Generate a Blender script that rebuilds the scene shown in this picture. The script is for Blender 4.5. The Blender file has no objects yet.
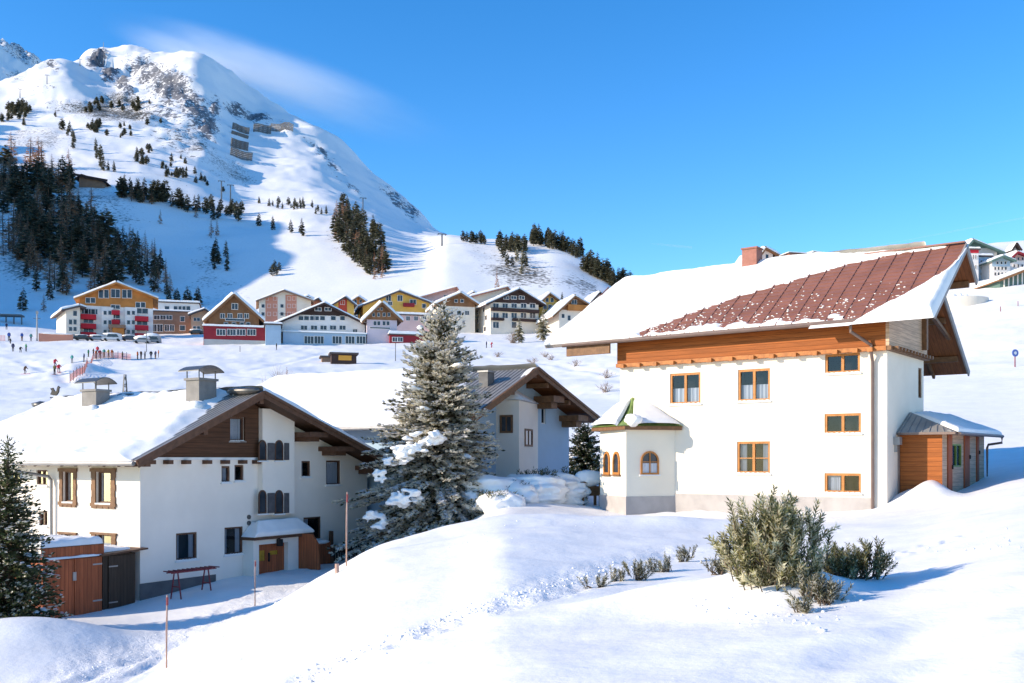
import bpy, bmesh, math, random
import numpy as np
from mathutils import Vector, Matrix
R = math.radians
F, CX, HY = 996.0, 512.0, 460.0            # focal length in pixels, image centre x, horizon row of the photograph
scene = bpy.context.scene
COL = scene.collection
random.seed(7); rng = np.random.default_rng(7)

def P(px, py, d):
    return Vector(((px-CX)/F*d, d, (HY-py)/F*d))

# ------------------------------------------------------------------ object helpers
def tag(o, label=None, cat=None, group=None, kind=None):
    if label: o['label'] = label
    if cat: o['category'] = cat
    if group: o['group'] = group
    if kind: o['kind'] = kind
    return o
def empty(name, loc, rz=0.0, label=None, cat=None, group=None):
    o = bpy.data.objects.new(name, None); COL.objects.link(o)
    o.empty_display_size = .2
    o.location = loc; o.rotation_euler = (0, 0, rz)
    return tag(o, label, cat, group)
def kids(o): return [c for c in bpy.data.objects if c.parent == o]
def copy_tree(o, children, loc=None, rz=None, sc=None):
    c = o.copy(); COL.objects.link(c)
    if loc is not None: c.location = loc
    if rz is not None: c.rotation_euler = (0, 0, rz)
    if sc is not None: c.scale = sc
    for ch in children:
        k = ch.copy(); COL.objects.link(k); k.parent = c
    return c

class MB:
    """collects faces, then links them as ONE mesh object"""
    def __init__(s): s.v = []; s.f = []; s.m = []
    def face(s, pts, m=0):
        n = len(s.v); s.v += [tuple(p) for p in pts]; s.f.append(tuple(range(n, n+len(pts)))); s.m.append(m)
    def box8(s, c, m=0):
        n = len(s.v); s.v += [tuple(p) for p in c]
        for q in ((0,3,2,1),(4,5,6,7),(0,1,5,4),(1,2,6,5),(2,3,7,6),(3,0,4,7)):
            s.f.append(tuple(n+i for i in q)); s.m.append(m)
    def box(s, x0, x1, y0, y1, z0, z1, m=0):
        s.box8([(x0,y0,z0),(x1,y0,z0),(x1,y1,z0),(x0,y1,z0),(x0,y0,z1),(x1,y0,z1),(x1,y1,z1),(x0,y1,z1)], m)
    def bar(s, a, b, w, h, m=0, up=(0,0,1)):
        a = Vector(a); b = Vector(b); t = (b-a).normalized(); u = Vector(up)
        sd = t.cross(u)
        if sd.length < 1e-4: sd = t.cross(Vector((1,0,0)))
        sd.normalize(); up2 = sd.cross(t).normalized()
        c = []
        for p in (a, b):
            c += [p-sd*w/2-up2*h/2, p+sd*w/2-up2*h/2, p+sd*w/2+up2*h/2, p-sd*w/2+up2*h/2]
        s.box8(c, m)
    def tube(s, pts, r, n=8, m=0, cap=True):
        pts = [Vector(p) for p in pts]
        rs = r if isinstance(r, (list, tuple)) else [r]*len(pts)
        base = len(s.v)
        for i, p in enumerate(pts):
            t = (pts[min(i+1, len(pts)-1)]-pts[max(i-1, 0)]).normalized()
            a = t.cross(Vector((0, 0, 1)))
            if a.length < 1e-3: a = Vector((1, 0, 0))
            a.normalize(); b = t.cross(a)
            for k in range(n):
                an = 2*math.pi*k/n
                s.v.append(tuple(p+(a*math.cos(an)+b*math.sin(an))*rs[i]))
        for i in range(len(pts)-1):
            for k in range(n):
                s.f.append((base+i*n+k, base+i*n+(k+1) % n, base+(i+1)*n+(k+1) % n, base+(i+1)*n+k)); s.m.append(m)
        if cap:
            s.f.append(tuple(base+k for k in reversed(range(n)))); s.m.append(m)
            s.f.append(tuple(base+(len(pts)-1)*n+k for k in range(n))); s.m.append(m)
    def prism(s, poly, d, m=0):
        """poly: 3D polygon, extruded by vector d"""
        poly = [Vector(p) for p in poly]; d = Vector(d); n = len(poly); b = len(s.v)
        s.v += [tuple(p) for p in poly]+[tuple(p+d) for p in poly]
        s.f.append(tuple(range(b, b+n))); s.m.append(m)
        s.f.append(tuple(range(b+2*n-1, b+n-1, -1))); s.m.append(m)
        for i in range(n):
            j = (i+1) % n
            s.f.append((b+i, b+n+i, b+n+j, b+j)); s.m.append(m)
    def blob(s, c, rad, seed=0, amp=.18, sub=2, m=0, flat=None, freq=1.7):
        bm = bmesh.new(); bmesh.ops.create_icosphere(bm, subdivisions=sub, radius=1)
        rn = random.Random(seed); off = Vector((rn.uniform(0, 50), rn.uniform(0, 50), rn.uniform(0, 50)))
        from mathutils import noise
        b = len(s.v); bm.verts.ensure_lookup_table()
        for v in bm.verts:
            k = 1+amp*noise.noise(v.co*freq+off)*1.6+amp*.4*noise.noise(v.co*freq*2.3+off)
            p = Vector((v.co.x*rad[0]*k, v.co.y*rad[1]*k, v.co.z*rad[2]*k))
            if flat is not None and p.z < flat: p.z = flat+(p.z-flat)*.15
            s.v.append(tuple(Vector(c)+p))
        for f in bm.faces:
            s.f.append(tuple(b+v.index for v in f.verts)); s.m.append(m)
        bm.free()
    def build(s, name, mats, parent=None, smooth=False, recalc=True, autos=None):
        me = bpy.data.meshes.new(name)
        me.from_pydata(s.v, [], s.f)
        if not isinstance(mats, (list, tuple)): mats = [mats]
        for m in mats: me.materials.append(m)
        if len(mats) > 1: me.polygons.foreach_set('material_index', s.m)
        if recalc and len(s.f) < 40000:
            bm = bmesh.new(); bm.from_mesh(me); bmesh.ops.recalc_face_normals(bm, faces=bm.faces); bm.to_mesh(me); bm.free()
        if smooth: me.polygons.foreach_set('use_smooth', [True]*len(me.polygons))
        me.update()
        o = bpy.data.objects.new(name, me); COL.objects.link(o)
        if parent is not None: o.parent = parent
        return o

class Frame:
    """a local frame standing at (ox,oy,oz) whose x axis points along xd (a 2D world direction)"""
    def __init__(s, ox, oy, oz, xd):
        s.o = Vector((ox, oy, oz)); s.yaw = math.atan2(xd[1], xd[0])
        s.rot = Matrix.Rotation(s.yaw, 3, 'Z'); s.inv = s.rot.transposed()
    def l(s, w): return s.inv @ (Vector(w)-s.o)
    def w(s, l): return s.rot @ Vector(l)+s.o
    def ray(s, px, py, n, c):
        o = s.inv @ (-s.o); d = s.inv @ Vector(((px-CX)/F, 1, (HY-py)/F)); n = Vector(n)
        return o+d*((c-n.dot(o))/n.dot(d))
class Plane:
    """a facade: origin o, horizontal direction u, outward normal n (local coordinates); z is local height"""
    def __init__(s, fr, o, u, n):
        s.fr = fr; s.o = Vector(o); s.u = Vector(u).normalized(); s.n = Vector(n).normalized()
    def pt(s, u, z, dep=0.0):
        p = s.o+s.u*u-s.n*dep; return Vector((p.x, p.y, z))
    def at(s, px, py):
        p = s.fr.ray(px, py, s.n, s.n.dot(s.o)); return (p-s.o).dot(s.u), p.z
    def rect(s, x0, x1, y0, y1):
        """pixel box -> (u0,u1,z0,z1), measured at the box's middle lines"""
        cx, cy = (x0+x1)/2, (y0+y1)/2
        ua = s.at(x0, cy)[0]; ub = s.at(x1, cy)[0]; za = s.at(cx, y1)[1]; zb = s.at(cx, y0)[1]
        return (min(ua, ub), max(ua, ub), za, zb)
    def box(s, mb, u0, u1, z0, z1, d0, d1, m=0):
        q = s.pt
        mb.box8([q(u0,z0,d0), q(u1,z0,d0), q(u1,z0,d1), q(u0,z0,d1), q(u0,z1,d0), q(u1,z1,d0), q(u1,z1,d1), q(u0,z1,d1)], m)

def clip_poly(poly, a, b, c):
    """keep a*u+b*z<=c"""
    out = []
    for i in range(len(poly)):
        p, q = poly[i], poly[(i+1) % len(poly)]
        fp, fq = a*p[0]+b*p[1]-c, a*q[0]+b*q[1]-c
        if fp <= 1e-9: out.append(p)
        if (fp < -1e-9 and fq > 1e-9) or (fp > 1e-9 and fq < -1e-9):
            t = fp/(fp-fq); out.append((p[0]+(q[0]-p[0])*t, p[1]+(q[1]-p[1])*t))
    return out
def facade(mb, pl, u0, u1, z0, z1, holes=(), clips=(), reveal=.16, m=0, mr=None):
    us = sorted({u0, u1}|{h[i] for h in holes for i in (0, 1)}); zs = sorted({z0, z1}|{h[i] for h in holes for i in (2, 3)})
    us = [u for u in us if u0-1e-6 <= u <= u1+1e-6]; zs = [z for z in zs if z0-1e-6 <= z <= z1+1e-6]
    for i in range(len(us)-1):
        for j in range(len(zs)-1):
            cu, cz = (us[i]+us[i+1])/2, (zs[j]+zs[j+1])/2
            if any(h[0] < cu < h[1] and h[2] < cz < h[3] for h in holes): continue
            poly = [(us[i], zs[j]), (us[i+1], zs[j]), (us[i+1], zs[j+1]), (us[i], zs[j+1])]
            for c in clips:
                poly = clip_poly(poly, *c)
                if len(poly) < 3: break
            if len(poly) >= 3: mb.face([pl.pt(u, z) for u, z in poly], m)
    for h in holes:
        a, b, c, d = h[:4]; q = pl.pt
        for (p0, p1) in (((a,c),(b,c)), ((b,c),(b,d)), ((b,d),(a,d)), ((a,d),(a,c))):
            mb.face([q(*p0, 0), q(*p1, 0), q(*p1, reveal), q(*p0, reveal)], m if mr is None else mr)

# ------------------------------------------------------------------ materials
class NT:
    def __init__(s, name):
        s.m = bpy.data.materials.new(name); s.m.use_nodes = True; s.t = s.m.node_tree
        s.t.nodes.clear(); s.out = s.n('ShaderNodeOutputMaterial')
    def n(s, typ, **kw):
        nd = s.t.nodes.new(typ)
        for k, v in kw.items(): setattr(nd, k, v)
        return nd
    def link(s, a, b): s.t.links.new(a, b)
    def set(s, sock, v):
        if hasattr(v, 'is_linked'): s.link(v, sock)
        elif isinstance(v, (tuple, list)) and len(v) == 3 and sock.type == 'RGBA': sock.default_value = (*v, 1)
        else: sock.default_value = v
    def math(s, op, a, b=0.0, c=None, clamp=False):
        nd = s.n('ShaderNodeMath', operation=op, use_clamp=clamp); s.set(nd.inputs[0], a); s.set(nd.inputs[1], b)
        if c is not None: s.set(nd.inputs[2], c)
        return nd.outputs[0]
    def mix(s, f, a, b, typ='MIX'):
        nd = s.n('ShaderNodeMix', data_type='RGBA', blend_type=typ); s.set(nd.inputs[0], f); s.set(nd.inputs[6], a); s.set(nd.inputs[7], b)
        return nd.outputs[2]
    def coord(s, kind='Object', scale=(1,1,1)):
        c = s.n('ShaderNodeTexCoord').outputs[kind]
        mp = s.n('ShaderNodeMapping'); s.link(c, mp.inputs[0]); mp.inputs['Scale'].default_value = scale
        return mp.outputs[0]
    def noise(s, vec, scale, detail=4, rough=.55):
        nd = s.n('ShaderNodeTexNoise'); s.link(vec, nd.inputs['Vector']); nd.inputs['Scale'].default_value = scale
        nd.inputs['Detail'].default_value = detail; nd.inputs['Roughness'].default_value = rough
        return nd.outputs['Fac']
    def ramp(s, f, a, b, va=0.0, vb=1.0):
        nd = s.n('ShaderNodeMapRange', interpolation_type='SMOOTHSTEP'); s.set(nd.inputs[0], f)
        for i, v in zip((1,2,3,4), (a,b,va,vb)): nd.inputs[i].default_value = v
        return nd.outputs[0]
    def bump(s, h, strength=.3, dist=.02):
        nd = s.n('ShaderNodeBump'); s.set(nd.inputs['Height'], h); nd.inputs['Strength'].default_value = strength; nd.inputs['Distance'].default_value = dist
        return nd.outputs[0]
    def done(s, col, rough=.7, nrm=None, spec=.3, metal=0.0, **kw):
        b = s.n('ShaderNodeBsdfPrincipled'); s.set(b.inputs['Base Color'], col); s.set(b.inputs['Roughness'], rough)
        b.inputs['Specular IOR Level'].default_value = spec; b.inputs['Metallic'].default_value = metal
        if nrm is not None: s.link(nrm, b.inputs['Normal'])
        for k, v in kw.items(): s.set(b.inputs[k], v)
        s.link(b.outputs[0], s.out.inputs['Surface']); return s.m
def mul(c, k): return tuple(x*k for x in c)
def plain(name, c, rough=.7, var=.25, scale=3.0, bump=.0, metal=0.0, spec=.3, bscale=None):
    t = NT(name); v = t.coord(); f = t.noise(v, scale, 5)
    col = t.mix(t.ramp(f, .3, .7), mul(c, 1-var), mul(c, 1+var*.6))
    nr = t.bump(t.noise(v, bscale or scale*8, 4), bump, .03) if bump else None
    return t.done(col, rough, nr, spec, metal)
def wood(name, c, axis='Z', pitch=.16, rough=.65, var=.3, dark=.35, grain=None):
    """boards stacked along AXIS; grain runs across it"""
    t = NT(name); v = t.coord(); sp = t.n('ShaderNodeSeparateXYZ'); t.link(v, sp.inputs[0])
    if axis == 'XY': a = t.math('ADD', sp.outputs['X'], sp.outputs['Y'])
    else: a = sp.outputs[axis]
    q = t.math('DIVIDE', a, pitch); fr = t.math('FRACT', q); fl = t.math('FLOOR', q)
    wn = t.n('ShaderNodeTexWhiteNoise', noise_dimensions='1D'); t.link(fl, wn.inputs['W'])
    gsc = {'Z': (.7,.7,14), 'X': (14,2,.7), 'Y': (2,14,.7), 'XY': (9,9,.6)}[axis] if grain is None else grain
    mp = t.n('ShaderNodeMapping'); t.link(v, mp.inputs[0]); mp.inputs['Scale'].default_value = gsc
    ad = t.n('ShaderNodeVectorMath', operation='ADD'); t.link(mp.outputs[0], ad.inputs[0]); t.link(wn.outputs['Color'], ad.inputs[1])
    g = t.noise(ad.outputs[0], 1.6, 6, .6)
    base = t.mix(t.ramp(g, .25, .75), mul(c, 1-var), mul(c, 1+var*.7))
    base = t.mix(t.math('MULTIPLY', wn.outputs['Value'], .45), base, mul(c, .62))
    edge = t.math('MINIMUM', fr, t.math('SUBTRACT', 1.0, fr))
    gr = t.ramp(edge, .015, .06)
    col = t.mix(gr, mul(c, dark), base)
    h = t.math('ADD', gr, t.math('MULTIPLY', g, .25))
    return t.done(col, rough, t.bump(h, .5, .012), .25)
def snow_mat(name, sc=1.0, bump=.35, ground=False):
    t = NT(name); v = t.coord('Object')
    n1 = t.noise(v, .9*sc, 5, .6); n2 = t.noise(v, 7*sc, 4, .6)
    h = t.math('ADD', t.math('MULTIPLY', n1, 1.0), t.math('MULTIPLY', n2, .35))
    col = t.mix(t.ramp(n1, .3, .7), (.83,.815,.79), (.895,.88,.855))
    if ground:
        geo = t.n('ShaderNodeNewGeometry').outputs['Position']
        rk = t.n('ShaderNodeAttribute', attribute_name='rock'); sb = t.n('ShaderNodeAttribute', attribute_name='scrub')
        nz = t.noise(geo, .045, 8, .72); nf = t.noise(geo, .22, 5, .65); ns = t.noise(geo, .55, 3, .6)
        d = t.math('ADD', nz, t.math('MULTIPLY', t.math('SUBTRACT', nf, .5), .7))
        n3 = t.noise(geo, .11, 6, .8); d = t.math('ADD', t.math('MULTIPLY', nz, .45), t.math('ADD', t.math('MULTIPLY', n3, .75), t.math('MULTIPLY', t.math('SUBTRACT', nf, .5), .9)))
        mk = t.ramp(t.math('ADD', d, t.math('MULTIPLY', rk.outputs['Fac'], .50)), .90, .985)
        rc = t.mix(t.ramp(nf, .3, .7), (.05,.05,.058), (.24,.24,.25))
        col = t.mix(mk, col, rc)
        ms = t.ramp(t.math('ADD', t.math('MULTIPLY', ns, .6), t.math('ADD', t.math('MULTIPLY', nz, .4), t.math('MULTIPLY', sb.outputs['Fac'], .5))), .74, .88)
        col = t.mix(ms, col, t.mix(nf, (.05,.055,.04), (.17,.14,.11)))
        tr = t.n('ShaderNodeAttribute', attribute_name='track')
        nt = t.noise(geo, 6.0, 5, .7)
        h = t.math('ADD', h, t.math('MULTIPLY', t.math('MULTIPLY', nt, tr.outputs['Fac']), 2.2))
    nr = t.bump(h, bump, .07/sc)
    return t.done(col, .62, nr, .18)
M = {}
def glass(name, tint=(.72,.76,.8), refl=.03):
    t = NT(name); tr = t.n('ShaderNodeBsdfTransparent'); tr.inputs[0].default_value = (*tint, 1)
    gl = t.n('ShaderNodeBsdfGlossy'); gl.inputs['Roughness'].default_value = .03; gl.inputs[0].default_value = (.95,.97,1,1)
    lw = t.n('ShaderNodeLayerWeight'); lw.inputs['Blend'].default_value = .22
    f = t.math('ADD', t.math('MULTIPLY', lw.outputs['Fresnel'], .4), refl, clamp=True)
    mx = t.n('ShaderNodeMixShader'); t.link(f, mx.inputs[0]); t.link(tr.outputs[0], mx.inputs[1]); t.link(gl.outputs[0], mx.inputs[2])
    t.link(mx.outputs[0], t.out.inputs['Surface']); return t.m
def foliage(name, c, fam=.48, scale=6.0, rough=.75):
    t = NT(name); v = t.coord(); n = t.noise(v, scale, 3); n2 = t.noise(v, scale*.22, 3)
    oi = t.n('ShaderNodeObjectInfo').outputs['Random']
    col = t.mix(t.ramp(n, .3, .7), mul(c, .62), mul(c, 1.35))
    col = t.mix(t.math('MULTIPLY', oi, .45), col, mul(c, .55))
    b = t.n('ShaderNodeBsdfPrincipled'); t.link(col, b.inputs['Base Color']); b.inputs['Roughness'].default_value = rough; b.inputs['Specular IOR Level'].default_value = .15
    tl = t.n('ShaderNodeBsdfTranslucent'); t.link(col, tl.inputs['Color']); mx = t.n('ShaderNodeMixShader'); mx.inputs[0].default_value = fam
    t.link(b.outputs[0], mx.inputs[1]); t.link(tl.outputs[0], mx.inputs[2]); t.link(mx.outputs[0], t.out.inputs['Surface']); return t.m
def melt(o, voxel=.06, it=4):
    """merge overlapping lumps into one soft mass"""
    m = o.modifiers.new('melt', 'REMESH'); m.mode = 'VOXEL'; m.voxel_size = voxel; m.use_smooth_shade = True
    s = o.modifiers.new('soft', 'SMOOTH'); s.iterations = it; s.factor = .5
    return o
def init_mats():
    M['snow'] = snow_mat('snow')
    M['roofsnow'] = snow_mat('roof_snow_surface', 1.6, .3)
    M['ground'] = snow_mat('snow_ground_surface', 1.0, .42, True)
    M['plasterC'] = plain('cream_plaster', (.78,.70,.585), .85, .06, .5, .15, bscale=40)
    M['plasterA'] = plain('white_plaster', (.82,.74,.65), .85, .06, .5, .15, bscale=40)
    M['plinth'] = plain('grey_plinth', (.42,.385,.36), .9, .12, 1.5, .2)
    M['plinthD'] = plain('dark_plinth', (.11,.115,.12), .9, .2, 1.5, .2)
    M['lime'] = plain('pale_lime_plaster', (.79,.725,.60), .85, .05, .5, .15, bscale=40)
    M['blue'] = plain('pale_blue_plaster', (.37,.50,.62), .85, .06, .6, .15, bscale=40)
    M['orange'] = wood('orange_boards', (.35,.098,.02), 'Z', .17, var=.35, dark=.42)
    M['orangeV'] = plain('orange_trim', (.43,.15,.04), .55, .25, 6)
    M['amber'] = plain('amber_window_wood', (.44,.175,.045), .5, .18, 6)
    M['shingle'] = wood('pale_shingles', (.58,.39,.26), 'Z', .16, var=.35, dark=.5)
    M['brownS'] = wood('brown_soffit_boards', (.27,.095,.035), 'X', .15)
    M['brown'] = wood('dark_brown_boards', (.098,.043,.022), 'Z', .2, var=.35, dark=.4)
    M['brownT'] = plain('dark_brown_trim', (.115,.055,.032), .6, .25, 5)
    M['brownM'] = plain('carved_brown_wood', (.19,.095,.045), .6, .25, 6)
    M['brownY'] = wood('dark_soffit_boards', (.10,.05,.03), 'Y', .18)
    M['metalred'] = plain('red_brown_metal', (.255,.108,.078), .45, .14, 1.3, .12, .0, .45)
    M['brickred'] = plain('terracotta_chimney', (.34,.145,.11), .8, .15, 4, .2)
    M['metalgrey'] = plain('grey_sheet_metal', (.30,.29,.28), .45, .15, 2, 0, .3, .5)
    M['steel'] = plain('weathered_steel', (.13,.125,.12), .4, .2, 3, 0, .6, .5)
    M['pipe'] = plain('brown_gutter_metal', (.17,.115,.095), .45, .12, 4, 0, .3, .5)
    M['barge'] = plain('grey_brown_bargeboard', (.30,.26,.24), .6, .15, 4)
    M['green'] = plain('moss_green_metal', (.17,.25,.065), .5, .25, 3, .1)
    M['conc'] = plain('grey_concrete', (.36,.34,.32), .9, .14, 2.5, .25)
    M['concC'] = plain('sooty_render', (.235,.22,.205), .9, .15, 2.5, .25)
    M['concD'] = plain('dark_render', (.16,.155,.15), .9, .2, 2.5, .2)
    M['redwood'] = wood('red_stained_boards', (.40,.105,.04), 'XY', .14, var=.35, dark=.3)
    M['darkwood'] = wood('dark_stained_boards', (.06,.04,.027), 'XY', .13, var=.35, dark=.35)
    M['redpaint'] = plain('dark_red_paint', (.22,.035,.04), .5, .2, 6)
    M['black'] = plain('black_metal', (.025,.025,.027), .5, .2, 5, 0, .3)
    M['glass'] = glass('window_glass')
    M['glassF'] = plain('dark_window_glass', (.035,.042,.052), .10, .5, 1.5, 0, 0, .6)
    M['room'] = plain('unlit_room_paint', (.012,.012,.015), .9, .2, 1)
    M['curtain'] = wood('white_curtain_fold_shade', (.56,.585,.63), 'XY', .11, var=.1, dark=.72)  # darker lines painted as shade in the folds
    M['white'] = plain('white_paint', (.72,.72,.71), .6, .06, 2)
    M['greyshut'] = plain('grey_shutter_wood', (.09,.085,.09), .6, .2, 5)
    M['pole'] = plain('pale_pole_wood', (.48,.30,.23), .6, .3, 3)
    M['doorY'] = plain('amber_glass', (.42,.23,.03), .2, .3, 5)
    M['bark'] = plain('grey_brown_bark', (.12,.085,.06), .9, .35, 8, .4)
    M['fol_spruce'] = foliage('spruce_needles_dark', (.12,.12,.065))
    M['fol_spruce2'] = foliage('spruce_needles_olive', (.35,.325,.21))
    M['fol_frost'] = foliage('frosted_needles', (.82,.77,.64))
    M['fol_green'] = foliage('deep_green_needles', (.05,.075,.035))
    M['fol_green2'] = foliage('mid_green_needles', (.11,.125,.06))
    M['fol_far'] = foliage('far_conifer_needles', (.105,.108,.07), scale=.6)
    M['fol_far2'] = foliage('far_conifer_light', (.22,.205,.135), scale=.6)
    M['fol_larch'] = foliage('bare_larch_twigs', (.50,.26,.15), scale=.6)
    M['fol_larch2'] = foliage('bare_larch_light', (.60,.39,.26), scale=.6)
    M['bush_dark'] = foliage('dwarf_pine_dark', (.115,.125,.055)); M['bush_mid'] = foliage('dwarf_pine_olive', (.33,.31,.14)); M['bush_pale'] = foliage('dwarf_pine_frosted', (.74,.68,.47)); M['frostsnow'] = foliage('clinging_snow', (.88,.88,.88), .3)
    M['twig'] = plain('dry_twigs', (.26,.18,.13), .9, .3, 6)
# ------------------------------------------------------------------ terrain
def pchip(x, y, q):
    x = np.asarray(x, float); y = np.asarray(y, float); q = np.clip(q, x[0], x[-1])
    h = np.diff(x); dl = np.diff(y)/h; m = np.zeros_like(y)
    for i in range(1, len(x)-1):
        if dl[i-1]*dl[i] > 0:
            w1 = 2*h[i]+h[i-1]; w2 = h[i]+2*h[i-1]; m[i] = (w1+w2)/(w1/dl[i-1]+w2/dl[i])
    m[0] = dl[0]; m[-1] = dl[-1]
    i = np.clip(np.searchsorted(x, q)-1, 0, len(x)-2); t = (q-x[i])/h[i]
    t2 = t*t; t3 = t2*t
    return (2*t3-3*t2+1)*y[i]+(t3-2*t2+t)*h[i]*m[i]+(-2*t3+3*t2)*y[i+1]+(t3-t2)*h[i]*m[i+1]
def vnoise(x, y, seed=0):
    xi = np.floor(x).astype(np.int64); yi = np.floor(y).astype(np.int64); fx = x-xi; fy = y-yi
    fx = fx*fx*fx*(fx*(fx*6-15)+10); fy = fy*fy*fy*(fy*(fy*6-15)+10)
    def h(a, b):
        n = (a*374761393+b*668265263+seed*974634541) & 0xffffffff
        n = ((n ^ (n >> 13))*1274126177) & 0xffffffff
        return ((n ^ (n >> 16)) & 0xffff)/65535.0
    return (h(xi, yi)*(1-fx)+h(xi+1, yi)*fx)*(1-fy)+(h(xi, yi+1)*(1-fx)+h(xi+1, yi+1)*fx)*fy
def fbm(x, y, o=4, seed=0, g=.5):
    r = np.zeros_like(x); a = 1.0; s = 0
    for k in range(o):
        r += a*(vnoise(x, y, seed+k*17)-.5)*2; s += a; a *= g; x = x*2.03+13.7; y = y*2.03+7.1
    return r/s

# near ground: per photo column, (distance, height relative to the eye)
def pyz(d, py): return (d, (HY-py)/F*d)
MID = [pyz(100,411), pyz(130,396), pyz(160,379), pyz(190,366), pyz(230,352), pyz(280,340), pyz(330,332)]
NEAR = {
 -900: [(2,-2.4),(10,-4.2),(20,-5.2),(40,-5.6),(70,-2),(100,3),(130,7.5),(190,17),(230,24),(280,52),(330,140)],
 -300: [(2,-2.3),(8,-3.9),(15,-5.3),(22,-6.1),(40,-6.0),(70,-2),(100,3.5),(130,7.8),(190,17.5),(230,25),(280,50),(330,120)],  # far end lifted into the unseen ridge that shades the slope
 0: [(2,-2.1),(8,-3.3),(15,-4.5),(20,-5.0),(24,-5.0),(27,-4.7),(30,-5.0),(36,-5.2),(45,-4.6),(60,-2.6),(80,1.0)]+MID[:-2]+[pyz(280,336),pyz(330,322)],
 130: [(2,-2.0),(8,-3.0),(15,-4.05),(20,-4.6),(25,-4.98),(30,-5.08),(36,-4.95),(45,-4.2),(60,-2.2),(80,1.2)]+MID,
 256: [(2,-1.9),(8,-2.6),(12,-2.95),(16,-3.2),(22,-3.55),(26,-4.0),(30,-4.5),(34,-4.62),(40,-4.5),(50,-3.6),(70,-.4)]+MID,
 330: [(2,-1.87),(8,-2.4),(12,-2.68),(18,-2.85),(24,-2.8),(27,-3.05),(31,-3.9),(36,-4.4),(42,-4.4),(50,-3.6),(70,-.2)]+MID,
 384: [(2,-1.84),(8,-2.22),(12,-2.4),(18,-2.42),(24,-2.25),(27,-2.3),(31,-3.0),(36,-3.8),(42,-4.1),(50,-3.4),(70,0)]+MID,
 450: [(2,-1.81),(8,-2.08),(12,-2.2),(18,-2.2),(24,-2.0),(28,-1.95),(32,-2.35),(37,-2.9),(45,-2.8),(56,-2.0),(75,.8)]+MID,
 512: [(2,-1.78),(8,-1.95),(12,-2.04),(18,-1.96),(24,-1.74),(30,-1.72),(36,-1.9),(42,-1.65),(60,-1.3),(80,1.6)]+MID,
 640: [(2,-1.74),(8,-1.82),(14,-1.98),(19,-1.96),(25,-1.8),(32,-1.95),(38,-2.22),(60,-.8),(85,2.8),(110,6.8),pyz(140,383),pyz(200,352),pyz(280,330),pyz(330,322)],
 768: [(2,-1.71),(8,-1.72),(14,-1.78),(20,-1.86),(28,-1.92),(36,-2.02),(60,-.2),(85,3.6),(110,8),pyz(140,376),pyz(200,335),pyz(280,300),pyz(330,285)],
 896: [(2,-1.69),(8,-1.64),(14,-1.56),(22,-1.62),(34,-1.72),(40,-1.4),(47,-.6),(60,1.4),(90,6.5),(130,13.2),(160,19.5),(200,29),(280,50),pyz(330,264)],
 1024: [(2,-1.66),(8,-1.4),(14,-1.12),(22,-1.0),(34,-.75),(45,.05),(60,2.0),(90,7.8),(130,16.5),(160,24.2),(200,34.2),(240,45),(280,54),pyz(330,258)],
 1300: [(2,-1.6),(8,-1.1),(14,-.5),(22,.3),(34,1.5),(45,3),(60,5.5),(90,12),(130,21),(160,29),(230,50),(330,80)],
 2000: [(2,-1.6),(8,-1.0),(14,-.2),(22,1),(34,2.5),(45,4.5),(60,8),(90,15),(130,24),(160,32),(230,54),(330,84)],
}
FAR = {   # (distance, photo row)
 -900: [(330,250),(420,0),(550,-50),(700,-70),(1000,-60),(2800,-60)],  # leftmost columns form an unseen ridge, raised to shade the mountain's lower slope
 -500: [(330,285),(350,20),(400,-60),(450,-80),(550,-55),(700,-40),(1000,-30),(2800,-30)],
 -300: [(330,100),(360,80),(400,30),(430,10),(550,35),(700,42),(1000,40),(1600,20),(2800,0)],
 -120: [(330,318),(400,258),(500,160),(620,122),(800,96),(1000,90),(1200,86),(1500,85),(2200,10),(2800,40)],
 0: [(330,322),(400,290),(500,230),(600,180),(750,146),(950,112),(1250,85),(1380,102),(1700,110),(2300,40),(2800,60)],
 60: [(330,328),(400,288),(500,228),(600,184),(750,150),(950,112),(1300,64),(1420,84),(1800,110),(2300,71),(2800,90)],
 90: [(330,330),(400,290),(500,232),(600,187),(750,152),(950,112),(1250,70),(1400,56),(1450,46),(1550,62),(2800,110)],
 120: [(330,332),(400,291),(500,236),(600,191),(750,155),(950,114),(1200,84),(1400,56),(1500,47),(1600,62),(2800,130)],
 190: [(330,333),(420,290),(520,240),(650,192),(800,152),(1000,112),(1420,57),(1520,70),(2800,150)],
 250: [(330,333),(420,286),(520,240),(620,214),(760,188),(950,150),(1200,114),(1400,89),(1500,101),(2800,160)],
 310: [(330,333),(420,284),(520,238),(620,208),(760,190),(1000,155),(1280,125),(1380,138),(2800,180)],
 370: [(330,333),(420,282),(520,240),(620,222),(760,211),(1000,186),(1180,170),(1280,182),(2800,220)],
 420: [(330,333),(400,288),(480,257),(560,244),(680,238),(820,230),(980,219),(1080,214),(1180,226),(2800,250)],
 450: [(330,331),(400,284),(480,252),(560,238),(660,244),(850,236),(960,236),(1100,250),(2800,280)],
 500: [(330,328),(400,287),(470,257),(540,241),(600,245),(800,262),(2800,300)],
 550: [(330,327),(400,287),(470,257),(530,241),(600,247),(800,272),(2800,310)],
 600: [(330,325),(400,296),(450,278),(500,265),(560,272),(800,300),(2800,330)],
 635: [(330,322),(400,303),(450,294),(500,291),(560,297),(2800,340)],
 690: [(330,312),(400,300),(500,298),(600,305),(2800,340)],
 768: [(330,285),(400,274),(480,272),(600,282),(2800,320)],
 896: [(330,264),(400,254),(480,252),(600,262),(2800,310)],
 1024: [(330,258),(400,247),(480,243),(600,252),(2800,300)],
 1300: [(330,220),(400,200),(480,190),(600,200),(2800,260)],
 2000: [(330,200),(400,180),(480,170),(600,180),(2800,250)],
}
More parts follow.
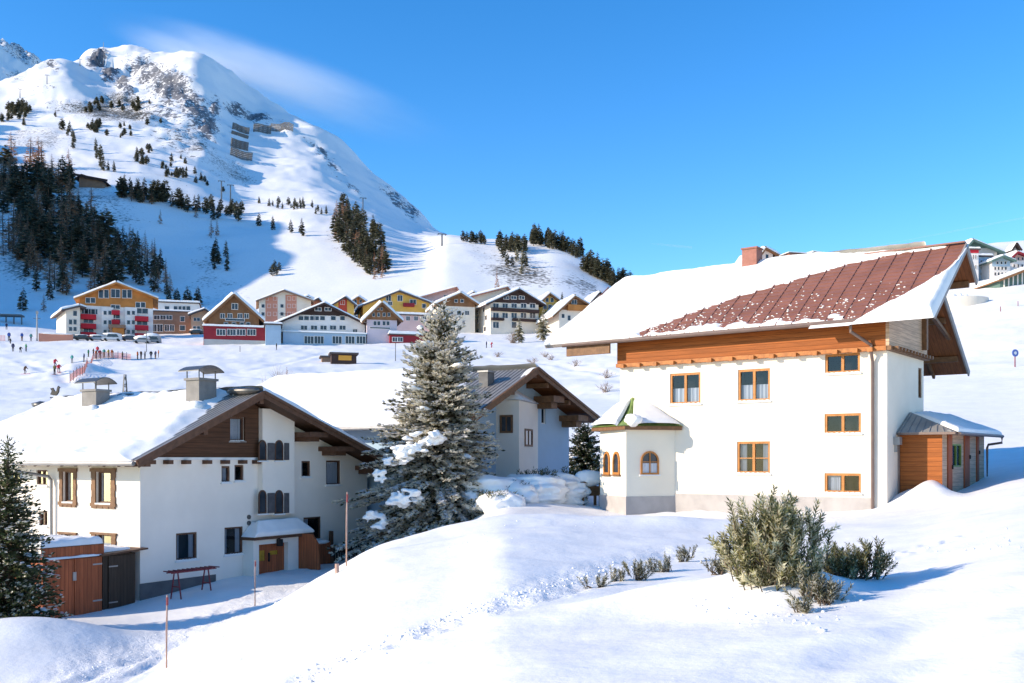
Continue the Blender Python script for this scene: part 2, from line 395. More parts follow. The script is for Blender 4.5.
US = np.concatenate([np.linspace(-900,-60,85)[:-1], np.linspace(-60,1090,481)[:-1], np.linspace(1090,2000,85)])
VS = np.concatenate([np.linspace(math.log(2), math.log(330), 430)[:-1], np.linspace(math.log(330), math.log(2800), 230)])
DS = np.exp(VS); NN = int(np.searchsorted(VS, math.log(330)-1e-9))
def build_height():
    Z = np.zeros((len(VS), len(US)))
    kn = sorted(NEAR); A = np.array([pchip(np.log([p[0] for p in NEAR[k]]), [p[1] for p in NEAR[k]], VS[:NN+1]) for k in kn])
    for j in range(NN+1): Z[j] = pchip(kn, A[:, j], US)
    kf = sorted(FAR); rows = []
    z330 = pchip(kn, A[:, NN], np.array(kf, float))
    for k, z0 in zip(kf, z330):
        pts = FAR[k]; zs = [(HY-p[1])/F*p[0] for p in pts]; zs[0] = z0
        rows.append(pchip(np.log([p[0] for p in pts]), zs, VS[NN:]))
    B = np.array(rows)
    for j in range(NN+1, len(VS)): Z[j] = pchip(kf, B[:, j-NN], US)
    D = DS[:, None]+0*US[None, :]; X = (US[None, :]-CX)/F*D; Y = D
    # soft drifts, growing coarser with distance
    near = np.clip((D-2)/6, 0, 1)*np.clip((95-D)/50, 0, 1)
    Z += near*(.06*fbm(X/4.2, Y/4.2, 3, 1)+.03*fbm(X/1.1, Y/1.1, 3, 5)+.010*fbm(X/.9+Y/2.5, Y/.30, 3, 8))
    md = np.clip((D-70)/60, 0, 1)*np.clip((420-D)/120, 0, 1)
    Z += md*(.55*fbm(X/22, Y/22, 4, 9)+.30*fbm(X/6, Y/6, 3, 21)+.10*fbm(X/1.9, Y/2.6, 3, 25))
    fr = np.clip((D-330)/250, 0, 1)
    rid = 1-np.abs(fbm(X/130, Y/130, 5, 33))*2
    fr = fr*np.where(US[None, :] < -150, 7.0, 1.0)  # unseen ridge on the left roughened to break up its shadow edge
    Z += fr*(D/900)*(4.5*fbm(X/160, Y/160, 5, 31)+4*(rid-.6)+3.0*fbm(X/28, Y/28, 4, 41))
    return X, Y, Z
TX, TY, TZ = build_height()
TRACK = np.zeros_like(TZ)
def mound(px, py, rx, ry, h, ang=0.0, d=None):
    """a drift of height h on the spot seen at (px,py)"""
    global TZ
    c = hit(px, py) if d is None else P(px, py, d)
    a = R(ang); dx = TX-c.x; dy = TY-c.y
    u = (dx*math.cos(a)+dy*math.sin(a))/rx; v = (-dx*math.sin(a)+dy*math.cos(a))/ry
    TZ = TZ+h*np.exp(-(u*u+v*v))
def polyline_dist(pts):
    best = np.full(TX.shape, 1e9)
    for (a, b) in zip(pts[:-1], pts[1:]):
        ax, ay, bx, by = a.x, a.y, b.x, b.y; L = (bx-ax)**2+(by-ay)**2+1e-9
        t = np.clip(((TX-ax)*(bx-ax)+(TY-ay)*(by-ay))/L, 0, 1)
        best = np.minimum(best, np.hypot(TX-ax-t*(bx-ax), TY-ay-t*(by-ay)))
    return best
def rut(pixels, width, depth, rim=.0):
    global TZ
    dd = polyline_dist([hit(*p) for p in pixels])
    TZ = TZ-depth*np.exp(-(dd/width)**2)+rim*np.exp(-((dd-width*2.1)/(width*.8))**2)
def trail(pixels, width, rough):
    """trampled snow"""
    global TZ, TRACK
    dd = polyline_dist([hit(*p) for p in pixels]); k = np.clip(1.5-dd/width, 0, 1)
    TZ = TZ+k*(rough*fbm(TX/.35, TY/.35, 3, 77)-rough*.9); TRACK = np.maximum(TRACK, k)
def col_at(px):
    i = np.clip(np.searchsorted(US, px)-1, 0, len(US)-2); t = (px-US[i])/(US[i+1]-US[i])
    return TZ[:, i]*(1-t)+TZ[:, i+1]*t
def hit(px, py, dmin=4.0, dmax=2800):
    """the first ground point the photograph's pixel sees"""
    z = col_at(px); row = HY-z*F/DS
    for j in range(1, len(DS)):
        if DS[j] >= dmin and row[j] <= py:
            t = 0 if row[j-1] == row[j] else min(1, max(0, (row[j-1]-py)/(row[j-1]-row[j])))
            d = DS[j-1]+(DS[j]-DS[j-1])*t
            if d > dmax: break
            return Vector(((px-CX)/F*d, d, z[j-1]+(z[j]-z[j-1])*t))
    j = int(np.argmin(np.where((DS >= dmin) & (DS <= dmax), row, 1e9)))
    return Vector(((px-CX)/F*DS[j], DS[j], z[j]))
def zat(x, y):
    px = CX+F*x/y; z = col_at(px)
    return float(np.interp(math.log(y), VS, z))
def shape_ground():
    mound(45, 640, 3.2, 1.5, .55, 20)
    mound(5, 660, 2.5, 1.6, .35, 10)
    # the drift under the dwarf pine and its folds
    mound(700, 600, 1.5, 1.1, .22, 15)
    mound(775, 590, .9, .55, .30)
    mound(735, 592, .5, .4, .16); mound(812, 592, .5, .35, .24); mound(770, 604, .7, .3, .20)
    mound(640, 596, 1.2, .5, .10, 20)
    mound(840, 640, .9, .5, .05, -20)
    mound(560, 520, 4, 1.6, .16, 12); mound(430, 590, 3, 2, .18, 20); mound(690, 525, 2.6, .9, .22, 5)
    mound(916, 495, 1.15, .7, .58, -35, 35.4); mound(935, 500, .6, .45, .35, 0, 35.2); mound(900, 503, .7, .4, .25, 0, 34.8)
    mound(672, 512, 1.2, .5, .2, -30, 38.6); mound(705, 507, 1.0, .4, .22, -35, 37.6)
    # folds and furrows
    rut([(1024,585),(960,612),(900,640),(850,662)], .25, .035, .015)
    rut([(1018,640),(950,664),(905,680)], .16, .025, .01)
    # trampled trail climbing to the right
    trail([(280,690),(340,662),(420,632),(500,606),(560,585),(620,566),(680,548)], .5, .06)
    trail([(330,560),(260,598),(200,625),(120,660),(60,690)], 1.1, .045)
    # tyre ruts of the drive below the house
    rut([(330,590),(262,612),(190,640),(110,668),(60,690)], .18, .06, .04)
    rut([(300,610),(230,632),(160,660),(110,688)], .18, .06, .04)
    rut([(318,600),(246,622),(175,650),(100,683)], .12, .04, .02); rut([(280,622),(210,645),(150,672)], .10, .035, .02)
    rng2 = random.Random(9)
    for line in ([(170,690),(196,672),(225,662),(262,655)], [(880,560),(930,545),(985,532)]):
        for (a, b) in zip(line[:-1], line[1:]):
            for k in range(3):
                t = (k+rng2.uniform(-.15,.15))/3; p = hit(a[0]+(b[0]-a[0])*t, a[1]+(b[1]-a[1])*t+rng2.uniform(-2,2))
                m = ((TX-p.x)/.13)**2+((TY-p.y)/.17)**2; TZ[:] = TZ-.05*np.exp(-m*m)+.015*np.exp(-(np.sqrt(m)-1.5)**2*5)
    # bank added to the ski meadow to shade the hollow behind the net
    mound(80, 374, 6, 2.4, 2.0, 60); mound(98, 363, 11, 2.0, 1.7, 8)
    for line in ([(0,389),(40,387),(90,384),(140,386)], [(0,372),(50,372),(85,376)], [(150,372),(230,376),(330,384),(420,392)], [(160,380),(250,370),(330,352),(420,348)], [(20,360),(60,370),(70,386)], [(420,352),(480,356),(560,366),(615,374)]):
        rut(line, .9, .16, .08)
def make_ground():
    nv, nu = TZ.shape
    px = CX+F*TX/TY; py = HY-F*TZ/TY
    def ell(lst):
        r = np.zeros_like(px)
        for (cx, cy, rx, ry, s, a) in lst:
            a = R(a); u = ((px-cx)*math.cos(a)+(py-cy)*math.sin(a))/rx; v = (-(px-cx)*math.sin(a)+(py-cy)*math.cos(a))/ry
            r = np.maximum(r, s*np.clip(1.35-np.sqrt(u*u+v*v), 0, 1))
        return r
    far = (TY > 330)
    rock = ell([(97,60,13,9,1.35,-35),(110,74,11,8,1.25,-40),(122,84,9,9,1.0,0),(128,92,8,7,.9,0),(150,72,34,16,.85,18),(172,88,36,22,.92,32),(196,110,30,18,.92,48),
                (208,126,13,18,.92,-10),(214,110,8,18,.85,0),(236,110,16,7,.95,25),(258,118,18,7,.95,15),(45,88,12,5,.6,0),(285,128,10,5,.7,35),(318,148,22,3,.8,38),(330,163,24,3,.7,38),(350,186,30,3,.6,38),
                (395,198,26,6,.75,38),(412,212,14,6,.85,38),(20,52,34,8,.7,30),(15,75,14,6,.6,0),(52,66,10,5,.8,35),(150,110,60,14,.6,10),(180,140,50,22,.55,30),(60,104,30,8,.5,0)])*far
    scrub = 1.3*ell([(110,112,75,14,.55,5),(120,100,40,14,.5,0),(190,140,40,20,.42,30),(230,170,50,16,.42,25),(90,215,80,60,.42,10),(35,140,60,22,.42,0),(30,260,60,40,.5,0),
                 (215,290,60,30,.35,0),(170,190,60,30,.30,10),(520,272,60,22,.50,10),(580,285,36,14,.45,20),(350,240,36,26,.40,20),(480,245,30,16,.3,0),(210,260,30,30,.35,0)])*far
    scrub = np.maximum(scrub, .30*((TY > 95) & (TY < 200) & (px > 590) & (px < 640)))
    crag = 1-np.abs(fbm(TX/45, TY/45+TZ/60, 4, 91))*2.2
    TZ[:] = TZ+far*rock*(TY/1200)*(13*(crag-.55)+6*fbm(TX/12, TY/12, 3, 95))
    def part(name, j0, j1, kind='structure'):
        sub = slice(j0, j1+1); n = (j1-j0+1)
        co = np.stack([TX[sub], TY[sub], TZ[sub]], -1).reshape(-1, 3)
        idx = np.arange(n*nu).reshape(n, nu)
        q = np.stack([idx[:-1,:-1], idx[:-1,1:], idx[1:,1:], idx[1:,:-1]], -1).reshape(-1, 4)
        me = bpy.data.meshes.new(name)
        me.vertices.add(len(co)); me.vertices.foreach_set('co', co.ravel())
        me.loops.add(q.size); me.loops.foreach_set('vertex_index', q.ravel().astype(np.int32))
        me.polygons.add(len(q)); me.polygons.foreach_set('loop_start', np.arange(0, q.size, 4, dtype=np.int32))
        me.update(calc_edges=True); me.polygons.foreach_set('use_smooth', np.ones(len(q), bool))
        for nm, arr in (('rock', rock), ('scrub', scrub), ('track', TRACK)):
            at = me.attributes.new(nm, 'FLOAT', 'POINT'); at.data.foreach_set('value', arr[sub].ravel().astype(np.float32))
        me.materials.append(M['ground'])
        o = bpy.data.objects.new(name, me); COL.objects.link(o); o['kind'] = kind
        return o
    part('snow_ground', 0, NN); part('mountain', NN, nv-1)
# ------------------------------------------------------------------ building kit
def window(par, pl, r, fm, fw=.08, nx=2, nz=(), dep=.10, curtain=None, sill=None, hung=None, sx=.06):
    u0, u1, z0, z1 = r
    f = MB()
    pl.box(f, u0, u0+fw, z0, z1, dep-.05, dep+.04); pl.box(f, u1-fw, u1, z0, z1, dep-.05, dep+.04)
    pl.box(f, u0+fw, u1-fw, z1-fw, z1, dep-.05, dep+.04); pl.box(f, u0+fw, u1-fw, z0, z0+fw, dep-.05, dep+.04)
    for i in range(1, nx):
        c = u0+(u1-u0)*i/nx; pl.box(f, c-fw*.6, c+fw*.6, z0+fw, z1-fw, dep-.045, dep+.035)
    for k in nz:
        c = z0+(z1-z0)*k; pl.box(f, u0+fw, u1-fw, c-.018, c+.018, dep-.03, dep+.03)
    b = .45; q = pl.pt                                      # near-black box painted in place of the unlit room
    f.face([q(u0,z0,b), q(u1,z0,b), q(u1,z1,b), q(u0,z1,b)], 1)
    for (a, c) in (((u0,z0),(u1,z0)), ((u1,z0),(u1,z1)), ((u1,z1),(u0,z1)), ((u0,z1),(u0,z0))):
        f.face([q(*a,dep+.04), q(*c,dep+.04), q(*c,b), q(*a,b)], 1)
    w = f.build('window', [fm, M['room']], par)
    p = MB(); p.face([q(u0+fw*.5,z0+fw*.5,dep), q(u1-fw*.5,z0+fw*.5,dep), q(u1-fw*.5,z1-fw*.5,dep), q(u0+fw*.5,z1-fw*.5,dep)])
    p.build('pane', M['glass'], w)
    if curtain:
        c = MB(); n = 40; x0, x1 = u0+fw*.5, u1-fw*.5
        spans = {'half': [(x0,x1,z0+fw,z0+(z1-z0)*.52)], 'full': [(x0,x1,z0+fw,z1-fw)],
                 'sides': [(x0,x0+(x1-x0)*.24,z0+fw,z1-fw), (x1-(x1-x0)*.24,x1,z0+fw,z1-fw)],
                 'left': [(x0,x0+(x1-x0)*.4,z0+fw,z1-fw)]}[curtain]
        for (a, b2, ca, cb) in spans:
            for i in range(n):
                ua = a+(b2-a)*i/n; ub = a+(b2-a)*(i+1)/n
                da = dep+.09+.02*math.sin(i*1.1); db = dep+.09+.02*math.sin((i+1)*1.1)
                c.face([q(ua,ca,da), q(ub,ca,db), q(ub,cb,db), q(ua,cb,da)])
        c.build('curtain', M['curtain'], w, smooth=True)
    if sill is not None:
        s = MB(); pl.box(s, u0-sx, u1+sx, z0-.06, z0-.004, -.07, dep-.06); s.build('sill', sill, w)
        if hung:
            s = MB()
            for i in range(7):
                t = (i+.5)/7; cc = pl.pt(u0+(u1-u0)*t, z0-.0, -.0+dep*.15); s.blob(cc, (.5*(u1-u0)/5, .09, .045), i+int(abs(u0)*10), .2, 1)
            s.build('sill_snow', M['roofsnow'], w, smooth=True)
    return w
def arch_ring(u0, u1, z0, z1, n=9, point=0.0):
    c = (u0+u1)/2; r = (u1-u0)/2; zs = z1-r*(1+point); pts = [(u0, z0), (u1, z0)]
    for i in range(n+1):
        a = math.pi*i/n; x = c+r*math.cos(a); y = math.sin(a)
        pts.append((x, zs+(z1-zs)*(y**(1-.25*point) if y > 0 else 0)))
    return pts
def arch_window(par, pl, r, fm, fw=.07, nx=1, curtain=False, point=0.0, proud=.05, sill=None):
    u0, u1, z0, z1 = r
    o = arch_ring(u0, u1, z0, z1, 10, point); i_ = arch_ring(u0+fw, u1-fw, z0+fw, z1-fw, 10, point)
    f = MB(); n = len(o); q = pl.pt
    for k in range(n):
        j = (k+1) % n
        f.face([q(*o[k],-proud), q(*o[j],-proud), q(*i_[j],-proud), q(*i_[k],-proud)])
        f.face([q(*o[k],-proud), q(*o[k],.01), q(*o[j],.01), q(*o[j],-proud)])
        f.face([q(*i_[k],-proud), q(*i_[j],-proud), q(*i_[j],-.008), q(*i_[k],-.008)])
    for k in range(1, nx):
        c = u0+(u1-u0)*k/nx; pl.box(f, c-fw*.3, c+fw*.3, z0+fw, z1-fw, -proud*.9, -.009)
    if nx > 1: pl.box(f, u0+fw, u1-fw, z0+(z1-z0)*.52, z0+(z1-z0)*.52+.03, -proud*.85, -.0095)
    w = f.build('window', fm, par)
    p = MB(); p.face([q(*a,-.010) for a in i_]); p.build('pane', M['glassF'], w)
    if curtain:
        c = MB(); pl.box(c, u0+fw, u1-fw, z0+fw, z0+(z1-z0)*.48, -.016, -.0105); c.build('curtain', M['curtain'], w)
    if sill is not None:
        s = MB(); pl.box(s, u0-.06, u1+.06, z0-.06, z0-.004, -.1, .02); s.build('sill', sill, w)
    return w
def snow_sheet(par, pt, nrm, T, name='roof_snow', nu=70, nv=40, mask=None, ew=(.3,.3,.3,.3), lu=10., lv=5., seed=3, hang=(0,0,0,0), rough=.05, m=None):
    """a snow layer over the roof quad pt(u,v), u,v in 0..1; ew = how far in from edges (u0,u1,v0,v1) the layer rounds off"""
    def params(n, L, a, b):
        core = list(np.linspace(0, 1, n)); ex = [x/L for x in (.03,.08,.16)]
        return sorted(set(core+[e for e in ex if e < .4]+[1-e for e in ex if e < .4]))
    ul = params(nu, lu, 0, 0); vl = params(nv, lv, 0, 0)
    b = MB(); nrm = Vector(nrm).normalized(); idx = {}
    for i, u in enumerate(ul):
        for j, v in enumerate(vl):
            s = 1.0
            for dist, w in ((u*lu, ew[0]), ((1-u)*lu, ew[1]), (v*lv, ew[2]), ((1-v)*lv, ew[3])):
                if w > 0: s = min(s, dist/w)
            s = max(0, s); k = math.sqrt(max(0, 1-(1-min(1, s))**2))
            p0 = Vector(pt(u, v)); x, y = u*lu, v*lv
            nz = float(fbm(np.array([x/1.7+seed]), np.array([y/1.7]), 3, seed)[0]); n2 = float(fbm(np.array([x/.35+seed]), np.array([y/.35]), 2, seed+4)[0])
            t = T*k*(1+.25*nz)+rough*n2*k
            if mask: t = min(t, mask(u, v, nz, n2))
            p = p0+nrm*max(t, -.03)
            idx[i, j] = len(b.v); b.v.append(tuple(p))
    for i in range(len(ul)-1):
        for j in range(len(vl)-1):
            b.f.append((idx[i,j], idx[i+1,j], idx[i+1,j+1], idx[i,j+1])); b.m.append(0)
    return b.build(name, m or M['roofsnow'], par, smooth=True)
def slab(mb, quad, nrm, t, m_top=0, m_side=1, m_bot=2):
    """roof slab from its four top corners"""
    q = [Vector(p) for p in quad]; d = -Vector(nrm).normalized()*t; w = [p+d for p in q]
    mb.face(q, m_top); mb.face(list(reversed(w)), m_bot)
    for i in range(4):
        j = (i+1) % 4; mb.face([q[i], w[i], w[j], q[j]], m_side)
def pip(p, poly):
    c = False
    for i in range(len(poly)):
        (x0, y0), (x1, y1) = poly[i-1], poly[i]
        if (y0 > p[1]) != (y1 > p[1]) and p[0] < (x1-x0)*(p[1]-y0)/(y1-y0)+x0: c = not c
    return c
def sdist(p, poly):
    best = 1e9
    for i in range(len(poly)):
        (ax, ay), (bx, by) = poly[i-1], poly[i]; L = (bx-ax)**2+(by-ay)**2+1e-12
        t = max(0, min(1, ((p[0]-ax)*(bx-ax)+(p[1]-ay)*(by-ay))/L))
        best = min(best, math.hypot(p[0]-ax-t*(bx-ax), p[1]-ay-t*(by-ay)))
    return best if pip(p, poly) else -best

# ------------------------------------------------------------------ the cream house with the red-brown roof
def house_cream():
    zg = -2.1; fr = Frame(13.18, 35, zg, (.794, -.607)); Z = lambda z: z-zg
    root = empty('alpine_house', fr.o, fr.yaw, 'large cream house with orange wooden upper band, red brown metal roof and small corner turret', 'house')
    W = 10.9
    pf = Plane(fr, (0,0,0), (1,0,0), (0,-1,0)); ps = Plane(fr, (0,0,0), (0,1,0), (1,0,0))
    zb = Z(3.9); zt = Z(5.25)
    wins = [((670,700.5,373,404),'half',2,()), ((738,770,369,401),'half',2,()), ((825,860,353.5,373),None,2,()),
            ((737,770,441.5,473.5),'sides',2,(.48,)), ((824.5,861,413.5,433.5),None,2,()), ((824.5,861,473.3,493),'left',2,())]
    rs = [pf.rect(*w[0]) for w in wins]
    wl = MB(); facade(wl, pf, -W, 0, -1.2, zb, rs, reveal=.12)
    # gable side, left side and back
    sw = ps.rect(918.3, 921.8, 368, 398)
    facade(wl, ps, 0, 4.6, -1.2, zb, [sw], reveal=.12)
    facade(wl, Plane(fr, (-3.2,0,0), (0,1,0), (1,0,0)), 4.6, 8.4, -1.2, zt+3, clips=[(.69,1,Z(8)+.69*3.6-.25)])
    facade(wl, Plane(fr, (0,4.6,0), (1,0,0), (0,1,0)), -3.2, 0, -1.2, zt+2.4)
    facade(wl, Plane(fr, (-W,0,0), (0,1,0), (-1,0,0)), 0, 8.4, -1.2, zt+3, clips=[(.69,1,Z(8)+.69*3.6-.25),(-.69,1,Z(8)-.69*3.6-.25)])
    facade(wl, Plane(fr, (0,8.4,0), (1,0,0), (0,1,0)), -W, -3.2, -1.2, Z(4.4))
    wl.build('wall', M['plasterC'], root)
    b = MB(); pf.box(b, -W-.02, -.55, -1.2, Z(-1.35), -.025, .0); b.build('plinth', M['plinth'], root)
    for (px, cur, nx, nz), r in zip(wins, rs):
        window(root, pf, r, M['amber'], .085, nx, nz, .08, cur, M['white'], hung=(r[1]-r[0]) > 0)
    window(root, ps, sw, M['brownM'], .05, 1, (), .08)
    # orange boarded band, its rail and beam ends
    b = MB(); pf.box(b, -W-.05, .0, zb+.1, zt+.12, -.16, .04); b.build('upper_cladding', M['orange'], root)
    b = MB(); pf.box(b, -W-.08, .03, zb-.05, zb+.1, -.22, .05); b.build('rail', M['orangeV'], root)
    for px in (626,642,658.5,675.5,693,713,734,755,775,797,818,838,858,873):
        u = pf.at(px, 360)[0]; b = MB(); pf.box(b, u-.09, u+.09, zb-.09, zb+.06, -.36, -.223); b.build('beam_end', M['orangeV'], root)
    b = MB(); facade(b, Plane(fr, (.12,0,0), (0,1,0), (1,0,0)), -.16, 4.65, zb+.1, Z(8), clips=[(.69,1,Z(8)+.69*3.6-.3),(-.69,1,Z(8)-.69*3.6-.3)])
    b.box(0, .118, -.159, -.03, zb+.1, zt+.2); b.build('gable_cladding', M['shingle'], root)
    b = MB(); b.box(.0, .2, -.2, 4.7, zb-.05, zb+.098); b.build('gable_rail', M['brownM'], root)
    for i in range(12):
        y = .1+i*.4; b = MB(); b.box(.2, .38, y-.08, y+.08, zb-.02, zb+.09); b.build('beam_end', M['brownM'], root)
    b = MB(); b.box(.122, .3, 3.9, 4.12, zb+.3, zt+1.2); b.build('gable_post', M['brownM'], root)
    # roof
    ye, yr, yb = -.82, 3.6, 9.7; ze, zr = Z(4.95), Z(8.0); sl = (zr-ze)/(yr-ye); zk = zr-(yb-yr)*sl
    xl, xr = -14.2, 1.75; zoff = .0
    nF = Vector((0, -sl, 1)).normalized(); nB = Vector((0, sl, 1)).normalized()
    ymid = 5.2; zmid = zr-(ymid-yr)*sl
    rf = MB()
    slab(rf, [(xl,ye,ze),(xr,ye,ze),(xr,yr,zr),(xl+1.3,yr,zr)], nF, .16, 0, 1, 2)
    slab(rf, [(xl+1.3,yr,zr+.002),(xr,yr,zr+.002),(xr,ymid,zmid),(xl+.8,ymid,zmid)], nB, .16, 0, 1, 2)
    slab(rf, [(xl+.8,ymid+.001,zmid-.001),(.45,ymid+.001,zmid-.001),(.45,yb,zk),(xl,yb,zk)], nB, .16, 0, 1, 2)
    x = xl+1.1
    n = int((xr-xl)/.62)
    for i in range(n+1):                                   # standing seams
        x = xl+.5+i*.62
        if x > xr-.02: break
        y0 = ye if x > xl+.2 else ye
        rf.bar((x, ye+.01, ze+.015), (x, yr, zr+.015), .035, .04, 0, up=nF)
    for i in range(1, 17):                                 # tile courses
        t = i/17; rf.bar((xl+1.1*t, ye+(yr-ye)*t, ze+(zr-ze)*t+.008), (xr-.02, ye+(yr-ye)*t, ze+(zr-ze)*t+.008), .03, .035, 0, up=nF)
    rf.bar((xl+1, yr, zr+.05), (xr, yr, zr+.05), .3, .06, 0)
    roof = rf.build('roof', [M['metalred'], M['barge'], M['brownS']], root)
    # bargeboards, purlins, rafters
    for (xx, a, c) in ((xr+.04,(ye-.02,ze-.12),(yr,zr-.11)), (xr+.04,(yr,zr-.11),(ymid,zmid-.13)), (.49,(ymid,zmid-.13),(yb,zk-.12)), (xl+.4,(yr,zr-.11),(yb,zk-.12))):
        b = MB(); b.bar((xx, a[0], a[1]), (xx, c[0], c[1]), .06, .26, 0); b.build('bargeboard', M['barge'], root)
    for (y, x1) in ((ye+.9,xr-.15),(yr,xr-.1),(ymid-.2,xr-.2),(6.6,.3),(8.6,.3)):
        z = (ze+(y-ye)*sl if y <= yr else zr-(y-yr)*sl)-.31
        b = MB(); b.box(-3, x1, y-.1, y+.1, z-.13, z+.1); b.build('purlin', M['brownM'], root)
    for xx in (-.9, -1.9, -2.9):
        b = MB(); b.bar((xx, 4.7, zr-1.1*sl-.28), (xx, yb-.1, zk-.22), .1, .14, 0); b.build('rafter', M['brownM'], root)
    b = MB(); b.bar((.2, 5.2, zmid-1.3), (.2, 7.6, zr-4.0*sl-.25), .14, .14); b.build('brace', M['brownM'], root)
    b = MB(); b.box(xl+1.1, -W-.06, ye+.06, ye+.16, ze-.55, ze-.14); b.build('eave_board', M['brownM'], root)
    # gutter and downpipe
    b = MB(); b.tube([(xl+1.0, ye-.08, ze-.1), (xr-.6, ye-.08, ze-.1)], .075, 8); b.build('gutter', M['pipe'], root)
    u1 = pf.at(873.5, 400)[0]; ug = pf.at(866, 330)[0]
    b = MB(); b.tube([(ug-.25, ye-.08, ze-.15), (ug-.25, ye-.06, ze-.45), (u1, -.26, Z(4.05)), (u1, -.26, Z(3.8)), (u1, -.12, Z(3.5)), (u1, -.1, -.4)], .06, 8)
    b.build('downpipe', M['pipe'], root)
    # two snow fields on the front slope
    p0 = Vector((0, ye, ze)); c0 = nF.dot(p0)
    rp = lambda px, py: (lambda p: (p.x, (p.y-ye)/(yr-ye)))(fr.ray(px, py, nF, c0))
    lineA = [rp(*p) for p in ((618,343),(640,332),(668,323),(700,310),(745,295),(787,283),(850,264),(912,252),(945,247))]
    polyA = [(xl-3,-.3),(lineA[0][0],-.3)]+lineA+[(lineA[-1][0]+.6,1.6),(xl-3,1.6)]
    polyB = [rp(*p) for p in ((855,321),(869,313),(889,303),(921,285),(950,267),(960,253),(966,248))]
    polyB = [(polyB[0][0]-.4,-.4)]+polyB+[(xr+3,1.1),(xr+3,-.4)]
    sc = math.hypot(yr-ye, zr-ze)
    sA = [(a, b*sc) for a, b in polyA]; sB = [(a, b*sc) for a, b in polyB]
    ptF = lambda u, v: (xl+(1.05)*v+(xr-xl-1.05*v)*u, ye+(yr-ye)*v, ze+(zr-ze)*v)
    L = xr-xl
    def mk(poly, w, T):
        def f(u, v, nz, n2):
            p = ptF(u, v); return T*(sdist((p[0], v*sc), poly)/w)+.05*n2-.0
        return f
    snow_sheet(root, ptF, nF, .42, 'roof_snow', 150, 50, mk(sA, 1.0, .34), (.9,.0,.5,.0), L, sc, 3, rough=.02)
    # melt remnants and the slab sliding off the right corner
    ptB = lambda u, v: (-2.4+(xr+.12+2.4)*u, (ye-.35)+(yr-ye+.35)*v, ze-.35*sl+(zr-ze+.35*sl)*v)
    def mB(u, v, nz, n2):
        p = ptB(u, v); return .34*(sdist((p[0], (p[1]-ye)/(yr-ye)*sc), sB)/.55)+.05*n2
    snow_sheet(root, ptB, nF, .36, 'roof_snow', 60, 60, mB, (.0,.22,.25,.25), 4.3, sc+.4, 8, rough=.03)
    ptE = lambda u, v: (-10.5+9.2*u, ye+.02+.45*v, ze+.45*sl*v)
    snow_sheet(root, ptE, nF, .09, 'eave_snow', 120, 8, lambda u, v, nz, n2: .07*(1.1-v*1.2)+.10*n2+.05*nz, (0,0,.1,.1), 9.2, .5, 12, rough=.05)
    ptK = lambda u, v: (xl+.9+(.35-xl-.9)*u, yr+(yb+.1-yr)*v, zr-(yb+.1-yr)*sl*v)
    snow_sheet(root, ptK, nB, .4, 'roof_snow', 60, 30, None, (.5,.2,.0,.3), L, 7, 15, rough=.03)
    ptK2 = lambda u, v: (.30+(xr-.3)*u, yr+.15+(ymid-yr-.1)*v, zr-.15*sl-(ymid-yr-.1)*sl*v)
    snow_sheet(root, ptK2, nB, .2, 'roof_snow', 10, 10, None, (.0,.2,.2,.2), 1.4, 2, 18, rough=.03)
    # clods between the seams
    rn = random.Random(5); b = MB()
    for i in range(520):
        v = abs(rn.gauss(0, .24)); x = -9.5+10.5*rn.random()**1.35
        if v > .95: continue
        p = (x, v*sc)
        if sdist(p, sA) > -.02 or sdist(p, sB) > .0: continue
        s = rn.uniform(.010, .028); xs = xl+.5+round((x-xl-.5)/.62)*.62+rn.uniform(.02, .5)**1.0
        b.blob((xs, ye+(yr-ye)*v, ze+(zr-ze)*v+.02), (s*1.9, s*1.1, s*.9), i, .2, 1)
    b.build('snow_clods', M['roofsnow'], root, smooth=True)['kind'] = 'stuff'
    # chimney standing in a dry gap on the ridge
    cc = fr.ray(752.5, 273, nF, nF.dot(p0)+.0); b = MB(); cx, cy = cc.x, cc.y-.05
    b.box(cx-.32, cx+.32, cy-.28, cy+.3, zr-1.4, cc.z+.95)
    b.box(cx-.36, cx+.36, cy-.32, cy+.34, cc.z+.951, cc.z+1.02); b.build('chimney', M['brickred'], root)
    b = MB(); rn = random.Random(2)
    for i in range(26):
        b.blob((cx-.6-rn.random()*1.6, cy+.25+rn.uniform(-.1,.35), cc.z+rn.uniform(.1,.3)), (.28,.12,.05), i, .3, 1)
    b.build('roof_tiles', M['metalred'], root)
    # corner turret
    v = [fr.l((6.55,40.05,0)), fr.l((4.52,39.45,0)), fr.l((3.68,41.6,0)), fr.l((4.35,43.4,0)), fr.l((6.4,43.6,0))]
    ztop = Z(1.22); t = MB(); q = [(p.x, p.y) for p in v]; n = len(q)
    for i in range(n):
        a, c = q[i], q[(i+1) % n]; t.face([(*a,-1.3),(*c,-1.3),(*c,ztop),(*a,ztop)])
    tur = t.build('turret', M['lime'], root)
    ctr = Vector((sum(p[0] for p in q)/n, sum(p[1] for p in q)/n, 0))
    def off(p, k): d = Vector((p[0], p[1], 0))-ctr; d = d*((d.length+k)/d.length); return (ctr.x+d.x, ctr.y+d.y)
    t = MB(); o = [off(p, .03) for p in q]
    for i in range(n):
        a, c = o[i], o[(i+1) % n]; t.face([(*a,-1.3),(*c,-1.3),(*c,Z(-1.45)),(*a,Z(-1.45))]); 
    for i in range(n):
        a, c, a2, c2 = o[i], o[(i+1) % n], q[i], q[(i+1) % n]; t.face([(*a,Z(-1.45)),(*c,Z(-1.45)),(*c2,Z(-1.45)),(*a2,Z(-1.45))])
    t.build('plinth', M['plinth'], tur)
    t = MB(); e = [off(p, .36) for p in q]
